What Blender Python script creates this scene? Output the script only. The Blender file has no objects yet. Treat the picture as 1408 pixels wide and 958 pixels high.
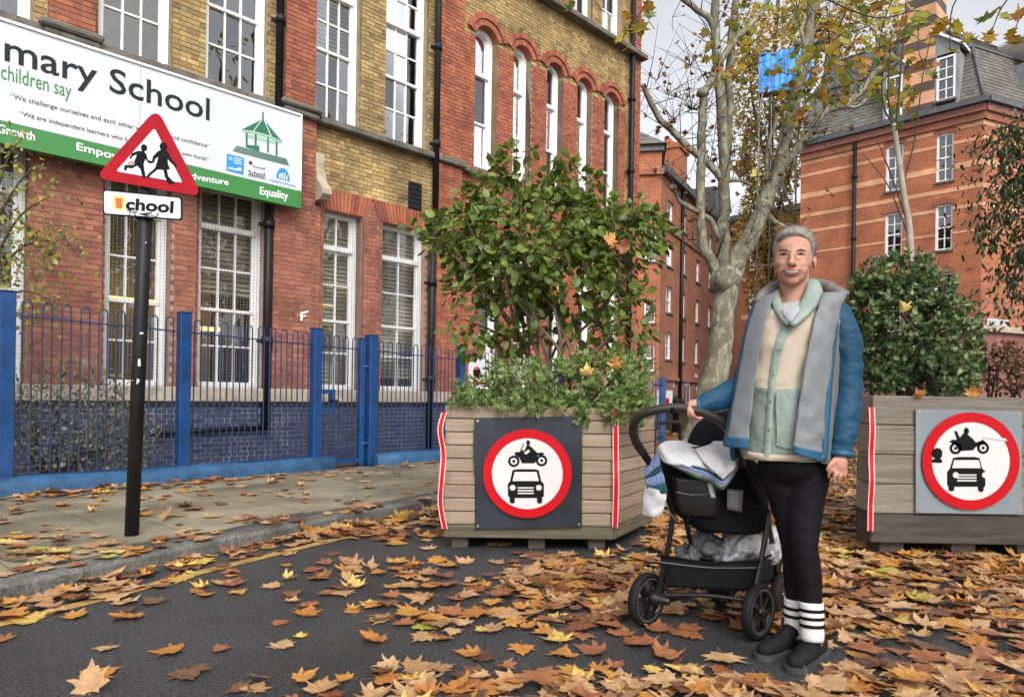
import bpy, bmesh, math, random
import numpy as np
from mathutils import Vector, Matrix, Euler, noise
from mathutils.bvhtree import BVHTree

random.seed(7)
RNG = np.random.default_rng(7)
SC = bpy.context.scene
COL = SC.collection
rad = math.radians

# ------------------------------------------------------------------ camera
FPX, CXP, HYP, ROLL = 950.0, 704.0, 543.0, rad(0.92)
cr, sr = math.cos(ROLL), math.sin(ROLL)
cam_d = bpy.data.cameras.new('camera')
cam_d.sensor_width = 36.0
cam_d.lens = FPX / 1408 * 36
cam_d.shift_y = 64 / 1408
cam_d.clip_start = 0.05
cam_d.clip_end = 2000
cam = bpy.data.objects.new('camera', cam_d)
COL.objects.link(cam)
cam.matrix_world = Matrix(((cr, -sr, 0, 0), (0, 0, -1, 0), (sr, cr, 0, 1.0), (0, 0, 0, 1)))
SC.camera = cam

# ------------------------------------------------------------------ light
SC.view_settings.view_transform = 'Standard'
SC.view_settings.look = 'None'
SC.view_settings.exposure = 0.42
SC.view_settings.gamma = 1.0
SUN_EL, SUN_AZ = rad(42), rad(165)      # azimuth clockwise from +Y
world = bpy.data.worlds.new('World')
SC.world = world
world.use_nodes = True
wn, wl = world.node_tree.nodes, world.node_tree.links
wn.clear()
w_out = wn.new('ShaderNodeOutputWorld')
w_bg = wn.new('ShaderNodeBackground')
w_bg.inputs['Strength'].default_value = 0.15
w_sky = wn.new('ShaderNodeTexSky')
w_sky.sky_type = 'NISHITA'
w_sky.sun_disc = False
w_sky.sun_elevation = SUN_EL
w_sky.sun_rotation = SUN_AZ
w_sky.dust_density = 3.0
w_hsv = wn.new('ShaderNodeHueSaturation')
w_hsv.inputs['Saturation'].default_value = 0.16
w_hsv.inputs['Value'].default_value = 1.35
w_tc = wn.new('ShaderNodeTexCoord')
w_nz = wn.new('ShaderNodeTexNoise')
w_nz.inputs['Scale'].default_value = 2.2
w_nz.inputs['Detail'].default_value = 5
w_mr = wn.new('ShaderNodeMapRange')
w_mr.inputs['From Min'].default_value = 0.3
w_mr.inputs['From Max'].default_value = 0.7
w_mr.inputs['To Min'].default_value = 0.86
w_mr.inputs['To Max'].default_value = 1.14
w_mx = wn.new('ShaderNodeVectorMath')
w_mx.operation = 'SCALE'
wl.new(w_tc.outputs['Generated'], w_nz.inputs['Vector'])
wl.new(w_nz.outputs['Fac'], w_mr.inputs['Value'])
wl.new(w_sky.outputs[0], w_hsv.inputs['Color'])
wl.new(w_hsv.outputs[0], w_mx.inputs[0])
wl.new(w_mr.outputs[0], w_mx.inputs['Scale'])
wl.new(w_mx.outputs[0], w_bg.inputs['Color'])
wl.new(w_bg.outputs[0], w_out.inputs['Surface'])
sun_d = bpy.data.lights.new('sun', 'SUN')
sun_d.energy = 1.1
sun_d.angle = rad(25)
sun_d.color = (1.0, 0.96, 0.9)
sun = bpy.data.objects.new('sun', sun_d)
COL.objects.link(sun)
sdir = Vector((math.sin(SUN_AZ) * math.cos(SUN_EL), math.cos(SUN_AZ) * math.cos(SUN_EL), math.sin(SUN_EL)))
sun.rotation_euler = sdir.to_track_quat('Z', 'Y').to_euler()
sun.location = (0, -10, 30)

# ------------------------------------------------------------------ picture geometry
CAM = Vector((0, 0, 1.0))

def ray(px, py):
    u, v = (px - CXP) / FPX, -(py - HYP) / FPX
    return Vector((u * cr - v * sr, 1.0, u * sr + v * cr))

def P(px, py, Y):
    return CAM + ray(px, py) * Y

def G(px, py, z=0.0):
    r = ray(px, py)
    return CAM + r * ((z - 1.0) / r.z)

class Plane:
    """a plane in the place with two unit axes; hit() gives the point of it seen at a pixel"""
    def __init__(s, o, ex, ey=None):
        s.o = Vector(o); s.ex = Vector(ex).normalized()
        s.ey = Vector(ey).normalized() if ey is not None else Vector((0, 0, 1))
        s.ey = (s.ey - s.ex * s.ey.dot(s.ex)).normalized()
        s.n = s.ex.cross(s.ey).normalized()
        if s.n.dot(CAM - s.o) < 0: s.n = -s.n
    def hit(s, px, py, off=0.0):
        r = ray(px, py); o = s.o + s.n * off
        return CAM + r * ((o - CAM).dot(s.n) / r.dot(s.n))
    def uv(s, px, py, off=0.0):
        q = s.hit(px, py, off) - s.o
        return q.dot(s.ex), q.dot(s.ey)
    def at(s, a, b, off=0.0):
        return s.o + s.ex * a + s.ey * b + s.n * off

# ------------------------------------------------------------------ objects
def tag(o, label=None, cat=None, group=None, kind=None):
    if label: o['label'] = label
    if cat: o['category'] = cat
    if group: o['group'] = group
    if kind: o['kind'] = kind
    return o

def thing(name, label, cat, loc=(0, 0, 0), rz=0.0, group=None):
    o = bpy.data.objects.new(name, None)
    o.empty_display_size = 0.2
    COL.objects.link(o)
    o.location = loc; o.rotation_euler = (0, 0, rz)
    o['_m'] = 1
    del o['_m']
    return tag(o, label, cat, group)

def frame_of(o):
    return Matrix.Translation(o.location) @ o.rotation_euler.to_matrix().to_4x4()

def link(name, me, parent=None, world=False):
    """link a mesh; world=True: its coordinates are world coordinates and the thing is an Empty"""
    o = bpy.data.objects.new(name, me)
    COL.objects.link(o)
    if parent is not None:
        o.parent = parent
        if world:
            top = parent
            while top.parent is not None: top = top.parent
            if parent.type == 'EMPTY' or parent.parent is None:
                o.matrix_parent_inverse = frame_of(top).inverted()
            # a sub-part of a world-built part shares its part's space
    return o

class MB:
    """collects faces, then becomes one mesh object"""
    def __init__(s): s.v = []; s.f = []; s.m = []; s.sm = []
    def add(s, vs, fs, mi=0, smooth=False):
        b = len(s.v); s.v.extend([tuple(v) for v in vs])
        for f in fs:
            s.f.append(tuple(b + i for i in f)); s.m.append(mi); s.sm.append(smooth)
        return s
    def box(s, c, d, R=None, mi=0):
        c = Vector(c); hx, hy, hz = d[0] / 2, d[1] / 2, d[2] / 2
        vs = [Vector((x, y, z)) for x in (-hx, hx) for y in (-hy, hy) for z in (-hz, hz)]
        if R is not None: vs = [R @ v for v in vs]
        return s.add([c + v for v in vs], [(0, 1, 3, 2), (4, 6, 7, 5), (0, 4, 5, 1), (2, 3, 7, 6), (0, 2, 6, 4), (1, 5, 7, 3)], mi)
    def bx(s, x0, x1, y0, y1, z0, z1, mi=0):
        return s.box(((x0 + x1) / 2, (y0 + y1) / 2, (z0 + z1) / 2), (abs(x1 - x0), abs(y1 - y0), abs(z1 - z0)), None, mi)
    def bbox(s, x0, x1, y0, y1, z0, z1, b=0.006, mi=0):
        """box with its edges chamfered"""
        vs, fs = [], []
        lo, hi = (x0, y0, z0), (x1, y1, z1)
        idx = {}
        for sx in (0, 1):
            for sy in (0, 1):
                for sz in (0, 1):
                    c = [hi[k] if q else lo[k] for k, q in enumerate((sx, sy, sz))]
                    d = [-b if q else b for q in (sx, sy, sz)]
                    for ax in range(3):
                        p = [c[k] + (0 if k == ax else d[k]) for k in range(3)]
                        idx[(sx, sy, sz, ax)] = len(vs); vs.append(p)
        for ax in range(3):
            o = [k for k in range(3) if k != ax]
            for q in (0, 1):
                lp = []
                for (p1, p2) in ((0, 0), (1, 0), (1, 1), (0, 1)):
                    t = [0, 0, 0]; t[ax] = q; t[o[0]] = p1; t[o[1]] = p2
                    lp.append(idx[(t[0], t[1], t[2], ax)])
                fs.append(tuple(lp))
            for (q1, q2) in ((0, 0), (0, 1), (1, 0), (1, 1)):
                t0 = [0, 0, 0]; t1 = [0, 0, 0]
                t0[o[0]] = t1[o[0]] = q1; t0[o[1]] = t1[o[1]] = q2; t1[ax] = 1
                fs.append((idx[(*t0, o[0])], idx[(*t1, o[0])], idx[(*t1, o[1])], idx[(*t0, o[1])]))
        for sx in (0, 1):
            for sy in (0, 1):
                for sz in (0, 1):
                    fs.append(tuple(idx[(sx, sy, sz, k)] for k in range(3)))
        return s.add(vs, fs, mi)
    def tube(s, pts, r, n=8, mi=0, caps=True, closed=False, smooth=True, flat=None):
        pts = [Vector(p) for p in pts]
        m = len(pts)
        rs = r if hasattr(r, '__len__') else [r] * m
        vs, fs = [], []
        prev = None
        for i, p in enumerate(pts):
            if closed: t = pts[(i + 1) % m] - pts[i - 1]
            else: t = pts[min(i + 1, m - 1)] - pts[max(i - 1, 0)]
            if t.length < 1e-9: t = Vector((0, 0, 1))
            t.normalize()
            if prev is None:
                a = Vector((0, 0, 1)) if abs(t.z) < 0.9 else Vector((1, 0, 0))
                u = t.cross(a).normalized()
            else:
                u = (prev - t * prev.dot(t)).normalized()
            prev = u; w = t.cross(u)
            for k in range(n):
                a = 2 * math.pi * k / n
                vs.append(p + (u * math.cos(a) + w * math.sin(a)) * rs[i])
        for i in range(m if closed else m - 1):
            j = (i + 1) % m
            for k in range(n):
                fs.append((i * n + k, i * n + (k + 1) % n, j * n + (k + 1) % n, j * n + k))
        s.add(vs, fs, mi, smooth)
        if caps and not closed:
            b = len(s.v) - len(vs)
            s.f.append(tuple(b + k for k in reversed(range(n)))); s.m.append(mi); s.sm.append(False)
            s.f.append(tuple(b + (m - 1) * n + k for k in range(n))); s.m.append(mi); s.sm.append(False)
        return s
    def prism(s, poly, d, mi=0):
        """polygon of 3-D points pushed along vector d"""
        n = len(poly); a = [Vector(p) for p in poly]; d = Vector(d)
        vs = a + [p + d for p in a]
        fs = [tuple(range(n)), tuple(range(2 * n - 1, n - 1, -1))]
        fs += [(i, i + n, (i + 1) % n + n, (i + 1) % n) for i in range(n)]
        return s.add(vs, fs, mi)
    def ring(s, pl, a, b, r0, r1, off, th, n=64, mi=0):
        """flat ring (or disc when r0 = 0) on a plane, standing th proud of off"""
        vs, fs = [], []
        rr = [r0, r1] if r0 > 0 else [r1]
        for q in rr:
            for h in (off, off + th):
                for k in range(n):
                    t = 2 * math.pi * k / n
                    vs.append(pl.at(a + q * math.cos(t), b + q * math.sin(t), h))
        if r0 > 0:
            for k in range(n):
                j = (k + 1) % n
                fs += [(n + k, n + j, 3 * n + j, 3 * n + k), (2 * n + k, 2 * n + j, 3 * n + j, 3 * n + k), (k, j, n + j, n + k)]
        else:
            fs.append(tuple(n + k for k in range(n)))
            for k in range(n):
                j = (k + 1) % n
                fs.append((k, j, n + j, n + k))
        return s.add(vs, fs, mi)
    def ellip(s, c, r, R=None, nu=20, nv=12, mi=0):
        c = Vector(c); vs, fs = [], []
        for i in range(nv + 1):
            th = math.pi * i / nv
            for k in range(nu):
                a = 2 * math.pi * k / nu
                v = Vector((r[0] * math.sin(th) * math.cos(a), r[1] * math.sin(th) * math.sin(a), r[2] * math.cos(th)))
                vs.append(c + (R @ v if R is not None else v))
        for i in range(nv):
            for k in range(nu):
                fs.append((i * nu + k, (i + 1) * nu + k, (i + 1) * nu + (k + 1) % nu, i * nu + (k + 1) % nu))
        return s.add(vs, fs, mi, True)
    def limb(s, pts, rs, n=16, sub=6):
        """smooth round limb through pts with rounded ends (for remeshing)"""
        pp, rr = smooth_path(pts, rs, sub)
        d0 = (pp[0] - pp[1]).normalized(); d1 = (pp[-1] - pp[-2]).normalized()
        A, B = [], []
        for k in (0.98, 0.85, 0.6, 0.3):
            A.append((pp[0] + d0 * rr[0] * k, rr[0] * math.sqrt(1 - k * k)))
            B.append((pp[-1] + d1 * rr[-1] * k, rr[-1] * math.sqrt(1 - k * k)))
        B.reverse()
        full = A + list(zip(pp, rr)) + B
        return s.tube([q[0] for q in full], [max(q[1], 1e-4) for q in full], n)
    def loft(s, rings, mi=0, closed=True, caps=False, smooth=True):
        n = len(rings[0]); vs = [p for r in rings for p in r]; fs = []
        for i in range(len(rings) - 1):
            for k in range(n if closed else n - 1):
                j = (k + 1) % n
                fs.append((i * n + k, i * n + j, (i + 1) * n + j, (i + 1) * n + k))
        if caps:
            fs.append(tuple(range(n))); fs.append(tuple((len(rings) - 1) * n + k for k in range(n)))
        return s.add(vs, fs, mi, smooth)
    def mesh(s, name, mats):
        me = bpy.data.meshes.new(name)
        me.from_pydata(s.v, [], s.f)
        for m in (mats if isinstance(mats, (list, tuple)) else [mats]): me.materials.append(m)
        if s.f:
            me.polygons.foreach_set('material_index', s.m)
            me.polygons.foreach_set('use_smooth', s.sm)
        fix = bmesh.new(); fix.from_mesh(me)
        bmesh.ops.recalc_face_normals(fix, faces=fix.faces)
        fix.to_mesh(me); fix.free()
        me.update()
        return me
    def build(s, name, mats, parent=None, world=False, label=None):
        o = link(name, s.mesh(name, mats), parent, world)
        if label: o['label'] = label
        return o

def smooth_path(pts, rs=None, sub=6):
    """Catmull-Rom through points (and radii)"""
    pts = [Vector(p) for p in pts]; n = len(pts)
    rs = list(rs) if rs is not None else [1.0] * n
    op, orr = [], []
    for i in range(n - 1):
        p0 = pts[max(i - 1, 0)]; p1 = pts[i]; p2 = pts[i + 1]; p3 = pts[min(i + 2, n - 1)]
        for k in range(sub):
            t = k / sub; t2 = t * t; t3 = t2 * t
            op.append(0.5 * ((2 * p1) + (p2 - p0) * t + (2 * p0 - 5 * p1 + 4 * p2 - p3) * t2 + (3 * p1 - p0 - 3 * p2 + p3) * t3))
            orr.append(rs[i] * (1 - t) + rs[i + 1] * t)
    op.append(pts[-1]); orr.append(rs[-1])
    return op, orr

def mesh_np(name, V, F, mats, mi=None, smooth=False):
    me = bpy.data.meshes.new(name)
    V = np.asarray(V, dtype=np.float32); F = np.asarray(F, dtype=np.int32)
    k = F.shape[1]
    me.vertices.add(len(V)); me.vertices.foreach_set('co', V.ravel())
    me.loops.add(F.size); me.loops.foreach_set('vertex_index', F.ravel())
    me.polygons.add(len(F))
    me.polygons.foreach_set('loop_start', np.arange(0, F.size, k, dtype=np.int32))
    me.polygons.foreach_set('loop_total', np.full(len(F), k, dtype=np.int32))
    for m in (mats if isinstance(mats, (list, tuple)) else [mats]): me.materials.append(m)
    if mi is not None: me.polygons.foreach_set('material_index', np.asarray(mi, dtype=np.int32))
    me.polygons.foreach_set('use_smooth', np.full(len(F), smooth, dtype=bool))
    me.update(calc_edges=True); me.validate()
    return me

def remesh(mb, voxel, smooth=6, factor=0.5):
    """join overlapping closed shapes into one continuous surface"""
    me = mb.mesh('tmp', [])
    o = bpy.data.objects.new('tmp', me); COL.objects.link(o)
    m = o.modifiers.new('r', 'REMESH'); m.mode = 'VOXEL'; m.voxel_size = voxel
    if smooth:
        q = o.modifiers.new('s', 'SMOOTH'); q.iterations = smooth; q.factor = factor
    dg = bpy.context.evaluated_depsgraph_get()
    out = bpy.data.meshes.new_from_object(o.evaluated_get(dg))
    bpy.data.objects.remove(o); bpy.data.meshes.remove(me)
    out.polygons.foreach_set('use_smooth', np.ones(len(out.polygons), dtype=bool))
    return out

def co_of(me):
    a = np.empty(len(me.vertices) * 3, dtype=np.float32); me.vertices.foreach_get('co', a)
    return a.reshape(-1, 3)

def set_co(me, a):
    me.vertices.foreach_set('co', np.asarray(a, dtype=np.float32).ravel()); me.update()

def wrinkle(me, amp, scale, stretch=(1, 1, 1), seed=0.0):
    co = co_of(me); nr = np.empty_like(co).ravel(); me.vertices.foreach_get('normal', nr); nr = nr.reshape(-1, 3)
    d = np.array([noise.noise(Vector((c[0] * scale * stretch[0] + seed, c[1] * scale * stretch[1], c[2] * scale * stretch[2]))) for c in co])
    d2 = np.array([noise.noise(Vector((c[0] * scale * 2.3 * stretch[0], c[1] * scale * 2.3 * stretch[1] + seed, c[2] * scale * 2.3 * stretch[2]))) for c in co])
    set_co(me, co + nr * ((d + 0.5 * d2) * amp)[:, None])

# ------------------------------------------------------------------ materials
def lin(c):
    return tuple((x / 12.92 if x <= 0.04045 else ((x + 0.055) / 1.055) ** 2.4) for x in c)

def hexc(h):
    return lin(tuple(int(h[i:i + 2], 16) / 255 for i in (0, 2, 4)))

def pmat(name, col, rough=0.6, var=0.2, scale=6.0, bump=0.0, bscale=80.0, metal=0.0, spec=0.5, pal=None,
         rvar=0.0, stretch=None, transl=0.0, coat=0.0, fine=0.0, sheen=0.0):
    """procedural material. col linear rgb; pal: list of colours picked per island/object; var: noise mottling"""
    m = bpy.data.materials.new(name); m.use_nodes = True
    nt = m.node_tree; N, L = nt.nodes, nt.links
    N.clear()
    out = N.new('ShaderNodeOutputMaterial'); b = N.new('ShaderNodeBsdfPrincipled')
    b.inputs['Roughness'].default_value = rough; b.inputs['Metallic'].default_value = metal
    b.inputs['Specular IOR Level'].default_value = spec
    if coat: b.inputs['Coat Weight'].default_value = coat; b.inputs['Coat Roughness'].default_value = 0.15
    if sheen: b.inputs['Sheen Weight'].default_value = sheen
    geo = N.new('ShaderNodeNewGeometry')
    vec = geo.outputs['Position']
    if stretch:
        mp = N.new('ShaderNodeMapping'); mp.inputs['Scale'].default_value = stretch
        L.new(vec, mp.inputs['Vector']); vec = mp.outputs['Vector']
    def nz(sc, det=4.0, ro=0.6):
        t = N.new('ShaderNodeTexNoise'); t.inputs['Scale'].default_value = sc; t.inputs['Detail'].default_value = det
        t.inputs['Roughness'].default_value = ro
        L.new(vec, t.inputs['Vector']); return t.outputs['Fac']
    if pal:
        oi = N.new('ShaderNodeObjectInfo'); ad = N.new('ShaderNodeMath'); ad.operation = 'ADD'
        fr = N.new('ShaderNodeMath'); fr.operation = 'FRACT'
        L.new(geo.outputs['Random Per Island'], ad.inputs[0]); L.new(oi.outputs['Random'], ad.inputs[1]); L.new(ad.outputs[0], fr.inputs[0])
        rp = N.new('ShaderNodeValToRGB'); rp.color_ramp.interpolation = 'LINEAR'
        el = rp.color_ramp.elements
        while len(el) < len(pal): el.new(0.5)
        for i, c in enumerate(pal):
            el[i].position = i / max(1, len(pal) - 1); el[i].color = (*c, 1)
        L.new(fr.outputs[0], rp.inputs['Fac']); base = rp.outputs['Color']
    else:
        rg = N.new('ShaderNodeRGB'); rg.outputs[0].default_value = (*col, 1); base = rg.outputs[0]
    def mul(base, fac, lo, hi):
        mr = N.new('ShaderNodeMapRange'); mr.inputs['From Min'].default_value = 0.28; mr.inputs['From Max'].default_value = 0.72
        mr.inputs['To Min'].default_value = lo; mr.inputs['To Max'].default_value = hi
        L.new(fac, mr.inputs['Value'])
        v = N.new('ShaderNodeVectorMath'); v.operation = 'SCALE'
        L.new(base, v.inputs[0]); L.new(mr.outputs[0], v.inputs['Scale']); return v.outputs[0]
    if var: base = mul(base, nz(scale), 1 - var, 1 + var)
    if fine: base = mul(base, nz(bscale, 2.0), 1 - fine, 1 + fine)
    L.new(base, b.inputs['Base Color'])
    if rvar:
        mr = N.new('ShaderNodeMapRange'); mr.inputs['From Min'].default_value = 0.35; mr.inputs['From Max'].default_value = 0.65
        mr.inputs['To Min'].default_value = max(0.05, rough - rvar); mr.inputs['To Max'].default_value = min(1, rough + rvar)
        L.new(nz(scale * 0.37), mr.inputs['Value']); L.new(mr.outputs[0], b.inputs['Roughness'])
    if bump:
        bp = N.new('ShaderNodeBump'); bp.inputs['Strength'].default_value = bump; bp.inputs['Distance'].default_value = 0.01
        L.new(nz(bscale, 5.0), bp.inputs['Height']); L.new(bp.outputs[0], b.inputs['Normal'])
    if transl:
        tr = N.new('ShaderNodeBsdfTranslucent'); L.new(base, tr.inputs['Color'])
        mx = N.new('ShaderNodeMixShader'); mx.inputs[0].default_value = transl
        L.new(b.outputs[0], mx.inputs[1]); L.new(tr.outputs[0], mx.inputs[2]); L.new(mx.outputs[0], out.inputs['Surface'])
    else:
        L.new(b.outputs[0], out.inputs['Surface'])
    m['_bsdf'] = b.name
    return m

def glass_mat(name, tint=(0.75, 0.8, 0.8), refl=0.08, rough=0.01):
    """window pane: mirror reflection by angle over a see-through sheet"""
    m = bpy.data.materials.new(name); m.use_nodes = True
    N, L = m.node_tree.nodes, m.node_tree.links; N.clear()
    out = N.new('ShaderNodeOutputMaterial'); g = N.new('ShaderNodeBsdfGlossy'); g.inputs['Roughness'].default_value = rough
    g.inputs['Color'].default_value = (0.9, 0.92, 0.95, 1)
    t = N.new('ShaderNodeBsdfTransparent'); t.inputs['Color'].default_value = (*tint, 1)
    fz = N.new('ShaderNodeFresnel'); fz.inputs['IOR'].default_value = 1.5
    ad = N.new('ShaderNodeMath'); ad.operation = 'ADD'; ad.inputs[1].default_value = refl; ad.use_clamp = True
    nz = N.new('ShaderNodeTexNoise'); nz.inputs['Scale'].default_value = 1.7
    ge = N.new('ShaderNodeNewGeometry'); L.new(ge.outputs['Position'], nz.inputs['Vector'])
    bp = N.new('ShaderNodeBump'); bp.inputs['Strength'].default_value = 0.25; bp.inputs['Distance'].default_value = 0.02
    L.new(nz.outputs['Fac'], bp.inputs['Height']); L.new(bp.outputs[0], g.inputs['Normal'])
    mx = N.new('ShaderNodeMixShader')
    L.new(fz.outputs[0], ad.inputs[0]); L.new(ad.outputs[0], mx.inputs[0])
    L.new(t.outputs[0], mx.inputs[1]); L.new(g.outputs[0], mx.inputs[2]); L.new(mx.outputs[0], out.inputs['Surface'])
    return m

def emit_mat(name, col, s):
    m = bpy.data.materials.new(name); m.use_nodes = True
    N, L = m.node_tree.nodes, m.node_tree.links; N.clear()
    out = N.new('ShaderNodeOutputMaterial'); e = N.new('ShaderNodeEmission')
    e.inputs['Color'].default_value = (*col, 1); e.inputs['Strength'].default_value = s
    L.new(e.outputs[0], out.inputs['Surface']); return m

def brick_tex_mat(name, c1, c2, mortar, w, h, rough=0.85, off=0.5, msize=0.012):
    """masonry too far off to tell its bricks apart"""
    m = bpy.data.materials.new(name); m.use_nodes = True
    N, L = m.node_tree.nodes, m.node_tree.links; N.clear()
    out = N.new('ShaderNodeOutputMaterial'); b = N.new('ShaderNodeBsdfPrincipled'); b.inputs['Roughness'].default_value = rough
    tc = N.new('ShaderNodeTexCoord')
    sp = N.new('ShaderNodeSeparateXYZ'); L.new(tc.outputs['Object'], sp.inputs[0])
    ad = N.new('ShaderNodeMath'); ad.operation = 'ADD'; L.new(sp.outputs[0], ad.inputs[0]); L.new(sp.outputs[1], ad.inputs[1])
    cb = N.new('ShaderNodeCombineXYZ'); L.new(ad.outputs[0], cb.inputs[0]); L.new(sp.outputs[2], cb.inputs[1])
    t = N.new('ShaderNodeTexBrick'); t.inputs['Scale'].default_value = 1.0
    t.inputs['Brick Width'].default_value = w; t.inputs['Row Height'].default_value = h; t.inputs['Mortar Size'].default_value = msize
    t.inputs['Color1'].default_value = (*c1, 1); t.inputs['Color2'].default_value = (*c2, 1); t.inputs['Mortar'].default_value = (*mortar, 1)
    t.inputs['Bias'].default_value = -0.1
    L.new(cb.outputs[0], t.inputs['Vector'])
    nz = N.new('ShaderNodeTexNoise'); nz.inputs['Scale'].default_value = 1.3; nz.inputs['Detail'].default_value = 6; L.new(tc.outputs['Object'], nz.inputs['Vector'])
    mr = N.new('ShaderNodeMapRange'); mr.inputs['From Min'].default_value = 0.3; mr.inputs['From Max'].default_value = 0.7
    mr.inputs['To Min'].default_value = 0.72; mr.inputs['To Max'].default_value = 1.2; L.new(nz.outputs['Fac'], mr.inputs['Value'])
    v = N.new('ShaderNodeVectorMath'); v.operation = 'SCALE'; L.new(t.outputs['Color'], v.inputs[0]); L.new(mr.outputs[0], v.inputs['Scale'])
    L.new(v.outputs[0], b.inputs['Base Color'])
    bp = N.new('ShaderNodeBump'); bp.inputs['Strength'].default_value = 0.6; bp.inputs['Distance'].default_value = 0.01; bp.invert = True
    L.new(t.outputs['Fac'], bp.inputs['Height']); L.new(bp.outputs[0], b.inputs['Normal'])
    L.new(b.outputs[0], out.inputs['Surface']); return m

M = {}
M['asphalt'] = pmat('asphalt', (0.042, 0.042, 0.044), 0.55, 0.45, 0.9, 1.0, 80, rvar=0.25, fine=0.95)
M['slab'] = pmat('paving_stone', (0.2, 0.18, 0.14), 0.55, 0.5, 1.4, 0.25, 90, rvar=0.2, fine=0.12,
                 pal=[(0.165, 0.145, 0.1), (0.24, 0.205, 0.14), (0.19, 0.17, 0.12), (0.26, 0.225, 0.16), (0.18, 0.145, 0.095)])
M['joint'] = pmat('joint_grit', (0.06, 0.055, 0.045), 0.9, 0.3, 20)
M['kerb'] = pmat('kerb_granite', (0.13, 0.125, 0.115), 0.6, 0.5, 4, 0.8, 60, rvar=0.15, fine=0.45)
M['yline'] = pmat('worn_yellow_paint', (0.4, 0.25, 0.07), 0.7, 0.5, 14, 0.5, 160, fine=0.4)
M['mortar'] = pmat('mortar', (0.3, 0.23, 0.14), 0.9, 0.25, 4)
M['mortar_red'] = pmat('mortar_red', (0.4, 0.27, 0.2), 0.9, 0.25, 4)
M['mortar_blue'] = pmat('mortar_blue', (0.5, 0.49, 0.48), 0.9, 0.3, 4)
M['brick_red'] = pmat('red_brick', None, 0.8, 0.3, 3.0, 0.35, 90, fine=0.15,
    pal=[(0.28, 0.078, 0.042), (0.36, 0.11, 0.055), (0.23, 0.065, 0.042), (0.4, 0.135, 0.07), (0.31, 0.09, 0.048)])
M['brick_dull'] = pmat('dull_red_brick', None, 0.8, 0.3, 3.0, 0.35, 90, fine=0.15,
    pal=[(0.25, 0.085, 0.055), (0.32, 0.115, 0.072), (0.2, 0.068, 0.047), (0.36, 0.14, 0.088), (0.27, 0.095, 0.06)])
M['brick_yellow'] = pmat('yellow_stock_brick', None, 0.85, 0.45, 1.3, 0.4, 90, fine=0.2,
    pal=[(0.38, 0.26, 0.10), (0.31, 0.21, 0.085), (0.45, 0.32, 0.135), (0.24, 0.165, 0.07), (0.36, 0.245, 0.1), (0.18, 0.125, 0.06)])
M['brick_blue'] = pmat('glazed_blue_brick', None, 0.35, 0.25, 5.0, 0.15, 60,
    pal=[(0.04, 0.05, 0.1), (0.06, 0.072, 0.13), (0.035, 0.042, 0.075), (0.08, 0.09, 0.14)])
M['stone'] = pmat('weathered_stone', (0.4, 0.33, 0.25), 0.85, 0.35, 5, 0.3, 60, fine=0.15)
M['stone_dark'] = pmat('sooty_stone', (0.13, 0.115, 0.095), 0.85, 0.5, 5, 0.3, 60, fine=0.2)
M['white'] = pmat('white_paint', (0.84, 0.84, 0.83), 0.4, 0.07, 8, 0.08, 60)
M['white_sign'] = pmat('white_sign_face', (0.62, 0.64, 0.67), 0.35, 0.03, 3)
M['black_iron'] = pmat('black_cast_iron', (0.010, 0.010, 0.011), 0.5, 0.3, 8, 0.12, 50, spec=0.3)
M['blue'] = pmat('blue_gloss_paint', (0.005, 0.047, 0.165), 0.4, 0.32, 5, 0.2, 60, rvar=0.15, fine=0.12)
M['blue_bar'] = pmat('dark_blue_paint', (0.012, 0.032, 0.11), 0.45, 0.2, 6, 0.15, 60)
M['blue_kerb'] = pmat('worn_blue_masonry_paint', (0.02, 0.085, 0.19), 0.65, 0.45, 5, 0.4, 70, fine=0.12)
M['glass'] = glass_mat('window_glass', (0.7, 0.74, 0.72), 0.1)
M['glass_hi'] = glass_mat('upper_window_glass', (0.55, 0.6, 0.6), 0.12)
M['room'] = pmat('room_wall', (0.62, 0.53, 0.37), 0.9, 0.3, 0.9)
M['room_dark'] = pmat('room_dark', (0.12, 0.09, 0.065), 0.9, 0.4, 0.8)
M['blind'] = pmat('window_blind', (0.66, 0.6, 0.45), 0.8, 0.15, 2)
M['lamp'] = emit_mat('lit_tube', (1.0, 0.68, 0.25), 2.2)
M['mesh'] = pmat('wire_mesh', (0.24, 0.225, 0.2), 0.6, 0.2, 5)
M['red'] = pmat('sign_red', (0.48, 0.006, 0.012), 0.45, 0.06, 6, spec=0.15)
M['red_dull'] = pmat('faded_sign_red', (0.36, 0.008, 0.018), 0.5, 0.12, 8, spec=0.15)
M['black'] = pmat('sign_black', (0.007, 0.007, 0.008), 0.5, 0.1, 6, spec=0.12)
M['green'] = pmat('board_green', (0.045, 0.22, 0.055), 0.4, 0.05, 3)
M['green_dk'] = pmat('logo_green', (0.02, 0.16, 0.085), 0.45, 0.05, 3)
M['green_lt'] = pmat('logo_pale_green', (0.33, 0.55, 0.42), 0.45, 0.05, 3)
M['cyan'] = pmat('logo_blue', (0.02, 0.27, 0.66), 0.4, 0.05, 3)
M['ink'] = pmat('lettering_grey', (0.022, 0.024, 0.029), 0.5, 0.05, 3, spec=0.15)

# ------------------------------------------------------------------ lettering
def text_mesh(body, bold=0.0, extrude=0.0):
    cu = bpy.data.curves.new('t', 'FONT'); cu.body = body; cu.size = 1.0; cu.resolution_u = 3
    cu.offset = bold; cu.extrude = extrude
    o = bpy.data.objects.new('t', cu); COL.objects.link(o)
    dg = bpy.context.evaluated_depsgraph_get()
    me = bpy.data.meshes.new_from_object(o.evaluated_get(dg))
    bpy.data.objects.remove(o); bpy.data.curves.remove(cu)
    return me

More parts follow.
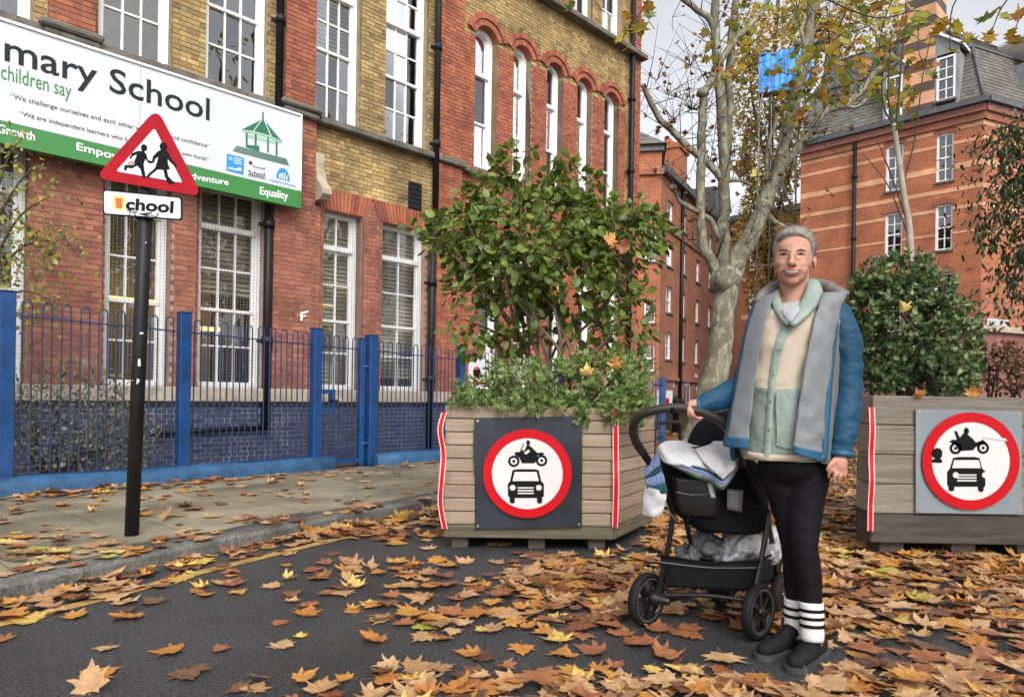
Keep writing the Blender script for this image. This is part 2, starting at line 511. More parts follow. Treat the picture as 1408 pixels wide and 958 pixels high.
def lettering(name, body, parent, pl, a0, b0, a1=None, h=None, mat=None, off=0.003, bold=0.0, slope=0.0, world=True, align='l', capz=0.7):
    """text with baseline starting at (a0,b0) on plane pl; fitted to end at a1 or to cap height h"""
    me = text_mesh(body, bold)
    co = co_of(me)
    x0, x1 = co[:, 0].min(), co[:, 0].max()
    sx = (a1 - a0) / (x1 - x0) if a1 is not None else None
    sy = h / capz if h is not None else sx
    if sx is None: sx = sy
    if align == 'r': a0 = a0 - (x1 - x0) * sx
    out = np.empty_like(co)
    for i, c in enumerate(co):
        a = a0 + (c[0] - x0) * sx
        out[i] = pl.at(a, b0 + c[1] * sy + (a - a0) * slope, off)
    set_co(me, out)
    me.materials.clear(); me.materials.append(mat)
    return link(name, me, parent, world)

# ------------------------------------------------------------------ leaves
def leaf_tmpl(name, outline, mats, fold=0.15, curl=0.2, twist=0.0, rim=None, seed=0, wav=0.0):
    """outline: list of (x,y) right side from base to tip, mirrored. Returns a small mesh with a midrib"""
    rs = random.Random(seed)
    n = len(outline); v, f, mi = [], [], []
    def zz(x, y):
        return fold * abs(x) + curl * (y - 0.4) ** 2 * 1.6 + twist * x * (y - 0.3) + wav * math.sin(9 * y + 4 * x + seed)
    ys = [p[1] for p in outline]
    for (x, y) in outline:
        v.append((0, y, zz(0, y)))
    for sgn in (1, -1):
        b = len(v)
        if rim is None:
            for (x, y) in outline: v.append((sgn * x, y, zz(sgn * x, y)))
            for i in range(n - 1):
                for t in ((i, b + i, b + i + 1), (i, b + i + 1, i + 1)):
                    if len({v[q] for q in t}) == 3: f.append(t if sgn > 0 else t[::-1]); mi.append(0)
        else:
            for (x, y) in outline: v.append((sgn * x * rim, y, zz(sgn * x * rim, y)))
            c = len(v)
            for (x, y) in outline: v.append((sgn * x, y, zz(sgn * x, y)))
            for i in range(n - 1):
                for k, t in ((0, (i, b + i, b + i + 1)), (0, (i, b + i + 1, i + 1)), (1, (b + i, c + i, c + i + 1)), (1, (b + i, c + i + 1, b + i + 1))):
                    if len({v[q] for q in t}) == 3: f.append(t if sgn > 0 else t[::-1]); mi.append(k)
    V, F = np.array(v, dtype=np.float32), np.array(f, dtype=np.int32)
    return dict(v=V, f=F, mi=np.array(mi), mats=mats, me=mesh_np(name, V, F, mats, mi, True), name=name)

OVATE = [(0, 0), (0.2, 0.15), (0.31, 0.4), (0.25, 0.68), (0, 1)]
NARROW = [(0, 0), (0.13, 0.25), (0.15, 0.6), (0, 1)]
OVAL2 = [(0, 0), (0.2, 0.3), (0.2, 0.7), (0, 1)]
SERR = [(0, 0), (0.22, 0.18), (0.3, 0.45), (0.18, 0.75), (0, 1)]
# a lobed plane leaf: right half, from stalk to tip
LOBED = [(0, 0.02), (0.13, -0.02), (0.3, -0.1), (0.26, 0.06), (0.62, 0.12), (0.42, 0.27), (0.36, 0.36), (0.66, 0.56), (0.4, 0.52), (0.2, 0.5), (0.24, 0.72), (0.12, 0.76), (0, 1.0)]

def rots(ax, up):
    """rotation matrices whose y axis is ax and z axis near up (arrays N x 3)"""
    y = ax / np.maximum(np.linalg.norm(ax, axis=1, keepdims=True), 1e-9)
    x = np.cross(y, up); x /= np.maximum(np.linalg.norm(x, axis=1, keepdims=True), 1e-9)
    z = np.cross(x, y)
    return np.stack([x, y, z], axis=2)

def bake_leaves(name, tm, pos, R, S, mats=None, mi_inst=None):
    v, f = tm['v'], tm['f']; n = len(pos)
    V = np.einsum('nij,kj->nki', R, v) * S[:, None, None] + pos[:, None, :]
    F = f[None] + (np.arange(n) * len(v))[:, None, None]
    mi = np.tile(tm['mi'], n) if mi_inst is None else np.repeat(mi_inst, len(f))
    return V.reshape(-1, 3), F.reshape(-1, 3), mi

def foliage(root, tm, pos, R, S, nparts=300, part='leaf', stuff='foliage'):
    """leaves of one plant: the ones that show largest as objects, the others joined"""
    pos = np.asarray(pos, dtype=np.float64); S = np.asarray(S, dtype=np.float64)
    base = np.array(root.location)
    d = np.linalg.norm(pos - np.array(CAM), axis=1) / S
    order = np.argsort(d)
    own, rest = order[:nparts], order[nparts:]
    for i in own:
        o = bpy.data.objects.new(part, tm['me']); COL.objects.link(o); o.parent = root
        mt = Matrix(R[i].tolist()).to_4x4()
        o.matrix_local = Matrix.Translation(Vector(pos[i] - base)) @ mt @ Matrix.Scale(S[i], 4)
    if len(rest):
        V, F, mi = bake_leaves(stuff, tm, pos[rest] - base, R[rest], S[rest])
        o = link(stuff, mesh_np(stuff, V, F, tm['mats'], mi, True), root)
        o['kind'] = 'stuff'

def unit(n):
    a = RNG.normal(size=(n, 3)); return a / np.linalg.norm(a, axis=1, keepdims=True)

def blob(n, c, r, shell=0.5):
    """points through an ellipsoid, denser to its outside"""
    u = unit(n); q = RNG.random(n) ** (1 / 3 if shell < 0.01 else 1 / (3 + 6 * shell))
    return np.array(c) + u * q[:, None] * np.array(r), u
# ================================================================== GROUND
PZ = 0.08
gm = MB(); S_ = 220
gm.add([(-S_, -S_, 0), (S_, -S_, 0), (S_, S_, 0), (-S_, S_, 0)], [(0, 1, 2, 3)])
tag(gm.build('ground', M['asphalt']), kind='structure')

kerb_line, _ = smooth_path([(-4.9, -1.0, 0), (-3.45, 1.4, 0), tuple(G(0, 828)), tuple(G(200, 781)), tuple(G(440, 728)), tuple(G(600, 697)), (0.62, 8.6, 0), (1.9, 12.5, 0), (3.3, 20, 0), (4.0, 34, 0)], None, 6)
kerb_line = [Vector((p.x, p.y, 0)) for p in kerb_line]

def offset_line(line, d):
    out = []
    for i, p in enumerate(line):
        t = line[min(i + 1, len(line) - 1)] - line[max(i - 1, 0)]
        t.normalize(); out.append(p + Vector((-t.y, t.x, 0)) * d)
    return out
kerb_in = offset_line(kerb_line, 0.16)
pv = MB()
far = [Vector((p.x - 14, p.y + 8, 0)) for p in kerb_in]
n_ = len(kerb_in)
pv.add([Vector((p.x, p.y, PZ - 0.008)) for p in kerb_in] + [Vector((p.x, p.y, PZ - 0.008)) for p in far], [(i, i + 1, n_ + i + 1, n_ + i) for i in range(n_ - 1)])
pav = tag(pv.build('pavement', M['joint']), kind='structure')

# kerb stones, each its own piece
kerb = tag(bpy.data.objects.new('kerb', None), kind='structure'); COL.objects.link(kerb)
acc, cuts = 0.0, [0]
dist = [0.0]
for i in range(1, len(kerb_line)): dist.append(dist[-1] + (kerb_line[i] - kerb_line[i - 1]).length)
def along(line, s):
    for i in range(1, len(line)):
        if dist[i] >= s or i == len(line) - 1:
            t = (s - dist[i - 1]) / max(1e-6, dist[i] - dist[i - 1]); return line[i - 1].lerp(line[i], t)
s_, rs_ = 0.0, random.Random(3)
while s_ < 24:
    e_ = s_ + rs_.uniform(0.8, 1.0)
    a, b = along(kerb_line, s_ + 0.004), along(kerb_line, e_ - 0.004)
    c, d = along(kerb_in, e_ - 0.004), along(kerb_in, s_ + 0.004)
    k = MB(); h = PZ + rs_.uniform(-0.004, 0.004); up = Vector((0, 0, 1))
    w1, w2 = (d - a).normalized() * 0.022, (c - b).normalized() * 0.022
    k.add([a, b, c, d, a + up * (h - 0.02), b + up * (h - 0.02), a + w1 + up * h, b + w2 + up * h, c + up * h, d + up * h],
          [(0, 1, 5, 4), (4, 5, 7, 6), (6, 7, 8, 9), (0, 4, 6, 9, 3), (1, 2, 8, 7, 5), (3, 9, 8, 2)])
    k.build('kerb_stone', M['kerb'], kerb); s_ = e_

# worn yellow line along the channel
yl = MB(); o1, o2 = offset_line(kerb_line, -0.30), offset_line(kerb_line, -0.38)
sel = [i for i in range(len(kerb_line)) if dist[i] < 17]
yl.add([Vector((o1[i].x, o1[i].y, 0.004)) for i in sel] + [Vector((o2[i].x, o2[i].y, 0.004)) for i in sel], [(i, i + 1, len(sel) + i + 1, len(sel) + i) for i in range(len(sel) - 1)])
tag(yl.build('yellow_line', M['yline']), kind='structure')

# ---- fence line
FA = G(13, 679, PZ); FB = G(607, 631, PZ)
FE = (FB - FA); FE.z = 0; FE.normalize()
FN = Vector((FE.y, -FE.x, 0))                      # towards the street
FPL = Plane(FA, FE)
def fence_s(px, py=540): return FPL.uv(px, py)[0]
def fence_pt(s, z=0.0, d=0.0): return Vector((FA.x, FA.y, PZ)) + FE * s + FN * d + Vector((0, 0, z))
def fence_h(s): return 1.70 - 0.022 * s if s < 12 else 1.45

# paving slabs laid along the fence, cut by kerb and fence
def clip(poly, p, n):
    out = []
    for i in range(len(poly)):
        a, b = poly[i], poly[(i + 1) % len(poly)]
        da, db = (a - p).dot(n), (b - p).dot(n)
        if da >= 0: out.append(a)
        if da * db < 0: out.append(a + (b - a) * (da / (da - db)))
    return out
rs_ = random.Random(11)
row, dd = 0, 0.12
while dd < 4.6:
    wd = rs_.choice([0.52, 0.6, 0.6, 0.66])
    s = -3.5 + rs_.uniform(0, 0.8)
    while s < 16:
        ln = rs_.uniform(0.6, 1.0)
        q = [fence_pt(s + 0.005, 0, dd + 0.005), fence_pt(s + ln - 0.005, 0, dd + 0.005), fence_pt(s + ln - 0.005, 0, dd + wd - 0.005), fence_pt(s + 0.005, 0, dd + wd - 0.005)]
        cen = (q[0] + q[2]) / 2; cen.z = 0
        for i in range(len(kerb_in) - 1):
            a, b = kerb_in[i], kerb_in[i + 1]
            mid = (a + b) / 2
            if (mid - cen).length < 1.6 and len(q) > 2:
                t = (b - a).normalized(); q = clip(q, Vector((a.x, a.y, PZ)) + Vector((-t.y, t.x, 0)) * 0.006, Vector((-t.y, t.x, 0)))
        nb = min(range(len(kerb_in) - 1), key=lambda i: ((kerb_in[i] + kerb_in[i + 1]) / 2 - cen).length)
        tt = (kerb_in[nb + 1] - kerb_in[nb]).normalized(); c3 = Vector((sum(p.x for p in q) / max(1, len(q)), sum(p.y for p in q) / max(1, len(q)), 0))
        if (c3 - kerb_in[nb]).dot(Vector((-tt.y, tt.x, 0))) < 0: q = []
        if len(q) > 2:
            ar = abs(sum(q[i].x * q[(i + 1) % len(q)].y - q[i].y * q[(i + 1) % len(q)].x for i in range(len(q)))) / 2
            if ar > 0.03 and cen.y > 0.8 and cen.y < 17:
                tx, ty, tz = rs_.gauss(0, 0.003), rs_.gauss(0, 0.003), rs_.uniform(-0.003, 0.002)
                top = [Vector((p.x, p.y, PZ + tz + (p.x - cen.x) * tx + (p.y - cen.y) * ty)) for p in q]
                mb = MB(); n = len(top)
                mb.add([p - Vector((0, 0, 0.03)) for p in top] + top, [tuple(n + k for k in range(n))] + [(k, (k + 1) % n, n + (k + 1) % n, n + k) for k in range(n)])
                mb.build('paving_slab', M['slab'], pav)
        s += ln
    dd += wd

# ================================================================== SCHOOL
SO = Vector((-1.2, 11.0, 0))
SX = Vector((0.7093, 0.7049, 0)); SIN = Vector((-0.7049, 0.7093, 0))
SPL = Plane(SO, SX)
def st(px, py, off=0.0): return SPL.uv(px, py, off)     # (t, z) on the wall plane
school = thing('school_building', 'tall red and yellow brick school with big white sash windows behind blue railings', 'school', SO, math.atan2(SX.y, SX.x))
# wall coordinates: x along the wall, y inward, z up. windows: t0,t1,z0,z1
REC = 0.13
def win(pxl, pyl, pxr, pyr, zb, zt):
    return (st(pxl, pyl, -REC)[0], st(pxr, pyr, -REC)[0], zb, zt)
Z_SILL0 = st(470, 536)[1]         # top of stone course below ground-floor windows
Z_BAND0 = st(470, 553)[1]
Z_HEAD0 = st(489, 297)[1]
Z_SILL1 = st(582, 208)[1]
Z_LEDGE1 = st(590, 213)[1]
Z_TOPL = st(880, 80)[1]           # ledge below second floor
TW0, TW1 = -7.2, st(877, 200)[0]
ztop = 8.4
ZTT = 11.2
gw = [win(-60, 400, 33, 400, Z_SILL0, Z_HEAD0), win(139, 400, 228, 400, Z_SILL0, Z_HEAD0), win(267, 400, 357, 400, Z_SILL0, Z_HEAD0),
      win(437, 400, 489, 400, Z_SILL0, Z_HEAD0), win(518, 400, 579, 400, Z_SILL0, Z_HEAD0)]
uw = [win(-75, 20, 42, 20, Z_SILL1, ztop - 0.9), win(130, 60, 232, 60, Z_SILL1, ztop - 0.9), win(277, 100, 363, 100, Z_SILL1, ztop - 0.9),
      win(428, 100, 490, 100, Z_SILL1, ztop - 0.9), win(523, 100, 582, 100, Z_SILL1, ztop - 0.9)]
Z_ASILL = st(668, 234)[1]
Z_ACROWN = st(660, 40, -REC)[1]
aw = [win(a, 150, b, 150, Z_ASILL, Z_ACROWN) for a, b in ((645, 676), (698, 723), (744, 767), (786, 807), (824, 844))]
gw2 = [win(a, 400, b, 400, Z_SILL0, Z_HEAD0 + 0.05) for a, b in ((652, 680), (700, 724), (746, 768), (788, 808), (826, 845))]
tw = [win(780, 10, 808, 10, Z_TOPL + 0.08, Z_TOPL + 2.3), win(821, 20, 849, 20, Z_TOPL + 0.08, Z_TOPL + 2.3)]
openings = gw + uw + aw + gw2 + tw

# zones of the facade (t0,t1,z0,z1,colour,front): piers stand proud
tp = lambda px, py=300: st(px, py)[0]
piers_lo = [(tp(33), tp(139)), (tp(228), tp(267)), (tp(372), tp(437)), (tp(489), tp(518)), (tp(594), tp(652))]
piers_hi = [(tp(64, 30), tp(128, 30)), (tp(388, 80), tp(429, 80)), (tp(600, 100), tp(632, 100)), (tp(866, 150), TW1)]
T_ARC0, T_ARC1 = tp(632, 100), tp(866, 150)
zones = []
PRO = -0.10
def zone(t0, t1, z0, z1, c, y=0.0): zones.append((t0, t1, z0, z1, c, y))
T_MID = tp(600, 300)
# plinth
zone(TW0, TW1, PZ - 0.02, Z_BAND0, 'blue', -0.03)
# ground floor red
Z_G1 = Z_HEAD0 + 0.30
zone(TW0, T_MID, Z_SILL0, Z_G1, 'dull')
zone(T_MID, TW1, Z_SILL0, Z_LEDGE1, 'red')
# yellow spandrel over the ground floor and the first floor
zone(TW0, T_MID, Z_G1, ZTT, 'yellow')
zone(T_MID, TW1, Z_LEDGE1, ZTT, 'yellow')
# red round the arched windows
zone(aw[0][0] - 0.42, aw[-1][1] + 0.22, Z_ASILL - 0.05, Z_ACROWN - 0.25, 'red', -0.006)
for a, b in piers_lo[:4]: zone(a, b, Z_SILL0, Z_HEAD0 - 0.01, 'dull', PRO + 0.03)
zone(piers_lo[2][0], piers_lo[2][1] - 0.1, Z_SILL0, Z_LEDGE1, 'dull', PRO)
for a, b in piers_hi[:3]: zone(a, b, Z_LEDGE1, ZTT, 'red', PRO)
zone(piers_hi[2][0], piers_hi[2][1], Z_SILL0, Z_LEDGE1, 'red', PRO)
zone(piers_hi[3][0], piers_hi[3][1], Z_SILL0, ZTT, 'red', -0.05)

mats_b = {'red': M['brick_red'], 'dull': M['brick_dull'], 'yellow': M['brick_yellow'], 'blue': M['brick_blue']}
mort = {'red': M['mortar_red'], 'dull': M['mortar_red'], 'yellow': M['mortar'], 'blue': M['mortar_blue']}
names_b = {'red': 'red_brick', 'dull': 'dull_brick', 'yellow': 'yellow_brick', 'blue': 'blue_brick'}
CO, ST, JO = 0.060, 0.150, 0.009

def arch_holes():
    """openings as (t0,t1,z0,z1 function of t)"""
    return [(w[0], w[1], w[2], w[3]) for w in openings]
holes = arch_holes()

def cut_boxes(t0, t1, z0, z1):
    """subtract the openings from a brick; returns pieces"""
    out = [(t0, t1)]
    for h in holes:
        if h[2] < z1 - 0.004 and h[3] > z0 + 0.004:
            nx = []
            for a, b in out:
                if h[1] <= a or h[0] >= b: nx.append((a, b)); continue
                if h[0] - a > 0.02: nx.append((a, h[0]))
                if b - h[1] > 0.02: nx.append((h[1], b))
            out = nx
    return out

def covered(z, i):
    return [q for q in zones[i + 1:] if q[5] < z[5] - 0.001 and q[0] < z[1] and q[1] > z[0] and q[2] < z[3] and q[3] > z[2]]

bricks = {k: [] for k in names_b}      # (t0,t1,z0,z1,y0,y1)
wallmb = {k: MB() for k in names_b}
rsb = random.Random(5)
for zi, z in enumerate(zones):
    t0z, t1z, z0z, z1z, c, y = z
    over = covered(z, zi)
    r = 0; zz = z0z
    while zz < z1z - 0.012:
        zt_ = min(zz + CO - JO, z1z)
        t = t0z - (0 if r % 2 else 0.057)
        k = r % 2
        while t < t1z:
            ln = ST if k % 2 == 0 else ST / 2
            a, b = max(t, t0z), min(t + ln - JO, t1z)
            if b - a > 0.015:
                if not any(a > q[0] - 0.02 and b < q[1] + 0.02 and zz > q[2] - 0.02 and zt_ < q[3] + 0.02 for q in over):
                    for a2, b2 in cut_boxes(a, b, zz, zt_):
                        bricks[c].append((a2, b2, zz, zt_, y - 0.006 + rsb.uniform(-0.003, 0.003), y + 0.05))
            t += ln; k += 1
        zz += CO; r += 1

def mortar_strips():
    """wall backing behind the bricks, cut by the openings"""
    for z in zones:
        t0z, t1z, z0z, z1z, c, y = z
        ts = sorted({t0z, t1z} | {v for h in holes for v in (h[0], h[1]) if t0z < v < t1z})
        zs = sorted({z0z, z1z} | {v for h in holes for v in (h[2], h[3]) if z0z < v < z1z})
        for i in range(len(ts) - 1):
            for j in range(len(zs) - 1):
                tm, zm = (ts[i] + ts[i + 1]) / 2, (zs[j] + zs[j + 1]) / 2
                if any(h[0] < tm < h[1] and h[2] < zm < h[3] for h in holes): continue
                wallmb[c].bx(ts[i], ts[i + 1], y + 0.004, 0.34 + zones.index(z) * 0.0007, zs[j], zs[j + 1])
mortar_strips()
for c in names_b:
    if wallmb[c].f:
        o = wallmb[c].build('wall', mort[c], school)
        wb = bmesh.new(); wb.from_mesh(o.data); bmesh.ops.remove_doubles(wb, verts=wb.verts, dist=0.002); wb.to_mesh(o.data); wb.free()

def box_arrays(B):
    B = np.array(B, dtype=np.float64); n = len(B)
    t0, t1, z0, z1, y0, y1 = B.T
    ch = 0.004
    V = np.stack([np.stack([t0, y1, z0], 1), np.stack([t1, y1, z0], 1), np.stack([t1, y1, z1], 1), np.stack([t0, y1, z1], 1),
                  np.stack([t0, y0, z0], 1), np.stack([t1, y0, z0], 1), np.stack([t1, y0, z1], 1), np.stack([t0, y0, z1], 1)], 1)
    f = np.array([(4, 5, 6, 7), (0, 4, 7, 3), (5, 1, 2, 6), (7, 6, 2, 3), (0, 1, 5, 4)])
    return V.reshape(-1, 3), (f[None] + (np.arange(n) * 8)[:, None, None]).reshape(-1, 4)

school_cam = frame_of(school).inverted() @ CAM
unit_me = {}
for c, nm in names_b.items():
    B = bricks[c]
    if not B: continue
    arr = np.array(B)
    cen = np.stack([(arr[:, 0] + arr[:, 1]) / 2, arr[:, 4], (arr[:, 2] + arr[:, 3]) / 2], 1)
    Rm = np.array(frame_of(school))[:3, :3]; wc = cen @ Rm.T + np.array(SO)
    # picture position
    xr = wc - np.array(CAM); u = 704 + 950 * xr[:, 0] / xr[:, 1]; v = 543 - 950 * xr[:, 2] / xr[:, 1]
    vis = (u > 0) & (u < 880) & (v > -10) & (v < 640)
    if c == 'yellow': vis &= ~((u < 415) & (v > 40 + 0.3 * u))
    sizew = (arr[:, 1] - arr[:, 0]) * vis / np.linalg.norm(xr, axis=1)
    lim = {'red': 250, 'dull': 300, 'yellow': 300, 'blue': 200}[c]
    own = set(np.argsort(-sizew)[:lim].tolist())
    for i in own:
        w_, h_ = round(arr[i, 1] - arr[i, 0], 3), round(arr[i, 3] - arr[i, 2], 3)
        key = (c, w_, h_)
        if key not in unit_me:
            V, F = box_arrays([(-w_ / 2, w_ / 2, -h_ / 2, h_ / 2, 0, 0.05)])
            unit_me[key] = mesh_np(nm, V, F, mats_b[c])
        o = bpy.data.objects.new(nm, unit_me[key]); COL.objects.link(o); o.parent = school
        o.location = cen[i]
    rest = [B[i] for i in range(len(B)) if i not in own]
    V, F = box_arrays(rest)
    o = link(nm.replace('brick', 'brickwork'), mesh_np(nm, V, F, mats_b[c]), school); o['kind'] = 'stuff'

# stone courses, ledges, caps
def ledge(t0, t1, z0, z1, y, m='stone', name='stone_course'):
    s = MB(); s.bbox(t0, t1, y, 0.05, z0, z1, 0.012); return s.build(name, M[m], school)
t = TW0; rsq = random.Random(2)
while t < TW1 - 0.2:
    e = min(t + rsq.uniform(0.7, 1.1), TW1)
    ledge(t + 0.002, e - 0.002, Z_BAND0, Z_SILL0, -0.115 + rsq.uniform(-0.003, 0.003), 'stone', 'sill_stone'); t = e
t = TW0
while t < T_MID - 0.1:
    e = min(t + 1.0, T_MID); ledge(t + 0.002, e - 0.002, Z_LEDGE1 - 0.09, Z_LEDGE1, -0.16, 'stone_dark', 'ledge_stone'); t = e
ledge(T_MID, tp(632, 220), Z_LEDGE1 - 0.1, Z_LEDGE1 + 0.005, -0.19, 'stone_dark', 'ledge_stone')
ledge(tp(632, 220) + 0.003, T_ARC1, Z_ASILL - 0.16, Z_ASILL - 0.07, -0.12, 'stone_dark', 'ledge_stone')
ledge(tp(700, 0), TW1 + 0.06, Z_TOPL - 0.1, Z_TOPL, -0.2, 'stone_dark', 'ledge_stone')
for a, b in (piers_hi[0], piers_hi[1]):
    s = MB(); s.bbox(a - 0.1, b + 0.06, -0.24, 0.0, Z_LEDGE1 - 0.02, Z_LEDGE1 + 0.05, 0.02)
    s.bbox(a - 0.05, b + 0.03, -0.2, 0.0, Z_LEDGE1 - 0.1, Z_LEDGE1 - 0.022, 0.02); s.build('stone_cap', M['stone_dark'], school)

# flat brick arches over the ground-floor windows
def soldier(t0, t1, z0, z1, y, spread, mat, name='arch_brick'):
    n = max(4, int(round((t1 - t0) / 0.052)))
    tc_ = (t0 + t1) / 2
    for i in range(n):
        a = t0 + (t1 - t0) * i / n + 0.004; b = t0 + (t1 - t0) * (i + 1) / n - 0.004
        sa = (a - tc_) * spread; sb = (b - tc_) * spread
        s = MB(); s.prism([(a, y, z0), (b, y, z0), (b + sb, y, z1), (a + sa, y, z1)], (0, 0.06, 0)); s.build(name, mat, school)
for w in gw[3:5]: soldier(w[0] - 0.06, w[1] + 0.06, Z_HEAD0 + 0.005, Z_HEAD0 + 0.30, -0.02, 0.28, M['brick_red'])

# round brick arches, two rings each
for w in aw:
    tc_ = (w[0] + w[1]) / 2; hw = (w[1] - w[0]) / 2
    rise = hw * 0.75; R_ = (hw * hw + rise * rise) / (2 * rise); zc = Z_ACROWN - R_
    a0 = math.asin(min(1, hw / R_))
    for rg, (q0, q1, y) in enumerate(((R_, R_ + 0.1, -0.03), (R_ + 0.105, R_ + 0.2, -0.055))):
        n = 15 if rg == 0 else 19
        for i in range(n):
            f0 = -a0 + 2 * a0 * i / n + 0.006; f1 = -a0 + 2 * a0 * (i + 1) / n - 0.006
            s = MB(); s.prism([(tc_ + q * math.sin(f), y, zc + q * math.cos(f)) for q, f in ((q0, f0), (q0, f1), (q1, f1), (q1, f0))], (0, REC + 0.02 - y, 0))
            s.build('arch_brick', M['brick_red'], school)
    # corners of the square opening above the arch, filled with wall
    s = MB()
    for sg in (-1, 1):
        pl_ = [(tc_ + sg * hw, -0.004, Z_ACROWN - rise)] + [(tc_ + sg * R_ * math.sin(a0 * (1 - k / 6)), -0.004, zc + R_ * math.cos(a0 * (1 - k / 6))) for k in range(1, 7)] + [(tc_, -0.004, Z_ACROWN), (tc_ + sg * hw, -0.004, Z_ACROWN)]
        s.prism(pl_, (0, REC + 0.1, 0))
    s.build('arch_spandrel', M['brick_red'], school)

# ---- windows
def sash(w, cols, rows, transom=None, meeting=None, grille=False, glass=None, arch=False, yb=REC, fr=0.055, bars=True, cols_top=None):
    """white sash window: frame, horizontal rails, glazing bars, one pane per light"""
    t0, t1, z0, z1 = w; y = yb
    f = MB()
    f.bbox(t0 + 0.001, t0 + fr, y, y + 0.09, z0, z1, 0.006); f.bbox(t1 - fr * 1.25, t1 - 0.001, y, y + 0.09, z0, z1, 0.006)
    f.bbox(t0 + fr, t1 - fr * 1.25, y + 0.005, y + 0.09, z1 - fr, z1, 0.006); f.bbox(t0 + fr, t1 - fr * 1.25, y - 0.01, y + 0.09, z0, z0 + fr * 1.3, 0.006)
    f.bbox(t0 + fr, t0 + fr + 0.035, y + 0.025, y + 0.08, z0 + fr, z1 - fr, 0.004); f.bbox(t1 - fr * 1.25 - 0.035, t1 - fr * 1.25, y + 0.025, y + 0.08, z0 + fr, z1 - fr, 0.004)
    a0, a1 = t0 + fr + 0.035, t1 - fr * 1.25 - 0.035
    b0, b1 = z0 + fr * 1.3, z1 - fr
    stops = [b0] + sorted(q for q in ([meeting] if meeting else []) + ([transom] if transom else [])) + [b1]
    if transom: f.bbox(t0 + fr, t1 - fr * 1.25, y - 0.015, y + 0.09, transom - 0.035, transom + 0.035, 0.006)
    if meeting: f.bbox(a0 - 0.03, a1 + 0.03, y + 0.012, y + 0.085, meeting - 0.02, meeting + 0.02, 0.004)
    wo = f.build('window', M['white'], school)
    gl = M[glass or 'glass']
    for k in range(len(stops) - 1):
        q0, q1 = stops[k], stops[k + 1]
        rr = rows[k] if k < len(rows) else 1
        cc = cols_top if (cols_top and k == len(stops) - 2) else cols
        for i in range(1, cc):
            x = a0 + (a1 - a0) * i / cc; s = MB(); s.bx(x - 0.011, x + 0.011, y + 0.03, y + 0.075, q0, q1); s.build('glazing_bar', M['white'], wo)
        for j in range(1, rr):
            zq = q0 + (q1 - q0) * j / rr; s = MB(); s.bx(a0, a1, y + 0.033, y + 0.073, zq - 0.011, zq + 0.011); s.build('glazing_bar', M['white'], wo)
        for i in range(cc):
            for j in range(rr):
                x0, x1 = a0 + (a1 - a0) * i / cc, a0 + (a1 - a0) * (i + 1) / cc
                p0, p1 = q0 + (q1 - q0) * j / rr, q0 + (q1 - q0) * (j + 1) / rr
                s = MB(); dx = rsq.uniform(-0.0025, 0.0025); dz = rsq.uniform(-0.0025, 0.0025)
                s.add([(x0, y + 0.055 - dx - dz, p0), (x1, y + 0.055 + dx - dz, p0), (x1, y + 0.055 + dx + dz, p1), (x0, y + 0.055 - dx + dz, p1)], [(0, 1, 2, 3)])
                s.build('pane', gl, wo)
    if arch:
        pass
    if grille:
        # square wire guard standing just in front of the glass
        g = MB(); x = t0 + 0.02; yy = y - 0.03
        def wire(p, q):
            p, q = Vector(p), Vector(q); d = 0.0011
            if abs(p.x - q.x) > abs(p.z - q.z): vs = [p + Vector((0, 0, d)), q + Vector((0, 0, d)), q - Vector((0, 0, d)), p - Vector((0, 0, d))]
            else: vs = [p + Vector((d, 0, 0)), q + Vector((d, 0, 0)), q - Vector((d, 0, 0)), p - Vector((d, 0, 0))]
            b = [v + Vector((0, 0.004, 0)) for v in vs]
            g.add(vs + b, [(0, 1, 2, 3), (0, 1, 5, 4), (2, 3, 7, 6)])
        while x < t1: wire((x, yy, z0), (x, yy, z1)); x += 0.042
        zq = z0 + 0.02
        while zq < z1: wire((t0, yy - 0.004, zq), (t1, yy - 0.004, zq)); zq += 0.042
        o = g.build('window_guard', M['mesh'], wo); o['kind'] = 'stuff'
    return wo
TR0, MT0 = st(470, 341)[1], st(470, 441)[1]
for i, w in enumerate(gw): sash(w, 3 if i < 3 else 2, [2, 2, 1], TR0, MT0, True)
for w in gw2: sash(w, 1, [1, 1, 1], TR0, MT0)
MT1 = st(577, 115)[1]; TR1 = st(577, 42)[1]
for i, w in enumerate(uw): sash(w, 3, [2, 2, 2], TR1, MT1, False, 'glass_hi')
TRA, MTA = st(660, 97)[1], st(660, 165)[1]
for w in aw:
    sash(w, 1, [1, 1, 1], TRA, MTA, False, 'glass_hi', True, fr=0.07)
    # arched head of the frame
    tc_ = (w[0] + w[1]) / 2; hw = (w[1] - w[0]) / 2; rise = hw * 0.75; R_ = (hw * hw + rise * rise) / (2 * rise); zc = Z_ACROWN - R_; a0 = math.asin(min(1, hw / R_))
    s = MB()
    for i in range(12):
        f0, f1 = -a0 + 2 * a0 * i / 12, -a0 + 2 * a0 * (i + 1) / 12
        s.prism([(tc_ + q * math.sin(f), REC - 0.004, zc + q * math.cos(f)) for q, f in ((R_ - 0.075, f0), (R_ - 0.075, f1), (R_, f1), (R_, f0))], (0, 0.06, 0))
    s.build('arched_head', M['white'], school)
for w in tw: sash(w, 2, [2, 2], None, (w[2] + w[3]) / 2, False, 'glass_hi')

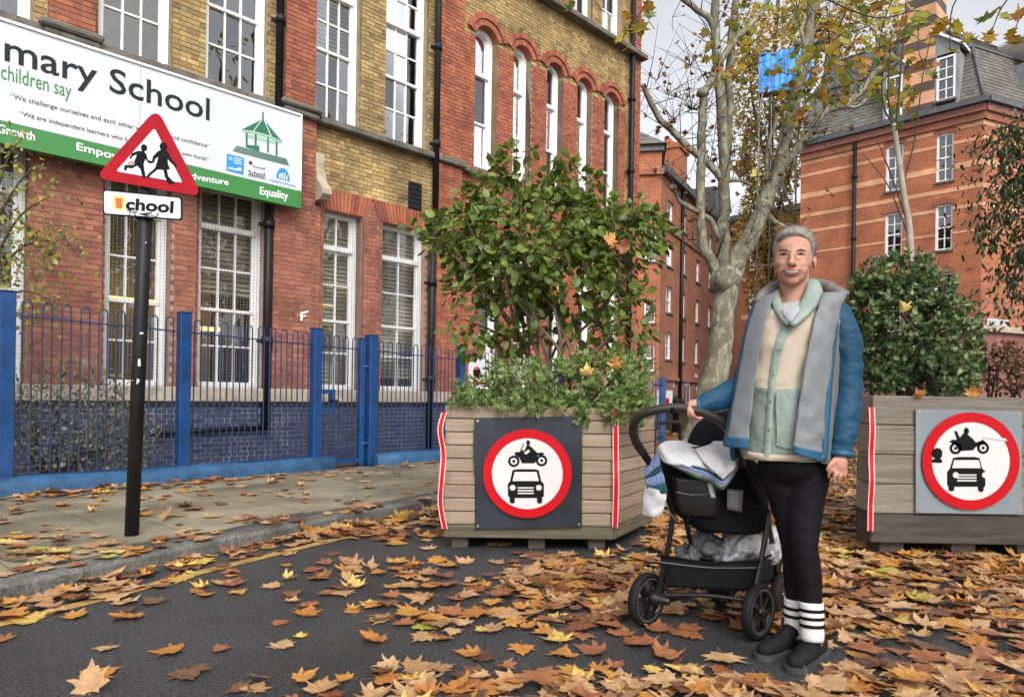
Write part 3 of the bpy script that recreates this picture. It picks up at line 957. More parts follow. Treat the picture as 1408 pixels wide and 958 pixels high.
# rooms behind the glass: floor, ceiling, back wall, blinds and lit tubes
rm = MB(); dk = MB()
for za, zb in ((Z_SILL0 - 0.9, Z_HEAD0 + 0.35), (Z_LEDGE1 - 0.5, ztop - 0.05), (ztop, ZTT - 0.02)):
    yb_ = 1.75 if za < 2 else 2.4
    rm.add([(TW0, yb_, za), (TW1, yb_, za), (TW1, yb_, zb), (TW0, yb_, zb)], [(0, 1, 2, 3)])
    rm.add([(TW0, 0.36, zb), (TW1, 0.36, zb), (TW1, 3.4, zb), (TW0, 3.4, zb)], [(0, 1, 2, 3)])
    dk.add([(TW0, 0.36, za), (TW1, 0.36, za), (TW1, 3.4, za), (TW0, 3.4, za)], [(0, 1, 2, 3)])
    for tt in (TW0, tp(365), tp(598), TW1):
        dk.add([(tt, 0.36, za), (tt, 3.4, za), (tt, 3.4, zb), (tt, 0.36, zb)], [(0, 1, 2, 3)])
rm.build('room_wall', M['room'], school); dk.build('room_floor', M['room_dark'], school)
rf = MB(); rf.bx(TW0, TW1, 0.0, 9.0, ZTT + 0.003, ZTT + 0.25); rf.bx(TW1 - 0.3, TW1 - 0.003, 0.36, 9, 0, ZTT); rf.build('roof_slab', M['brick_red'], school)
for i, (a, z) in enumerate(((gw[1], 2.15), (gw[2], 1.85), (gw[3], 2.4))):
    s = MB(); s.bx(a[0] + 0.15, a[0] + 1.0, 1.35, 1.5, z, z + 0.05); s.build('room_lamp', M['lamp'], school)
for (a, z) in ((uw[1], 7.1), (uw[2], 6.9)):
    s = MB(); s.bx(a[0] + 0.3, a[0] + 0.9, 1.2, 1.45, z, z + 0.05); s.build('room_lamp', M['lamp'], school)
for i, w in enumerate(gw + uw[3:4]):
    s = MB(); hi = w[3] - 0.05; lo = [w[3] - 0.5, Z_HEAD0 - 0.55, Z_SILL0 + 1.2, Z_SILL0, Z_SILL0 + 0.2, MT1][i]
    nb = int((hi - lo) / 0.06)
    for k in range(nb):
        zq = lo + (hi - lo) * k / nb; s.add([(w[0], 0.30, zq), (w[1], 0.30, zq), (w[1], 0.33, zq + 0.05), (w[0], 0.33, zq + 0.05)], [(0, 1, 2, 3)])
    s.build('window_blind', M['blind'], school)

# drainpipes with collars
def drain(px, py, z0, z1, y=-0.16, r=0.05):
    t = st(px, py)[0]; s = MB(); s.tube([(t, y, z0), (t, y, z1)], r, 12)
    o = s.build('drainpipe', M['black_iron'], school)
    z = z0 + 1.1
    while z < z1:
        c = MB(); c.tube([(t, y, z), (t, y, z + 0.1)], r * 1.35, 12); c.bx(t - r * 2, t + r * 2, y + r * 0.6, y + r * 1.2, z + 0.02, z + 0.06); c.build('pipe_collar', M['black_iron'], o); z += 1.5
    return o
drain(377, 60, Z_LEDGE1 - 0.1, ZTT); drain(363, 420, 0.5, Z_HEAD0 + 0.3, -0.1, 0.055)
drain(594, 100, Z_LEDGE1 - 1.0, ZTT, -0.14); drain(587, 420, PZ, Z_LEDGE1 - 0.9, -0.12, 0.055); drain(864, 150, PZ, ZTT, -0.1)
# dark vent grille and the white scroll bracket beside the board
s = MB(); t0, z1 = st(561, 249); t1, z0 = st(578, 291); s.bbox(t0, t1, -0.03, 0.02, z0, z1, 0.004)
vg = s.build('vent_grille', M['black_iron'], school)
for k in range(6):
    zq = z0 + 0.03 + (z1 - z0 - 0.06) * k / 5; q = MB(); q.bx(t0 + 0.02, t1 - 0.02, -0.042, -0.031, zq - 0.012, zq + 0.012); q.build('vent_slat', M['black_iron'], vg)
s = MB(); t0, zt_ = st(418, 208); t1 = st(440, 262)[0]; zb_ = st(430, 278)[1]
h = zt_ - zb_
prof = [(-0.08, zt_), (-0.1, zt_ - h * 0.3), (-0.16, zt_ - h * 0.6), (-0.3, zt_ - h * 0.8), (-0.3, zt_ - h * 0.9), (-0.22, zt_ - h), (0, zt_ - h), (0, zt_)]
s.prism([(t0 + 0.12, y, z) for y, z in prof], (0.14, 0, 0)); s.build('scroll_bracket', M['stone'], school)
# chalky graffiti scrap on the broad pier
for pts in ([(413, 429), (416, 429), (416, 441), (413, 441)], [(416, 429), (424, 427), (424, 429.5), (416, 431.5)], [(416, 434), (421, 433), (421, 435), (416, 436)]):
    s = MB(); s.prism([Vector((*st(*p, 0.118), 0)).xzy + Vector((0, -0.118, 0)) for p in pts], (0, -0.002, 0)); s.build('chalk_mark', M['white'], school)
# pipe running along the plinth
s = MB(); s.tube([(tp(200, 600), -0.09, 0.5), (tp(360, 600), -0.09, 0.53)], 0.03, 8); s.build('waste_pipe', M['black_iron'], school)

# ================================================================== SCHOOL BOARD
BPL = Plane(SO - SIN * 0.32, SX)
bt1, bz1 = BPL.uv(413, 160); bz0 = BPL.uv(413, 285)[1]
bt0 = -8.3
bz1l = BPL.uv(0, 28)[1]; bz0l = BPL.uv(0, 190)[1]
zgr = BPL.uv(413, 263)[1]
board = thing('school_board', 'long white school name board with green lower band on the brick wall', 'sign board', BPL.at(bt1, bz0))
def bq(a0, a1, b0, b1, o0, o1):
    s = MB(); s.prism([BPL.at(a0, b0, o0), BPL.at(a1, b0, o0), BPL.at(a1, b1, o0), BPL.at(a0, b1, o0)], BPL.n * (o1 - o0)); return s
bq(bt0, bt1 - 1.9 - 0.002, zgr, bz1, -0.08, 0).build('white_panel', M['white_sign'], board, True)
bq(bt1 - 1.9 + 0.002, bt1, zgr, bz1, -0.08, 0).build('white_panel', M['white_sign'], board, True)
bq(bt0, bt1, bz0, zgr - 0.001, -0.08, 0.002).build('green_band', M['green'], board, True)
for a0, a1, b0, b1 in ((bt0, bt1 + 0.02, bz1, bz1 + 0.025), (bt1, bt1 + 0.02, zgr, bz1), ):
    bq(a0, a1, b0, b1, -0.08, 0.02).build('white_frame', M['white'], board, True)
bq(bt0, bt1 + 0.02, bz0 - 0.02, bz0, -0.08, 0.02).build('green_frame', M['green'], board, True)
bq(bt1, bt1 + 0.02, bz0, zgr - 0.002, -0.08, 0.02).build('green_frame', M['green'], board, True)
def btext(body, pl, pr, hpx=None, mat='ink', bold=0.0, nm='lettering', capz=0.7):
    a0, b0 = BPL.uv(*pl); a1, b1 = BPL.uv(*pr)
    h = None
    if hpx: h = BPL.uv(*hpx)[1] - BPL.uv(hpx[0], pr[1] if abs(hpx[0] - pr[0]) < abs(hpx[0] - pl[0]) else pl[1])[1]
    return lettering(nm, body, board, BPL, a0, b0, a1, h, M[mat], 0.004, bold, (b1 - b0) / (a1 - a0), capz=capz)
btext('mary School', (6, 83), (288, 166), (287, 134.5), bold=0.01, capz=0.73)
a0, b0 = BPL.uv(6, 83); hcap = BPL.uv(287, 134.5)[1] - BPL.uv(287, 166)[1]
lettering('lettering', 'Pri', board, BPL, a0 - 0.06, b0, None, hcap * 0.9, M['ink'], 0.004, 0.01, align='r', capz=0.73)
btext('children say', (1, 108), (98, 135), (70, 115), 'green', 0.004)
btext('\u201cWe challenge ourselves and each other with respect and confidence\u201d', (14, 135), (288, 204), None)
btext('\u201cWe are independent learners who hold our future in our own hands\u201d', (27, 159), (287, 222), None)
btext('Growth', (-4, 182), (48, 193.5), (46, 182), 'white', 0.018); btext('Empowerment', (105, 206), (226, 236), (107, 195.5), 'white', 0.018)
btext('Adventure', (252, 244), (314, 255), (268, 235.5), 'white', 0.018); btext('Equality', (357, 267), (396, 274.5), (358, 256.5), 'white', 0.018)
def traced(nm, pts, mat, pl=BPL, off=0.002, th=0.003, parent=None, conv=None, world=True):
    s = MB(); q = [pl.hit(*(conv(*p) if conv else p), off) for p in pts]
    s.prism(q, pl.n * th); return s.build(nm, mat, parent or board, world)
z7 = lambda x, y: (290 + x / 6.846, 150 + y / 6.846)
logo = traced('bandstand_roof', [(295, 192), (478, 100), (500, 105), (668, 305), (560, 250), (400, 205)], M['green_dk'], conv=z7)
traced('bandstand_eaves', [(290, 195), (400, 207), (560, 252), (670, 308), (650, 322), (560, 272), (400, 228), (310, 215)], M['green_lt'], conv=z7, off=0.0025)
traced('bandstand_finial', [(484, 30), (496, 32), (496, 102), (482, 98)], M['green_dk'], conv=z7)
for p in ([(328, 225), (345, 228), (345, 362), (328, 358)], [(412, 235), (430, 240), (430, 388), (412, 384)], [(530, 262), (545, 266), (545, 410), (530, 406)], [(610, 305), (626, 310), (626, 440), (610, 436)]):
    traced('bandstand_post', p, M['green_dk'], conv=z7)
traced('bandstand_frieze', [(345, 230), (610, 305), (610, 332), (345, 262)], M['green_lt'], conv=z7, off=0.001)
traced('bandstand_panel', [(345, 338), (455, 350), (455, 398), (345, 366)], M['green_dk'], conv=z7, off=0.001)
for k in range(5):
    x0, y0, x1, y1 = 236 - k * 8, 345 + k * 11, 712 + k * 6, 470 + k * 14
    traced('bandstand_step', [(x0, y0), (x1, y1), (x1, y1 + 7), (x0, y0 + 6)], M['green_dk'], conv=z7)
for ln in (((478, 102), (400, 210)), ((502, 108), (566, 255))):
    (xa, ya), (xb, yb) = ln; traced('bandstand_ridge', [(xa - 3, ya), (xa + 3, ya), (xb + 4, yb), (xb - 4, yb)], M['white'], conv=z7, off=0.004)
traced('blue_badge', [(148, 420), (312, 462), (306, 618), (146, 578)], M['cyan'], conv=z7)
a0, b0 = BPL.uv(*z7(158, 562)); a1 = BPL.uv(*z7(252, 580))[0]
lettering('lettering', 'unicef', board, BPL, a0, b0, a1, None, M['white'], 0.007, 0.02, -0.02)
s = MB(); ca, cb_ = BPL.uv(*z7(270, 568)); s.ring(BPL, ca, cb_, 0, 0.022, 0.004, 0.003, 20); s.build('globe_emblem', M['white'], board, True)
s = MB(); ca, cb_ = BPL.uv(*z7(182, 468)); s.ring(BPL, ca, cb_, 0.014, 0.02, 0.004, 0.003, 20); s.build('globe_emblem', M['white'], board, True)
for k in range(3): traced('badge_line', [(212, 455 + k * 22), (290, 473 + k * 22), (290, 483 + k * 22), (212, 465 + k * 22)], M['white_sign'], conv=z7, off=0.005)
star = []
ca, cb_ = BPL.uv(*z7(372, 508))
for k in range(10):
    r_ = 0.035 if k % 2 == 0 else 0.012; t_ = math.pi / 2 + k * math.pi / 5; star.append(BPL.at(ca + r_ * math.cos(t_), cb_ + r_ * math.sin(t_), 0.002))
s = MB(); s.prism(star, BPL.n * 0.003); s.build('star_emblem', M['black'], board, True)
def ztext(body, x0, y0, x1, y1, mat, bold=0.0):
    a0, b0 = BPL.uv(*z7(x0, y0)); a1, b1 = BPL.uv(*z7(x1, y1)); lettering('lettering', body, board, BPL, a0, b0, a1, None, M[mat], 0.004, bold, (b1 - b0) / (a1 - a0))
ztext('Stonewall', 396, 548, 508, 574, 'ink'); ztext('School', 352, 618, 508, 640, 'ink', 0.01); ztext('CHAMPION', 346, 634, 512, 668, 'ink'); ztext('Healthy Schools', 552, 680, 794, 738, 'cyan')
pts = []
ca, cb_ = BPL.uv(*z7(678, 660))
R_ = abs(BPL.uv(*z7(678, 555))[1] - cb_)
ra = BPL.uv(*z7(740, 660))[0] - ca
s = MB(); s.prism([BPL.at(ca + ra * math.cos(math.pi * k / 16), cb_ - 0.004 + R_ * math.sin(math.pi * k / 16), 0.002) for k in range(17)], BPL.n * 0.003); s.build('half_disc_emblem', M['cyan'], board, True)
for dx, hh in ((-0.55, 0.45), (-0.2, 0.55), (0.15, 0.6), (0.5, 0.4)):
    s = MB(); s.prism([BPL.at(ca + ra * (dx - 0.1), cb_, 0.006), BPL.at(ca + ra * (dx + 0.1), cb_, 0.006), BPL.at(ca + ra * (dx + 0.16), cb_ + R_ * hh, 0.006), BPL.at(ca + ra * (dx - 0.02), cb_ + R_ * hh * 0.9, 0.006)], BPL.n * 0.002); s.build('figure_emblem', M['white'], board, True)

# ================================================================== RAILINGS
posts = [8, 252, 434, 510, 633]
ps = [fence_s(p) for p in posts]
def hoop_mesh():
    s = MB(); r = 0.0075; w = 0.036
    pts = [(-w, 0, 0.13)] + [(-w, 0, 0.5), (-w, 0, 1.0 - w)] + [(-w * math.cos(math.pi * k / 8), 0, 1.0 - w + w * math.sin(math.pi * k / 8)) for k in range(1, 8)] + [(w, 0, 1.0 - w), (w, 0, 0.5), (w, 0, 0.13)]
    s.tube([(x, y, (z - 1) if z > 0.6 else z) for x, y, z in pts], r, 6, caps=False); return s
hoops = {}
def hoop(h):
    k = round(h, 2)
    if k not in hoops:
        s = MB(); r = 0.0075; w = 0.036
        s.tube([(-w, 0, 0.13), (-w, 0, k * 0.5), (-w, 0, k - w)] + [(-w * math.cos(math.pi * q / 8), 0, k - w + w * math.sin(math.pi * q / 8)) for q in range(1, 8)] + [(w, 0, k - w), (w, 0, k * 0.5), (w, 0, 0.13)], r, 6, caps=False)
        hoops[k] = s.mesh('hoop_bar', M['blue_bar'])
    return hoops[k]
fa = math.atan2(FE.y, FE.x)
def railing_run(root, s0, s1, drop=0.0):
    n = max(1, int(round((s1 - s0) / 0.146)))
    for i in range(n):
        s = s0 + (s1 - s0) * (i + 0.5) / n
        o = bpy.data.objects.new('hoop_bar', hoop(fence_h(s) - 0.02)); COL.objects.link(o); o.parent = root
        o.matrix_local = frame_of(root).inverted() @ Matrix.Translation(fence_pt(s)) @ Matrix.Rotation(fa, 4, 'Z')
    for zz in (lambda s: fence_h(s) - 0.16, lambda s: 0.15):
        r = MB(); a, b = fence_pt(s0, zz(s0)), fence_pt(s1, zz(s1))
        q = (b - a).normalized(); sd = FN * 0.018; up = Vector((0, 0, 0.006))
        r.add([a + sd - up, b + sd - up, b + sd + up, a + sd + up, a - sd - up, b - sd - up, b - sd + up, a - sd + up], [(0, 1, 2, 3), (4, 5, 6, 7), (3, 2, 6, 7), (0, 1, 5, 4)])
        r.build('rail', M['blue_bar'], root, True)
def fpost(root, s, w=0.11, h=None, nm='post'):
    h = h or fence_h(s) + 0.03; m = MB(); m.bbox(-w / 2, w / 2, -w / 2, w / 2, 0, h, 0.006); m.bbox(-w / 2 - 0.006, w / 2 + 0.006, -w / 2 - 0.006, w / 2 + 0.006, h, h + 0.012, 0.004)
    o = m.build(nm, M['blue'], root); o.matrix_local = frame_of(root).inverted() @ Matrix.Translation(fence_pt(s)) @ Matrix.Rotation(fa, 4, 'Z'); return o
def base_kerb(root, s0, s1):
    n = max(2, int((s1 - s0) / 0.5)); rg = []
    for i in range(n + 1):
        s = s0 + (s1 - s0) * i / n; j = 0.008 * math.sin(i * 2.3)
        rg.append([fence_pt(s, z + (j if z > 0.05 else 0), d) for d, z in ((0.15, -0.03), (0.15, 0.07), (0.12, 0.12), (0.06, 0.145), (-0.06, 0.145), (-0.14, 0.11), (-0.15, -0.03))])
    m = MB(); m.loft(rg, closed=False, smooth=True); k = len(rg[0])
    m.f.append(tuple(range(k))); m.m.append(0); m.sm.append(False); m.f.append(tuple(n * k + q for q in range(k))); m.m.append(0); m.sm.append(False)
    m.build('base_kerb', M['blue_kerb'], root, True)
fence1 = thing('metal_railing', 'blue bow top railing left of the gate on a worn blue kerb', 'railing', fence_pt(ps[1]))
for s in (ps[0] - 2.0, ps[0], ps[1], ps[2]): fpost(fence1, s)
railing_run(fence1, ps[0] - 1.95, ps[0] - 0.07); railing_run(fence1, ps[0] + 0.07, ps[1] - 0.07); railing_run(fence1, ps[1] + 0.07, ps[2] - 0.07); base_kerb(fence1, ps[0] - 3, ps[2] + 0.2)
gate = thing('railing_gate', 'blue bow top gate between two thick posts with an open lock box', 'gate', fence_pt((ps[2] + ps[3]) / 2))
fpost(gate, ps[3], 0.13); fpost(gate, ps[3] - 0.15, 0.07, fence_h(ps[3]) - 0.02, 'gate_stile'); railing_run(gate, ps[2] + 0.08, ps[3] - 0.19)
for (sa, sb, za, zb) in ((ps[2] + 0.06, ps[2] + 0.26, 0.9, 0.95), (ps[2] + 0.06, ps[2] + 0.26, 0.68, 0.73), (ps[2] + 0.21, ps[2] + 0.26, 0.73, 0.9), (ps[2] + 0.06, ps[3] - 0.15, 0.05, 0.1), (ps[2] + 0.1, ps[2] + 0.16, 0.0, 0.16)):
    m = MB(); m.box((0, 0, 0), (sb - sa, 0.05, zb - za), Matrix.Rotation(fa, 3, 'Z')); m.v = [tuple(Vector(v) + fence_pt((sa + sb) / 2, (za + zb) / 2)) for v in m.v]
    m.build('lock_box' if za > 0.5 else 'gate_rail', M['blue'], gate, True)
m = MB(); m.tube([fence_pt(ps[2] + 0.2, 0.82, 0.0), fence_pt(ps[2] + 0.2, 0.82, 0.07), fence_pt(ps[2] + 0.27, 0.82, 0.08)], 0.012, 8); m.build('gate_handle', M['black_iron'], gate, True)
for zz in (0.28, 1.25):
    m = MB(); m.tube([fence_pt(ps[3] - 0.16, zz, 0.02), fence_pt(ps[3] - 0.04, zz, 0.05)], 0.018, 8); m.build('hinge', M['blue'], gate, True)
fence2 = thing('metal_railing', 'blue bow top railing right of the gate running behind the planter', 'railing', fence_pt(ps[4]))
fpost(fence2, ps[4], 0.1); fpost(fence2, ps[4] + 2.4, 0.1); railing_run(fence2, ps[3] + 0.08, ps[4] - 0.06); railing_run(fence2, ps[4] + 0.06, ps[4] + 2.34); base_kerb(fence2, ps[3] + 0.02, ps[4] + 2.6)
# warning sheet tied to it
NPL = Plane(fence_pt(0, 0, 0.03), FE)
notice = thing('warning_notice', 'small white notice with a red ring tied to the blue railing', 'notice', NPL.hit(655, 530))
traced('sheet', [(644, 492), (667, 494), (667, 536), (644, 535)], M['white_sign'], NPL, 0, 0.003, notice)
s = MB(); a, b = NPL.uv(655.5, 512); s.ring(NPL, a, b, 0.06, 0.085, 0.004, 0.002, 28); s.build('red_ring', M['red'], notice, True)
traced('black_mark', [(651, 508), (660, 507), (661, 519), (652, 520)], M['black'], NPL, 0.004, 0.002, notice)
traced('red_strip', [(650, 524), (663, 524), (663, 529), (650, 529)], M['red'], NPL, 0.004, 0.002, notice)
# far end of the railings beyond the planter
far_f = thing('metal_railing', 'end of blue railings with a thick post behind the planted shrub', 'railing', G(905, 591, PZ))
a_, b_ = P(886, 590, 13.4), P(911, 590, 13.9); a_.z = b_.z = PZ; dv = (b_ - a_)
for k in range(6):
    p = a_ + dv * k / 5; w = 0.09 if k == 5 else 0.025; hh = 1.33 if k == 5 else 1.3
    m = MB(); m.bx(p.x - w / 2, p.x + w / 2, p.y - w / 2, p.y + w / 2, PZ, PZ + hh); m.build('post' if k == 5 else 'bar', M['blue'], far_f, True)
for zz in (0.12, 1.17):
    m = MB(); m.tube([a_ + Vector((0, 0, zz)), b_ + Vector((0, 0, zz))], 0.025, 6); m.build('rail', M['blue'], far_f, True)

# ================================================================== CROSSING SIGN
B0 = G(181, 735, PZ)
TZ = B0.y
pole_top = P(203.5, 205, TZ - 0.02)
sgn = thing('school_crossing_sign', 'red triangle children crossing sign with school plate on a black pole', 'road sign', B0)
m = MB(); dirp = (pole_top - B0).normalized(); tp_ = P(199.5, 300, TZ)
m.tube([B0 - Vector((0, 0, 0.02)), B0 + dirp * 1.25, B0 + dirp * 2.5], 0.042, 20); m.build('pole', M['black_iron'], sgn, True)
c0, c1, c2 = P(216, 149, TZ - 0.075), P(131, 245, TZ - 0.05), P(279, 271, TZ - 0.10)
TPL = Plane(c1, (c2 - c1), (c0 - c1))
def tri(off, inset, rcut, th, mat, nm, parent=sgn):
    pts2 = [TPL.uv(216, 149), TPL.uv(131, 245), TPL.uv(279, 271)]
    cx_ = sum(p[0] for p in pts2) / 3; cy_ = sum(p[1] for p in pts2) / 3
    pts2 = [(cx_ + (p[0] - cx_) * inset, cy_ + (p[1] - cy_) * inset) for p in pts2]
    out = []
    for i in range(3):
        p, a, b = Vector(pts2[i]), Vector(pts2[i - 1]), Vector(pts2[(i + 1) % 3])
        u, v = (a - p).normalized() * rcut, (b - p).normalized() * rcut
        for k in range(7):
            t = k / 6; out.append((p + u) * (1 - t) ** 2 + p * 2 * t * (1 - t) + (p + v) * t * t)
    s = MB(); s.prism([TPL.at(p.x, p.y, off) for p in out], TPL.n * th); return s.build(nm, mat, parent, True)
tp3 = tri(0, 1.0, 0.085, 0.004, M['red_dull'], 'triangle_plate')
tri(0.005, 0.62, 0.02, 0.0015, M['white_sign'], 'white_triangle', tp3)
z1f = lambda x, y: (x / 3.302, y / 3.302)
boy = [(655, 655), (668, 665), (668, 680), (655, 690), (664, 700), (672, 728), (690, 732), (693, 742), (676, 742), (660, 722), (652, 745), (655, 770), (662, 806), (648, 808), (638, 768), (622, 752), (600, 765), (578, 762), (572, 776), (563, 772), (566, 750), (598, 748), (612, 728), (622, 702), (604, 708), (592, 724), (588, 716), (600, 696), (630, 685), (644, 688), (640, 670), (645, 658)]
girl = [(742, 645), (756, 652), (760, 668), (752, 680), (764, 692), (778, 722), (803, 752), (798, 760), (772, 736), (762, 722), (762, 742), (772, 768), (758, 772), (764, 800), (792, 830), (786, 836), (764, 834), (748, 800), (742, 772), (716, 770), (688, 792), (674, 808), (664, 802), (676, 788), (704, 764), (714, 735), (720, 712), (704, 722), (700, 740), (690, 738), (694, 712), (716, 688), (730, 682), (724, 664), (730, 650)]
traced('child_silhouette', boy, M['black'], TPL, 0.0066, 0.001, tp3, z1f); traced('child_silhouette', girl, M['black'], TPL, 0.0066, 0.001, tp3, z1f)
traced('satchel_mark', [(582, 733), (612, 730), (610, 750), (578, 752)], M['stone'], TPL, 0.0078, 0.001, tp3, z1f)
q0, q1, q2 = P(142, 296, TZ - 0.05), P(251, 303, TZ - 0.085), P(142, 261, TZ - 0.05)
QPL = Plane(q0, q1 - q0, q2 - q0)
def plate(off, th, inset, mat, nm, parent, rc=0.018):
    cs = [QPL.uv(142, 295.5), QPL.uv(251, 303.5), QPL.uv(251, 271), QPL.uv(142, 260.5)]
    cx_ = sum(p[0] for p in cs) / 4; cy_ = sum(p[1] for p in cs) / 4; out = []
    cs = [Vector((p[0] - math.copysign(inset, p[0] - cx_), p[1] - math.copysign(inset, p[1] - cy_))) for p in cs]
    for i in range(4):
        p = cs[i]; u = (cs[i - 1] - p).normalized() * rc; v = (cs[(i + 1) % 4] - p).normalized() * rc
        for k in range(5): t = k / 4; out.append((p + u) * (1 - t) ** 2 + p * 2 * t * (1 - t) + (p + v) * t * t)
    s = MB(); s.prism([QPL.at(p.x, p.y, off) for p in out], QPL.n * th); return s.build(nm, mat, parent, True)
npl = plate(0, 0.004, 0, M['black'], 'name_plate', sgn); plate(0.0045, 0.001, 0.009, M['white_sign'], 'white_field', npl)
z2f = lambda x, y: (x / 4.167, 260 + y / 4.167)
a0, b0 = QPL.uv(*z2f(722, 117)); a1, b1 = QPL.uv(*z2f(995, 137)); hh = QPL.uv(*z2f(793, 55))[1] - QPL.uv(*z2f(793, 122))[1]
lettering('lettering', 'chool', npl, QPL, a0, b0, a1, hh, M['black'], 0.0062, 0.035, (b1 - b0) / (a1 - a0), capz=0.73)
M['sticker'] = pmat('yellow_sticker', (0.75, 0.6, 0.12), 0.5, 0.1, 10); M['sticker_red'] = pmat('red_sticker', (0.55, 0.12, 0.04), 0.5, 0.2, 30)
traced('sticker', [(652, 38), (715, 44), (710, 122), (648, 112)], M['sticker'], QPL, 0.006, 0.001, npl, z2f)
traced('sticker_print', [(660, 50), (704, 54), (698, 112), (666, 106)], M['sticker_red'], QPL, 0.0072, 0.001, npl, z2f)
for p in ([(725, 118), (750, 122), (745, 150), (740, 148), (744, 128), (725, 122)], [(750, 130), (788, 128), (788, 132), (772, 134), (782, 158), (776, 158), (766, 135), (750, 134)], [(800, 140), (870, 134), (872, 138), (840, 150), (868, 152), (840, 156), (800, 144)], [(905, 136), (910, 138), (898, 164), (865, 152), (868, 148), (894, 158)]):
    traced('scribble', p, M['ink'], QPL, 0.0062, 0.001, npl, z2f)
for zz in (2.0, 2.28):
    m = MB(); p = B0 + dirp * zz; m.tube([p - dirp * 0.015, p + dirp * 0.015], 0.048, 16); m.box(p + Vector((0.0, -0.033, 0)), (0.10, 0.02, 0.03)); m.build('clip', M['black_iron'], sgn, True)
for (x, y, w, h, rot) in ((190.5, 498.5, 0.025, 0.045, 0.1), (187, 523, 0.04, 0.03, -0.6), (191.5, 458, 0.05, 0.012, -0.02), (197, 333, 0.04, 0.01, -0.2)):
    p = P(x, y, TZ - 0.046); R = Matrix.Rotation(-rot, 3, 'Y'); m = MB(); m.box(p, (w, 0.004, h), R); m.build('torn_sticker', M['white_sign'], sgn, True)
# ================================================================== PLANTERS
M['plank'] = pmat('weathered_plank', None, 0.75, 0.25, 2.5, 0.35, 60, fine=0.22, stretch=(1.2, 1.2, 26),
    pal=[(0.27, 0.2, 0.14), (0.33, 0.25, 0.18), (0.23, 0.17, 0.12), (0.36, 0.28, 0.2), (0.3, 0.23, 0.165)])
M['plank_grey'] = pmat('grey_weathered_plank', None, 0.8, 0.35, 2.5, 0.35, 60, fine=0.25, stretch=(1.2, 1.2, 26),
    pal=[(0.2, 0.17, 0.135), (0.25, 0.215, 0.175), (0.17, 0.145, 0.115), (0.23, 0.195, 0.155)])
M['plank_base'] = pmat('damp_base_plank', (0.12, 0.1, 0.065), 0.8, 0.5, 2.5, 0.35, 60, fine=0.25, stretch=(1.2, 1.2, 14))
M['plank_black'] = pmat('damp_black_plank', (0.06, 0.048, 0.038), 0.8, 0.6, 2.0, 0.35, 60, fine=0.25, stretch=(1.2, 1.2, 10))
M['soil'] = pmat('soil', (0.035, 0.024, 0.016), 0.95, 0.4, 12, 1.0, 40)
M['dark_board'] = pmat('dark_sign_board', (0.022, 0.026, 0.035), 0.5, 0.35, 4, 0.05, 50, spec=0.3)
M['grey_board'] = pmat('grey_sign_board', (0.2, 0.23, 0.245), 0.45, 0.1, 4, 0.05, 50)
M['disc_white'] = pmat('sign_disc_white', (0.62, 0.61, 0.6), 0.4, 0.04, 8)
M['strip'] = pmat('red_reflective_strip', (0.6, 0.008, 0.016), 0.4, 0.1, 10, spec=0.2)
M['strip_edge'] = pmat('strip_edge', (0.75, 0.55, 0.52), 0.4, 0.1, 10)
M['bolt'] = pmat('bolt_steel', (0.45, 0.45, 0.45), 0.35, 0.1, 10, metal=0.9)

def planter(nm, label, poly, zs, mats, base_mat, face_edges, seed, inset_alt=True):
    """timber planter: one plank per course and side. poly: plan corners; zs: course heights"""
    rs = random.Random(seed)
    root = thing(nm, label, 'planter', Vector((sum(p[0] for p in poly) / len(poly), sum(p[1] for p in poly) / len(poly), 0)))
    n = len(poly)
    for i in range(n):
        a, b = Vector((*poly[i], 0)), Vector((*poly[(i + 1) % n], 0))
        d = (b - a); L_ = d.length; d.normalize(); nn = Vector((d.y, -d.x, 0))
        R = Matrix((d, nn, Vector((0, 0, 1)))).transposed()
        for j in range(len(zs) - 1):
            z0, z1 = zs[j] + 0.0025, zs[j + 1] - 0.0025
            e0 = 0.022 if (j + i) % 2 else 0.0; e1 = 0.022 if (j + i + 1) % 2 == 0 and i in face_edges else 0.0
            y0 = rs.uniform(-0.004, 0.003)
            m = MB(); m.bbox(e0 + 0.001, L_ - e1 - 0.001, -0.045, y0, z0, z1, 0.005)
            m.v = [tuple(a + R @ Vector(v)) for v in m.v]
            m.build('plank', base_mat if j == 0 else mats, root, True)
    s = MB(); ins = [Vector((*p, zs[-1] - 0.07)) for p in poly]; cc = sum(ins, Vector()) / n
    s.add([p + (cc - p) * 0.04 for p in ins], [tuple(range(n))]); s.build('soil', M['soil'], root, True)
    bk = MB(); bk.add([p + (cc - p) * 0.05 for p in ins] + [Vector((p.x, p.y, zs[0] + 0.01)) + (cc - p) * 0.05 for p in ins], [(k, (k + 1) % n, n + (k + 1) % n, n + k) for k in range(n)])
    bk.build('liner', M['soil'], root, True)
    return root

YL = 4.45
PLL = Plane((0, YL, 0), (1, 0, 0))
xl0, zl1 = PLL.uv(612, 557); xl1 = PLL.uv(847, 560)[0]; zlb = 0.075
poly_l = [(xl0, YL), (xl1, YL), (xl1 + 0.40, YL + 0.72), (xl1 + 0.2, YL + 1.5), (xl0 + 0.05, YL + 1.5)]
zs_l = [zlb + (zl1 - zlb) * k / 10 for k in range(11)]
planter_l = planter('timber_planter', 'pale brown timber planter with a dark no motor vehicles board by the kerb', poly_l, zs_l, M['plank'], M['plank_base'], (0, 1), 4)
for x in (xl0 + 0.05, (xl0 + xl1) / 2, xl1 - 0.16):
    s = MB(); s.bbox(x, x + 0.11, YL + 0.04, YL + 1.3, 0, zlb - 0.001, 0.005); s.build('foot', M['plank_black'], planter_l, True)

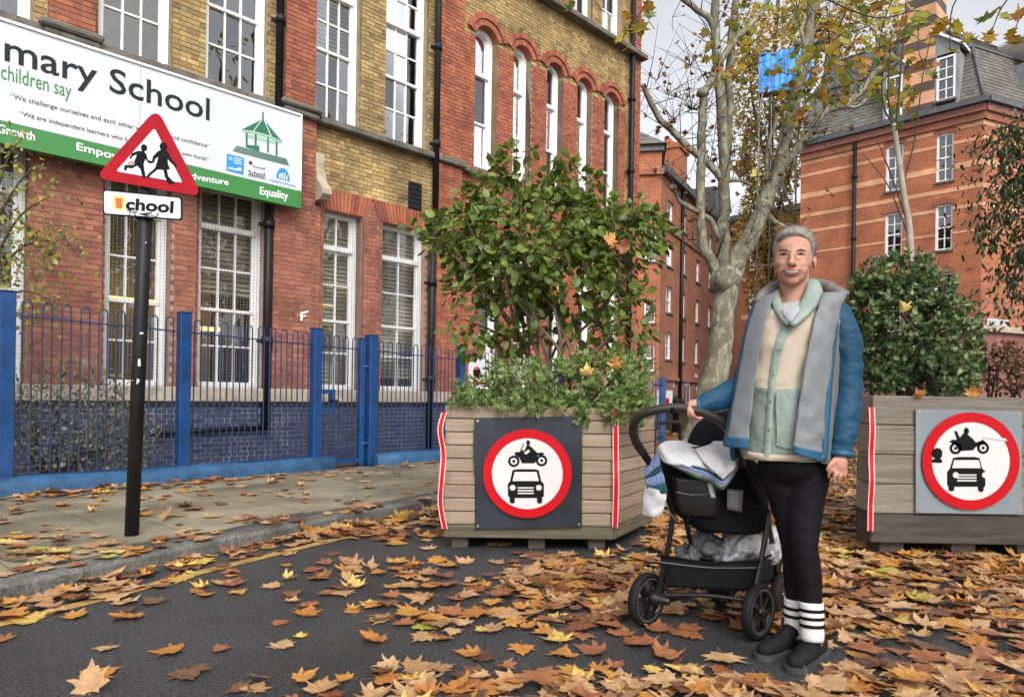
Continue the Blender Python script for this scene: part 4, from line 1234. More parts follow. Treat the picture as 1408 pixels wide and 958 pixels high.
YR = 4.45
PLR = Plane((0, YR, 0), (1, 0, 0))
xr0, zr1 = PLR.uv(1201, 543); xr1 = xr0 + 1.28
poly_r = [(xr0, YR), (xr1, YR), (xr1 + 0.3, YR + 0.7), (xr1, YR + 1.5), (xr0 + 0.95, YR + 1.5), (xr0 + 0.024, YR + 0.25)]
zs_r = [0.085 + (zr1 - 0.085) * k / 5 for k in range(6)]
planter_r = planter('timber_planter', 'grey weathered timber planter with a light grey no motor vehicles board at right', poly_r, zs_r, M['plank_grey'], M['plank_black'], (0, 5), 9)
for x, yb_ in ((xr0 + 0.08, 0.22), (xr0 + 0.55, 0.5), (xr1 - 0.3, 1.3)):
    s = MB(); s.bbox(x, x + 0.16, YR + 0.05, YR + yb_, 0, 0.084, 0.005); s.build('foot', M['plank_black'], planter_r, True)

def strip(root, pl, pts, w):
    q = [pl.uv(*p) for p in pts]; bul = [0.012, 0.03, 0.016, 0.034, 0.018, 0.012]
    q2, _ = smooth_path([Vector((a, b, bul[i % len(bul)])) for i, (a, b) in enumerate(q)], None, 4)
    s = MB(); e = MB()
    for k in (0, 1):
        pass
    L1 = [pl.at(p.x - w / 2, p.y, p.z) for p in q2]; L2 = [pl.at(p.x + w / 2, p.y, p.z + 0.004) for p in q2]
    n = len(q2); back = [p - pl.n * 0.004 for p in L1] + [p - pl.n * 0.004 for p in L2]
    s.add(L1 + L2, [(i, i + 1, n + i + 1, n + i) for i in range(n - 1)], 0, True)
    s.add(back, [(i, i + 1, n + i + 1, n + i) for i in range(n - 1)], 0, True)
    o = s.build('reflective_strip', M['strip'], root, True)
    for L_, sg in ((L1, -1), (L2, 1)):
        e = MB(); ed = [p + pl.ex * 0.006 * sg for p in L_]
        e.add([p + pl.n * 0.002 for p in L_] + [p + pl.n * 0.002 for p in ed], [(i, i + 1, n + i + 1, n + i) for i in range(n - 1)], 0, True); e.build('strip_edge', M['strip_edge'], o, True)
strip(planter_l, PLL, [(611, 567), (606, 590), (610, 622), (609, 650), (606, 690), (612, 726)], 0.024)
strip(planter_l, PLL, [(845, 564), (845.5, 590), (846, 625), (846, 660), (846, 690), (845, 724)], 0.026)
strip(planter_r, PLR, [(1197, 560), (1196, 590), (1196, 625), (1195, 660), (1195, 690), (1195, 729)], 0.024)

def roundel(root, pl, cpts, board_mat, cx, cy, rx, conv, moto, car, extra=None, bend=0.0):
    """screwed-on board with the red ring, motorcycle and car"""
    q = [pl.uv(*p) for p in cpts]
    s = MB(); g0 = []
    N_ = 8
    for j in range(N_ + 1):
        t = j / N_
        a = Vector(q[0]) * (1 - t) + Vector(q[3]) * t; b = Vector(q[1]) * (1 - t) + Vector(q[2]) * t
        off = 0.02 + bend * math.sin(t * 5.5)
        g0.append([pl.at(a.x - (0.008 * math.sin(t * 6) if bend else 0), a.y, off), pl.at(b.x, b.y, off), pl.at(b.x, b.y, off - 0.012), pl.at(a.x, a.y, off - 0.012)])
    s.loft(g0, caps=True, smooth=False)
    bd = s.build('sign_board', board_mat, root, True)
    a, b = pl.uv(cx, cy); r = (pl.uv(cx + rx, cy)[0] - a)
    s = MB(); s.ring(pl, a, b, r * 0.80, r, 0.034, 0.003, 72); s.build('red_ring', M['red'], bd, True)
    s = MB(); s.ring(pl, a, b, 0, r * 0.805, 0.0325, 0.002, 72); s.build('white_disc', M['disc_white'], bd, True)
    def tr(nm, pts, mat, off=0.0355): return traced(nm, pts, mat, pl, off, 0.0015, bd, conv)
    for pts in moto: tr('motorcycle_symbol', pts, M['black'])
    for pts in car: tr('car_symbol', pts, M['black'])
    if extra: extra(tr, bd)
    for p in q:
        s = MB(); u = p[0] + math.copysign(0.02, a - p[0]); v = p[1] + math.copysign(0.02, b - p[1]); s.ring(pl, u, v, 0, 0.008, 0.02, 0.004 + abs(bend) * 1.2, 10); s.build('bolt', M['bolt'], bd, True)
    return bd, tr, a, b, r
# left: traced from its enlargement (3.194 x, origin 570,480)
zl = lambda x, y: (570 + x / 3.194, 480 + y / 3.194)
moto_l = [[(495, 398), (506, 402), (508, 414), (502, 420), (512, 428), (530, 446), (540, 455), (566, 452), (568, 462), (540, 466), (538, 480), (528, 500), (472, 500), (462, 478), (440, 462), (440, 452), (462, 450), (478, 414), (482, 416), (470, 442), (482, 446), (494, 420), (490, 410)]]
car_l = [[(430, 530), (450, 526), (525, 526), (545, 530), (556, 578), (568, 590), (568, 645), (560, 650), (560, 672), (550, 678), (538, 672), (538, 652), (440, 652), (440, 672), (428, 678), (418, 670), (418, 650), (410, 642), (410, 590), (420, 578)]]
bdl, trl, la, lb, lr = roundel(planter_l, PLL, [(653, 574), (800, 572), (800, 724), (653, 726)], M['dark_board'], 725, 650, 60.5, zl, moto_l, car_l, None, 0.006)
def wheel_sym(bd, pl, conv, x, y, r0, r1, px, pl_off=0.0355):
    a, b = pl.uv(*conv(x, y)); k = pl.uv(*conv(x + 100, y))[0] - a
    s = MB(); s.ring(pl, a, b, r0 * k / 100, r1 * k / 100, pl_off, 0.0015, 28); s.build('motorcycle_symbol', M['black'], bd, True)
    s = MB(); s.ring(pl, a, b, 0, r0 * 0.42 * k / 100, pl_off, 0.0015, 16); s.build('motorcycle_symbol', M['black'], bd, True)
for x, y in ((436, 489), (557, 486)): wheel_sym(bdl, PLL, zl, x, y, 15, 25, 0)
trl('car_cutout', [(440, 538), (536, 538), (546, 578), (430, 578)], M['disc_white'], 0.0371)
for x in (431, 545):
    a, b = PLL.uv(*zl(x, 604)); k = PLL.uv(*zl(x + 100, 604))[0] - a
    s = MB(); s.ring(PLL, a, b, 0, 0.125 * k, 0.0371, 0.001, 20); s.build('car_cutout', M['disc_white'], bdl, True)
for y in (605, 617, 629): trl('car_cutout', [(452, y), (524, y), (522, y + 6), (454, y + 6)], M['disc_white'], 0.0371)
trl('car_cutout', [(480, 455), (500, 440), (508, 448), (490, 462)], M['disc_white'], 0.0371)
# right (2.082 x, origin 1140,320)
zr = lambda x, y: (1140 + x / 2.082, 320 + y / 2.082)
moto_r = [[(392, 556), (400, 562), (400, 572), (396, 576), (412, 590), (420, 600), (440, 592), (450, 600), (436, 606), (420, 612), (412, 622), (372, 624), (362, 606), (344, 598), (352, 592), (366, 592), (358, 566), (366, 568), (374, 586), (386, 572), (386, 562)]]
car_r = [[(355, 644), (372, 641), (416, 641), (430, 644), (438, 674), (447, 682), (447, 724), (442, 728), (442, 738), (434, 742), (426, 736), (426, 726), (358, 726), (358, 736), (350, 740), (342, 736), (342, 726), (338, 720), (338, 684), (346, 674)]]
def head_sticker(tr, bd):
    tr('head_sticker', [(296, 622), (306, 615), (318, 617), (324, 626), (323, 640), (318, 645), (324, 652), (322, 658), (292, 657), (296, 648), (304, 646), (296, 640), (292, 632)], M['black'])
    tr('scratch', [(440, 583), (505, 588), (510, 596), (470, 590), (440, 586)], M['disc_white'], 0.0375)
bdr, trr, la, lb, lr = roundel(planter_r, PLR, [(1257, 562), (1402, 565), (1402, 706), (1257, 704)], M['grey_board'], 1330, 633, 66.5, zr, moto_r, car_r, head_sticker)
for x, y in ((352, 615), (430, 614)): wheel_sym(bdr, PLR, zr, x, y, 10, 17, 0)
trr('car_cutout', [(358, 650), (428, 650), (434, 673), (352, 673)], M['disc_white'], 0.0371)
for x in (352, 435):
    a, b = PLR.uv(*zr(x, 691)); k = PLR.uv(*zr(x + 100, 691))[0] - a
    s = MB(); s.ring(PLR, a, b, 0, 0.085 * k, 0.0371, 0.001, 20); s.build('car_cutout', M['disc_white'], bdr, True)
for y in (691, 699, 707): trr('car_cutout', [(366, y), (422, y), (421, y + 4), (367, y + 4)], M['disc_white'], 0.0371)

# ================================================================== SHRUBS
M['leaf_green'] = pmat('shrub_leaf', None, 0.42, 0.2, 9, transl=0.3, pal=[(0.08, 0.13, 0.02), (0.13, 0.19, 0.028), (0.06, 0.1, 0.018), (0.2, 0.26, 0.045), (0.1, 0.155, 0.024), (0.28, 0.32, 0.07)])
M['leaf_var'] = pmat('variegated_leaf', None, 0.4, 0.15, 9, transl=0.2, pal=[(0.075, 0.145, 0.03), (0.12, 0.2, 0.045), (0.055, 0.115, 0.025), (0.16, 0.24, 0.06)])
M['leaf_cream'] = pmat('leaf_cream_edge', None, 0.4, 0.15, 9, transl=0.25, pal=[(0.5, 0.54, 0.2), (0.34, 0.44, 0.12), (0.6, 0.62, 0.28), (0.26, 0.36, 0.09)])
M['leaf_dark'] = pmat('dark_shrub_leaf', None, 0.42, 0.2, 9, transl=0.2, pal=[(0.04, 0.085, 0.028), (0.065, 0.12, 0.036), (0.03, 0.068, 0.022), (0.12, 0.18, 0.05), (0.28, 0.34, 0.12)])
M['leaf_rust'] = pmat('rusty_leaf', None, 0.6, 0.25, 9, transl=0.25, pal=[(0.13, 0.045, 0.025), (0.22, 0.085, 0.035), (0.07, 0.035, 0.02), (0.1, 0.1, 0.045), (0.28, 0.12, 0.05)])
M['bark_grey'] = pmat('grey_twig_bark', (0.13, 0.095, 0.065), 0.85, 0.35, 12, 0.4, 60)
M['bark_dark'] = pmat('dark_bark', (0.06, 0.045, 0.032), 0.85, 0.35, 12, 0.4, 60)

def px_ellipses(n, es, Y, depth):
    """points through ellipses given in photograph pixels, standing at depth Y"""
    w = np.array([e[2] * e[3] * (e[4] if len(e) > 4 else 1) for e in es]); w = w / w.sum()
    P_, U_ = [], []
    for e, k in zip(es, (w * n).astype(int)):
        c = P(e[0], e[1], Y); f = Y / 950
        p, u = blob(k, c, (e[2] * f, depth * e[2] / max(q[2] for q in es), e[3] * f), 0.35)
        P_.append(p); U_.append(u)
    return np.concatenate(P_), np.concatenate(U_)

def droop(u, down=0.5, rnd=0.7):
    n = len(u); ax = u * 0.8 + RNG.normal(size=(n, 3)) * rnd + np.array([0, 0, -down])
    up = u * 0.6 + RNG.normal(size=(n, 3)) * 0.5 + np.array([0, -0.25, 0.9])
    return rots(ax, up)

def stems(root, base, tips, r0, r1, mat, mid=0.5, nm='stem', bend=0.12):
    rs = random.Random(len(tips))
    for t in tips:
        b = Vector(base) + Vector((rs.uniform(-0.12, 0.12), rs.uniform(-0.12, 0.12), 0)); t = Vector(t)
        m1 = b.lerp(t, 0.35) + Vector((rs.gauss(0, bend), rs.gauss(0, bend), 0.1)); m2 = b.lerp(t, 0.7) + Vector((rs.gauss(0, bend), rs.gauss(0, bend), 0.05))
        pp, rr = smooth_path([b, m1, m2, t], [r0, r0 * 0.75, (r0 + r1) / 2, r1], 4)
        m = MB(); m.tube(pp, rr, 6); m.build(nm, mat, root, True)

# tall shrub in the left planter
YS = 5.15
cs = P(755, 505, YS); cs.z = zl1 - 0.08
shrub = thing('leafy_shrub', 'tall broad green shrub with bare lower stems growing in the left planter', 'shrub', cs)
es = [(745, 325, 110, 65), (700, 225, 7, 26, 1.5), (760, 238, 8, 26, 1.4), (815, 258, 9, 24, 1.2), (655, 262, 9, 22, 1.2), (735, 220, 6, 18, 1.5), (655, 330, 75, 48), (845, 335, 70, 55), (690, 385, 78, 58), (800, 380, 88, 58), (745, 350, 125, 80), (612, 318, 46, 22, .9), (893, 320, 34, 30, .8), (650, 445, 40, 46, .8), (855, 440, 44, 58, .8), (685, 232, 10, 30, 1.6), (720, 248, 14, 34, 1.3), (783, 246, 22, 30, 1.2), (755, 268, 40, 20), (640, 282, 20, 26), (600, 300, 14, 18), (575, 312, 26, 8, .8), (880, 290, 16, 26, .8), (905, 302, 18, 12, .8), (835, 285, 14, 30), (668, 275, 12, 26), (740, 425, 70, 45, .5), (630, 410, 18, 30, .6), (700, 465, 34, 22, .6), (810, 450, 40, 30, .6)]
pos, u = px_ellipses(5800, es, YS, 0.62)
keep = np.array([noise.noise(Vector(p) * 3.4) > -0.31 for p in pos]); pos, u = pos[keep], u[keep]
R = droop(u, 0.45); S = RNG.uniform(0.045, 0.1, len(pos))
foliage(shrub, leaf_tmpl('leaf', OVATE, [M['leaf_green']], 0.18, 0.3, seed=1), pos, R, S)
tips = [P(x, y, YS + random.uniform(-0.4, 0.4)) for x, y in ((600, 318), (640, 300), (685, 225), (720, 240), (760, 255), (790, 230), (840, 290), (890, 320), (860, 380), (650, 400), (690, 350), (760, 330), (810, 350), (640, 440), (850, 440), (720, 400), (780, 400))]
stems(shrub, cs, tips, 0.016, 0.005, M['bark_grey'])

# low variegated evergreen spilling over the boards
cv = P(770, 560, 4.9); cv.z = zl1 - 0.07
low = thing('variegated_shrub', 'low cream edged evergreen spilling over the front board of the left planter', 'shrub', cv)
YV = 4.75
def rosettes(es, Y, depth, n, k, lm, sm, root, tm, out=0.35, stuffn='foliage', spread=0.9):
    c, u = px_ellipses(n, es, Y, depth)
    n = len(c)
    d = u * 0.7 + np.array([0, -0.45, 0.55]) + RNG.normal(size=(n, 3)) * 0.45; d /= np.linalg.norm(d, axis=1, keepdims=True)
    pos, ax, up = [], [], []
    for q in range(k):
        a = 2 * math.pi * q / k * 1.618 * 2 + RNG.uniform(0, 6.3, n)
        tmp = np.cross(d, np.array([0.3, 0.9, 0.2])); tmp /= np.linalg.norm(tmp, axis=1, keepdims=True); t2 = np.cross(d, tmp)
        side = tmp * np.cos(a)[:, None] + t2 * np.sin(a)[:, None]
        pos.append(c - d * (0.012 * q)); ax.append(side * spread + d * (0.75 - 0.1 * q)); up.append(d - side * 0.3)
    pos, ax, up = np.concatenate(pos), np.concatenate(ax), np.concatenate(up)
    foliage(root, tm, pos, rots(ax, up), RNG.uniform(lm, sm, len(pos)), 300, 'leaf', stuffn)
ev = [(745, 525, 85, 38), (840, 520, 62, 42), (665, 535, 42, 20), (640, 535, 22, 10, .8), (800, 498, 50, 20), (870, 510, 34, 26), (855, 562, 38, 30, 1.4), (800, 568, 16, 18), (730, 563, 70, 15), (650, 556, 30, 10), (700, 508, 35, 18), (880, 545, 24, 22), (760, 548, 70, 18)]
rosettes(ev, YV - 0.06, 0.36, 720, 7, 0.032, 0.055, low, leaf_tmpl('leaf', OVAL2, [M['leaf_var'], M['leaf_cream']], 0.1, 0.25, rim=0.8, seed=2))
rosettes([(852, 556, 34, 26), (800, 566, 10, 16, 1.3), (725, 556, 60, 10), (645, 548, 28, 12), (880, 548, 20, 20)], 4.42, 0.12, 150, 7, 0.032, 0.055, low, leaf_tmpl('leaf', OVAL2, [M['leaf_var'], M['leaf_cream']], 0.1, 0.25, rim=0.78, seed=12), stuffn='trailing_foliage')
stems(low, cv, [P(x, y, YV + random.uniform(-0.2, 0.2)) for x, y in ((640, 535), (680, 520), (720, 505), (760, 510), (800, 500), (850, 510), (890, 520), (860, 550))], 0.012, 0.004, M['bark_grey'], bend=0.05)

# evergreen in the right planter
YG = 5.0
cg = P(1262, 545, YG); cg.z = zr1 - 0.07
ever = thing('evergreen_shrub', 'dense rounded dark evergreen shrub filling the grey right planter', 'shrub', cg)
eg = [(1240, 450, 72, 80), (1195, 430, 34, 60), (1300, 470, 42, 70), (1240, 375, 40, 34), (1200, 385, 32, 30), (1270, 400, 40, 40), (1215, 505, 40, 38), (1290, 515, 50, 34), (1330, 500, 20, 40), (1300, 545, 30, 14), (1172, 470, 10, 50, .5), (1180, 390, 20, 14, .6)]
rosettes(eg, YG, 0.45, 1250, 7, 0.03, 0.055, ever, leaf_tmpl('leaf', SERR, [M['leaf_dark']], 0.15, 0.3, seed=3))
stems(ever, cg, [P(x, y, YG + random.uniform(-0.2, 0.2)) for x, y in ((1190, 400), (1220, 360), (1250, 355), (1280, 390), (1310, 450), (1320, 500), (1200, 470), (1240, 440))], 0.018, 0.006, M['bark_dark'], bend=0.06)
# rusty shrub beside it
cu_ = P(1385, 545, 5.05); cu_.z = zr1 - 0.07
rusty = thing('rusty_shrub', 'thin reddish brown shrub at the right end of the grey planter', 'shrub', cu_)
er = [(1385, 510, 36, 30), (1370, 490, 20, 18), (1398, 485, 18, 16), (1425, 505, 30, 30)]
pos, u = px_ellipses(900, er, 5.05, 0.3)
foliage(rusty, leaf_tmpl('leaf', OVATE, [M['leaf_rust']], 0.2, 0.5, seed=4), pos, droop(u, 0.2), RNG.uniform(0.025, 0.05, len(pos)))
stems(rusty, cu_, [P(x, y, 5.05 + random.uniform(-0.15, 0.15)) for x, y in ((1355, 490), (1365, 475), (1380, 470), (1395, 468), (1405, 480), (1420, 490), (1345, 505), (1440, 500))], 0.009, 0.003, M['bark_dark'], bend=0.05)
# sapling behind it with a thin leaning stem
YT = 5.45
sb = P(1254, 545, YT); sb.z = zr1 - 0.08
sap = thing('young_tree', 'thin bare young tree with pale leaning stem rising out of the evergreen', 'tree', sb)
def px_limb(root, pts, Y, mat, nm, n=10, sub=5, jit=0.0):
    """limb through (px,py,width in px[,extra depth]) at depth Y"""
    w = [P(p[0], p[1], Y + (p[3] if len(p) > 3 else 0)) for p in pts]; r = [p[2] / 2 * Y / 950 for p in pts]
    pp, rr = smooth_path(w, r, sub)
    if jit: pp = [p + Vector((noise.noise(p * 3) * jit, 0, noise.noise(p * 3 + Vector((9, 0, 0))) * jit * 0.3)) for p in pp]
    m = MB(); m.tube(pp, rr, n); return m.build(nm, mat, root, True), pp
M['sap_bark'] = pmat('pale_sapling_bark', (0.34, 0.3, 0.25), 0.8, 0.25, 12, 0.2, 60)
px_limb(sap, [(1254, 545, 9), (1252, 340, 9), (1243, 270, 8), (1233, 200, 7), (1229, 170, 6)], YT, M['sap_bark'], 'trunk')
for pts in ([(1230, 175, 4), (1222, 140, 3), (1222, 100, 2.4), (1226, 40, 1.5)], [(1231, 185, 3.5), (1236, 130, 3), (1240, 80, 2), (1248, 10, 1.2)], [(1229, 170, 3), (1216, 150, 2.5), (1212, 110, 1.6)], [(1240, 260, 2.5), (1258, 190, 2), (1268, 110, 1.5), (1282, 40, 1)], [(1246, 300, 2), (1225, 240, 2), (1205, 190, 1.2)], [(1250, 330, 2), (1240, 300, 2), (1218, 250, 1.5), (1185, 210, 1)]):
    px_limb(sap, pts, YT, M['bark_dark'], 'branch', 6)
M['leaf_plane'] = pmat('plane_leaf_hanging', None, 0.5, 0.2, 9, transl=0.45, pal=[(0.28, 0.3, 0.03), (0.42, 0.34, 0.03), (0.5, 0.24, 0.02), (0.2, 0.26, 0.035), (0.14, 0.2, 0.04), (0.45, 0.16, 0.03)])
TM_PLANE = leaf_tmpl('leaf', LOBED, [M['leaf_plane']], 0.12, 0.25, seed=5, wav=0.03)
lp = [(1228, 120), (1244, 100), (1226, 136), (1252, 118), (1255, 140), (1216, 130), (1236, 170), (1262, 155), (1245, 150), (1228, 158)]
pos = np.array([P(x + random.uniform(-8, 8), y, YT + random.uniform(-0.15, 0.15)) for x, y in lp]); u = unit(len(pos))
foliage(sap, TM_PLANE, pos, droop(u, 0.9, 0.4), RNG.uniform(0.07, 0.11, len(pos)))

# ================================================================== PLANE TREE
def plane_bark():
    m = bpy.data.materials.new('mottled_plane_bark'); m.use_nodes = True
    N, L = m.node_tree.nodes, m.node_tree.links; b = N['Principled BSDF']; b.inputs['Roughness'].default_value = 0.85
    g = N.new('ShaderNodeNewGeometry'); v = N.new('ShaderNodeTexVoronoi'); v.inputs['Scale'].default_value = 9; v.inputs['Randomness'].default_value = 1
    nz = N.new('ShaderNodeTexNoise'); nz.inputs['Scale'].default_value = 6; nz.inputs['Detail'].default_value = 8
    mp = N.new('ShaderNodeMapping'); mp.inputs['Scale'].default_value = (1, 1, 0.55)
    ad = N.new('ShaderNodeVectorMath'); ad.operation = 'MULTIPLY_ADD'; ad.inputs[1].default_value = (0.5, 0.5, 0.5)
    L.new(g.outputs['Position'], mp.inputs['Vector']); L.new(mp.outputs[0], nz.inputs['Vector'])
    L.new(nz.outputs['Color'], ad.inputs[0]); L.new(mp.outputs[0], ad.inputs[2]); L.new(ad.outputs[0], v.inputs['Vector'])
    r = N.new('ShaderNodeValToRGB'); e = r.color_ramp.elements
    e[0].position = 0.3; e[0].color = (0.14, 0.125, 0.088, 1); e[1].position = 0.7; e[1].color = (0.31, 0.295, 0.225, 1)
    x = e.new(0.5); x.color = (0.185, 0.17, 0.115, 1)
    sp = N.new('ShaderNodeSeparateColor'); L.new(v.outputs['Color'], sp.inputs[0]); 
    mx = N.new('ShaderNodeMath'); mx.operation = 'MULTIPLY_ADD'; mx.inputs[1].default_value = 0.5; L.new(sp.outputs[0], mx.inputs[0])
    m2 = N.new('ShaderNodeMath'); m2.operation = 'MULTIPLY'; m2.inputs[1].default_value = 0.5; L.new(nz.outputs['Fac'], m2.inputs[0]); L.new(m2.outputs[0], mx.inputs[2])
    L.new(mx.outputs[0], r.inputs['Fac']); L.new(r.outputs[0], b.inputs['Base Color'])
    bp = N.new('ShaderNodeBump'); bp.inputs['Strength'].default_value = 0.5; bp.inputs['Distance'].default_value = 0.02; L.new(nz.outputs['Fac'], bp.inputs['Height']); L.new(bp.outputs[0], b.inputs['Normal'])
    return m
M['plane'] = plane_bark()
M['leaf_brown'] = pmat('dry_brown_leaf', None, 0.7, 0.2, 9, transl=0.25, pal=[(0.12, 0.055, 0.025), (0.2, 0.09, 0.03), (0.3, 0.15, 0.04), (0.1, 0.05, 0.03)])
YP = 16.5
tb = G(972, 605)
tb = P(972, 600, YP); tb.z = 0
ptree = thing('plane_tree', 'large plane tree with mottled pale bark and nearly bare forking limbs behind the woman', 'tree', tb)
base_px = 543 + 950 / YP
px_limb(ptree, [(963, base_px + 12, 60), (967, base_px - 12, 46), (975, 555, 39), (984, 510, 35), (993, 460, 31), (997, 420, 30), (1000, 385, 31), (1001, 368, 24)], YP, M['plane'], 'trunk', 20, 5, 0.06)
limbs = [
    [(996, 392, 18), (982, 365, 16), (967, 337, 14), (963, 278, 12.5), (965, 198, 12), (966, 135, 11), (975, 115, 11), (991, 83, 10), (1019, 48, 8), (1050, 10, 7), (1075, -40, 5)],
    [(999, 388, 20), (996, 355, 17), (995, 317, 16), (996, 238, 15), (993, 159, 14), (987, 79, 13), (983, 32, 12), (985, -30, 10)],
    [(997, 250, 10, .3), (1002, 159, 12, .3), (1005, 60, 11, .3), (1016, -20, 9, .3)],
    [(1003, 390, 28), (1015, 355, 26), (1032, 325, 24), (1050, 285, 21), (1068, 240, 19), (1082, 190, 17), (1096, 125, 15), (1107, 79, 14), (1114, 24, 12), (1118, -40, 10)],
    [(1064, 246, 14), (1085, 218, 13), (1106, 194, 12), (1134, 155, 11), (1161, 145, 9), (1180, 128, 9), (1197, 107, 8), (1223, 82, 8), (1228, 78, 6)],
    [(1134, 155, 7), (1135, 111, 6.5), (1138, 71, 6), (1150, 40, 5), (1165, 5, 4)],
    [(884, 117, 7), (897, 145, 8), (912, 167, 8.5), (930, 185, 9), (947, 202, 9.5), (970, 222, 10), (993, 246, 11)],
    [(925, 260, 6), (935, 276, 6), (947, 284, 7), (963, 294, 7), (979, 305, 8), (990, 330, 8)],
    [(986, 92, 9), (978, 30, 9), (955, 12, 8), (935, -5, 7)],
    [(1068, 147, 5), (1066, 175, 5), (1056, 198, 5.5), (1055, 230, 6), (1058, 258, 7)],
    [(1003, 249, 6), (1018, 248, 5), (1032, 255, 4)],
    [(1050, 285, 10), (1060, 300, 8), (1074, 310, 6), (1098, 318, 4)],
    [(1098, 119, 6), (1112, 62, 6), (1120, 20, 5), (1135, -20, 4)],
    [(1161, 145, 6), (1178, 147, 5), (1195, 133, 5), (1204, 122, 4)],
    [(1107, 79, 5), (1100, 40, 5), (1094, 5, 4)],
    [(1115, 60, 6), (1150, 48, 5), (1185, 38, 4), (1215, 22, 3)]]
ends = []
for l in limbs:
    _, pp = px_limb(ptree, l, YP, M['plane'], 'branch', 10, 5, 0.05)
    ends.append(pp)
knobs = MB()
for (x, y, r) in ((1224, 80, 9), (1206, 121, 6), (966, 128, 9), (1050, 283, 13), (1068, 148, 6), (925, 258, 6), (998, 384, 24), (1096, 60, 6), (1059, 245, 8)):
    k = MB(); c = P(x, y, YP - 0.05); f = r * YP / 950
    k.ellip(c, (f * 0.9, f * 0.8, f * 0.8), None, 12, 8)
    k.v = [tuple(Vector(v) + Vector((1, 1, 1)) * noise.noise(Vector(v) * 6) * f * 0.25) for v in k.v]
    k.build('burr', M['plane'], ptree, True)
# twigs: many fine shoots off the limb ends (joined: too fine to tell apart)
tw_ = MB(); tipsP = []
rt = random.Random(21)
for pp in ends:
    for i in range(2, len(pp), 3):
        if rt.random() < 0.75:
            for q in range(rt.choice((1, 2, 3))):
                p = pp[i]; d = Vector((rt.gauss(0, 0.5), rt.gauss(0, 0.4), rt.uniform(-0.2, 1.0))).normalized(); L_ = rt.uniform(0.5, 1.9)
                a = p + d * L_ * 0.5 + Vector((rt.gauss(0, 0.1), rt.gauss(0, 0.1), 0.06)); b = p + d * L_ + Vector((rt.gauss(0, 0.2), rt.gauss(0, 0.1), 0.16 * L_))
                tw_.tube([p, a, b], [0.013, 0.008, 0.0035], 4, smooth=True); tipsP.append(b); tipsP.append(a)
                for z in range(2):
                    b2 = a + Vector((rt.gauss(0, 0.4), rt.gauss(0, 0.3), rt.gauss(0.15, 0.4))) * L_ * 0.5; tw_.tube([a, b2], [0.006, 0.003], 4); tipsP.append(b2)
for (x0, y0, n) in ((948, 150, 26), (930, 165, 16), (950, 90, 14), (920, 130, 12), (1195, 100, 20), (1222, 80, 16), (1120, 50, 12), (905, 110, 10)):
    p = P(x0 + rt.uniform(-4, 4), y0, YP)
    for k in range(n):
        d = Vector((rt.gauss(0, 0.8), rt.gauss(0, 0.4), rt.gauss(0.35, 0.7))); b = p + d * rt.uniform(0.4, 1.0)
        tw_.tube([p, p.lerp(b, 0.5) + Vector((0, 0, 0.06)), b], [0.007, 0.005, 0.003], 4); tipsP.append(b)
o = tw_.build('twigs', M['bark_dark'], ptree, True); o['kind'] = 'stuff'
T_ = np.array(tipsP); sel = RNG.choice(len(T_), 420); pos = T_[sel] + RNG.normal(size=(420, 3)) * 0.05
foliage(ptree, leaf_tmpl('leaf', LOBED, [M['leaf_brown']], 0.3, 0.9, seed=6, wav=0.08), pos, droop(unit(420), 0.8, 0.4), RNG.uniform(0.08, 0.15, 420), 120)
# yellow-green leaves still on its right and lower limbs
yl_es = [(1125, 90, 60, 60), (1090, 110, 25, 40), (1150, 30, 60, 40), (1240, 100, 30, 50), (1180, 95, 40, 30), (1010, 60, 40, 50, .5), (1030, 20, 60, 30, .6)]
pos, u = px_ellipses(320, yl_es, YP - 1.5, 2.0)
foliage(ptree, leaf_tmpl('leaf', LOBED, [M['leaf_plane']], 0.15, 0.4, seed=7, wav=0.04), pos, droop(u, 0.9, 0.4), RNG.uniform(0.12, 0.24, len(pos)), 300, 'leaf', 'leaves')

# twig of big leaves hanging into the top of the view
YH = 5.6
hang = thing('hanging_twigs', 'thin twigs of large yellow green leaves hanging over the slate roof corner', 'tree', P(1260, -60, YH))
hl = [(1128, 18), (1142, 40), (1160, 12), (1185, 10), (1202, 6), (1218, 30), (1208, 78), (1246, 8), (1264, 20), (1270, 18), (1286, 34), (1296, 28), (1305, 32), (1318, 30), (1322, 34), (1307, 72), (1266, 86), (1294, 35), (1327, 48), (1324, 60), (1358, 58), (1364, 24), (1395, 52), (1391, 42), (1373, 10), (1404, 15), (1232, 78), (1140, 62), (1170, 40), (1118, 6), (1248, 40), (1258, 52), (1380, 20), (1398, 8), (1228, 12), (1240, 28)]
pos = np.array([P(x, y, YH + random.uniform(-0.5, 0.5)) for x, y in hl])
foliage(hang, TM_PLANE, pos, droop(unit(len(pos)), 1.0, 0.45), RNG.uniform(0.085, 0.14, len(pos)))
for pts in ([(1100, -20, 3), (1160, 10, 2.5), (1210, 25, 2), (1265, 15, 1.5), (1300, 30, 1)], [(1340, -30, 3), (1310, 10, 2), (1306, 70, 1.2)], [(1400, -20, 3), (1375, 15, 2), (1362, 50, 1)], [(1240, -30, 3), (1215, 30, 2), (1208, 75, 1)], [(1300, 30, 1.6), (1325, 45, 1.4), (1322, 62, 1)], [(1420, 0, 2), (1400, 30, 1.5), (1394, 50, 1)], [(1265, 15, 1.5), (1262, 60, 1.2), (1267, 84, 1)]):
    px_limb(hang, pts, YH, M['bark_dark'], 'twig', 5)
hang2 = thing('hanging_twigs', 'few orange yellow leaves on a twig hanging beside the school drainpipe', 'tree', P(860, -60, YH + 1))
hl = [(775, 2), (790, 5), (848, 55), (862, 38), (870, 42), (885, 10), (895, 4), (880, 30), (893, 16), (858, 18), (869, 62)]
pos = np.array([P(x, y, YH + 1 + random.uniform(-0.3, 0.3)) for x, y in hl])
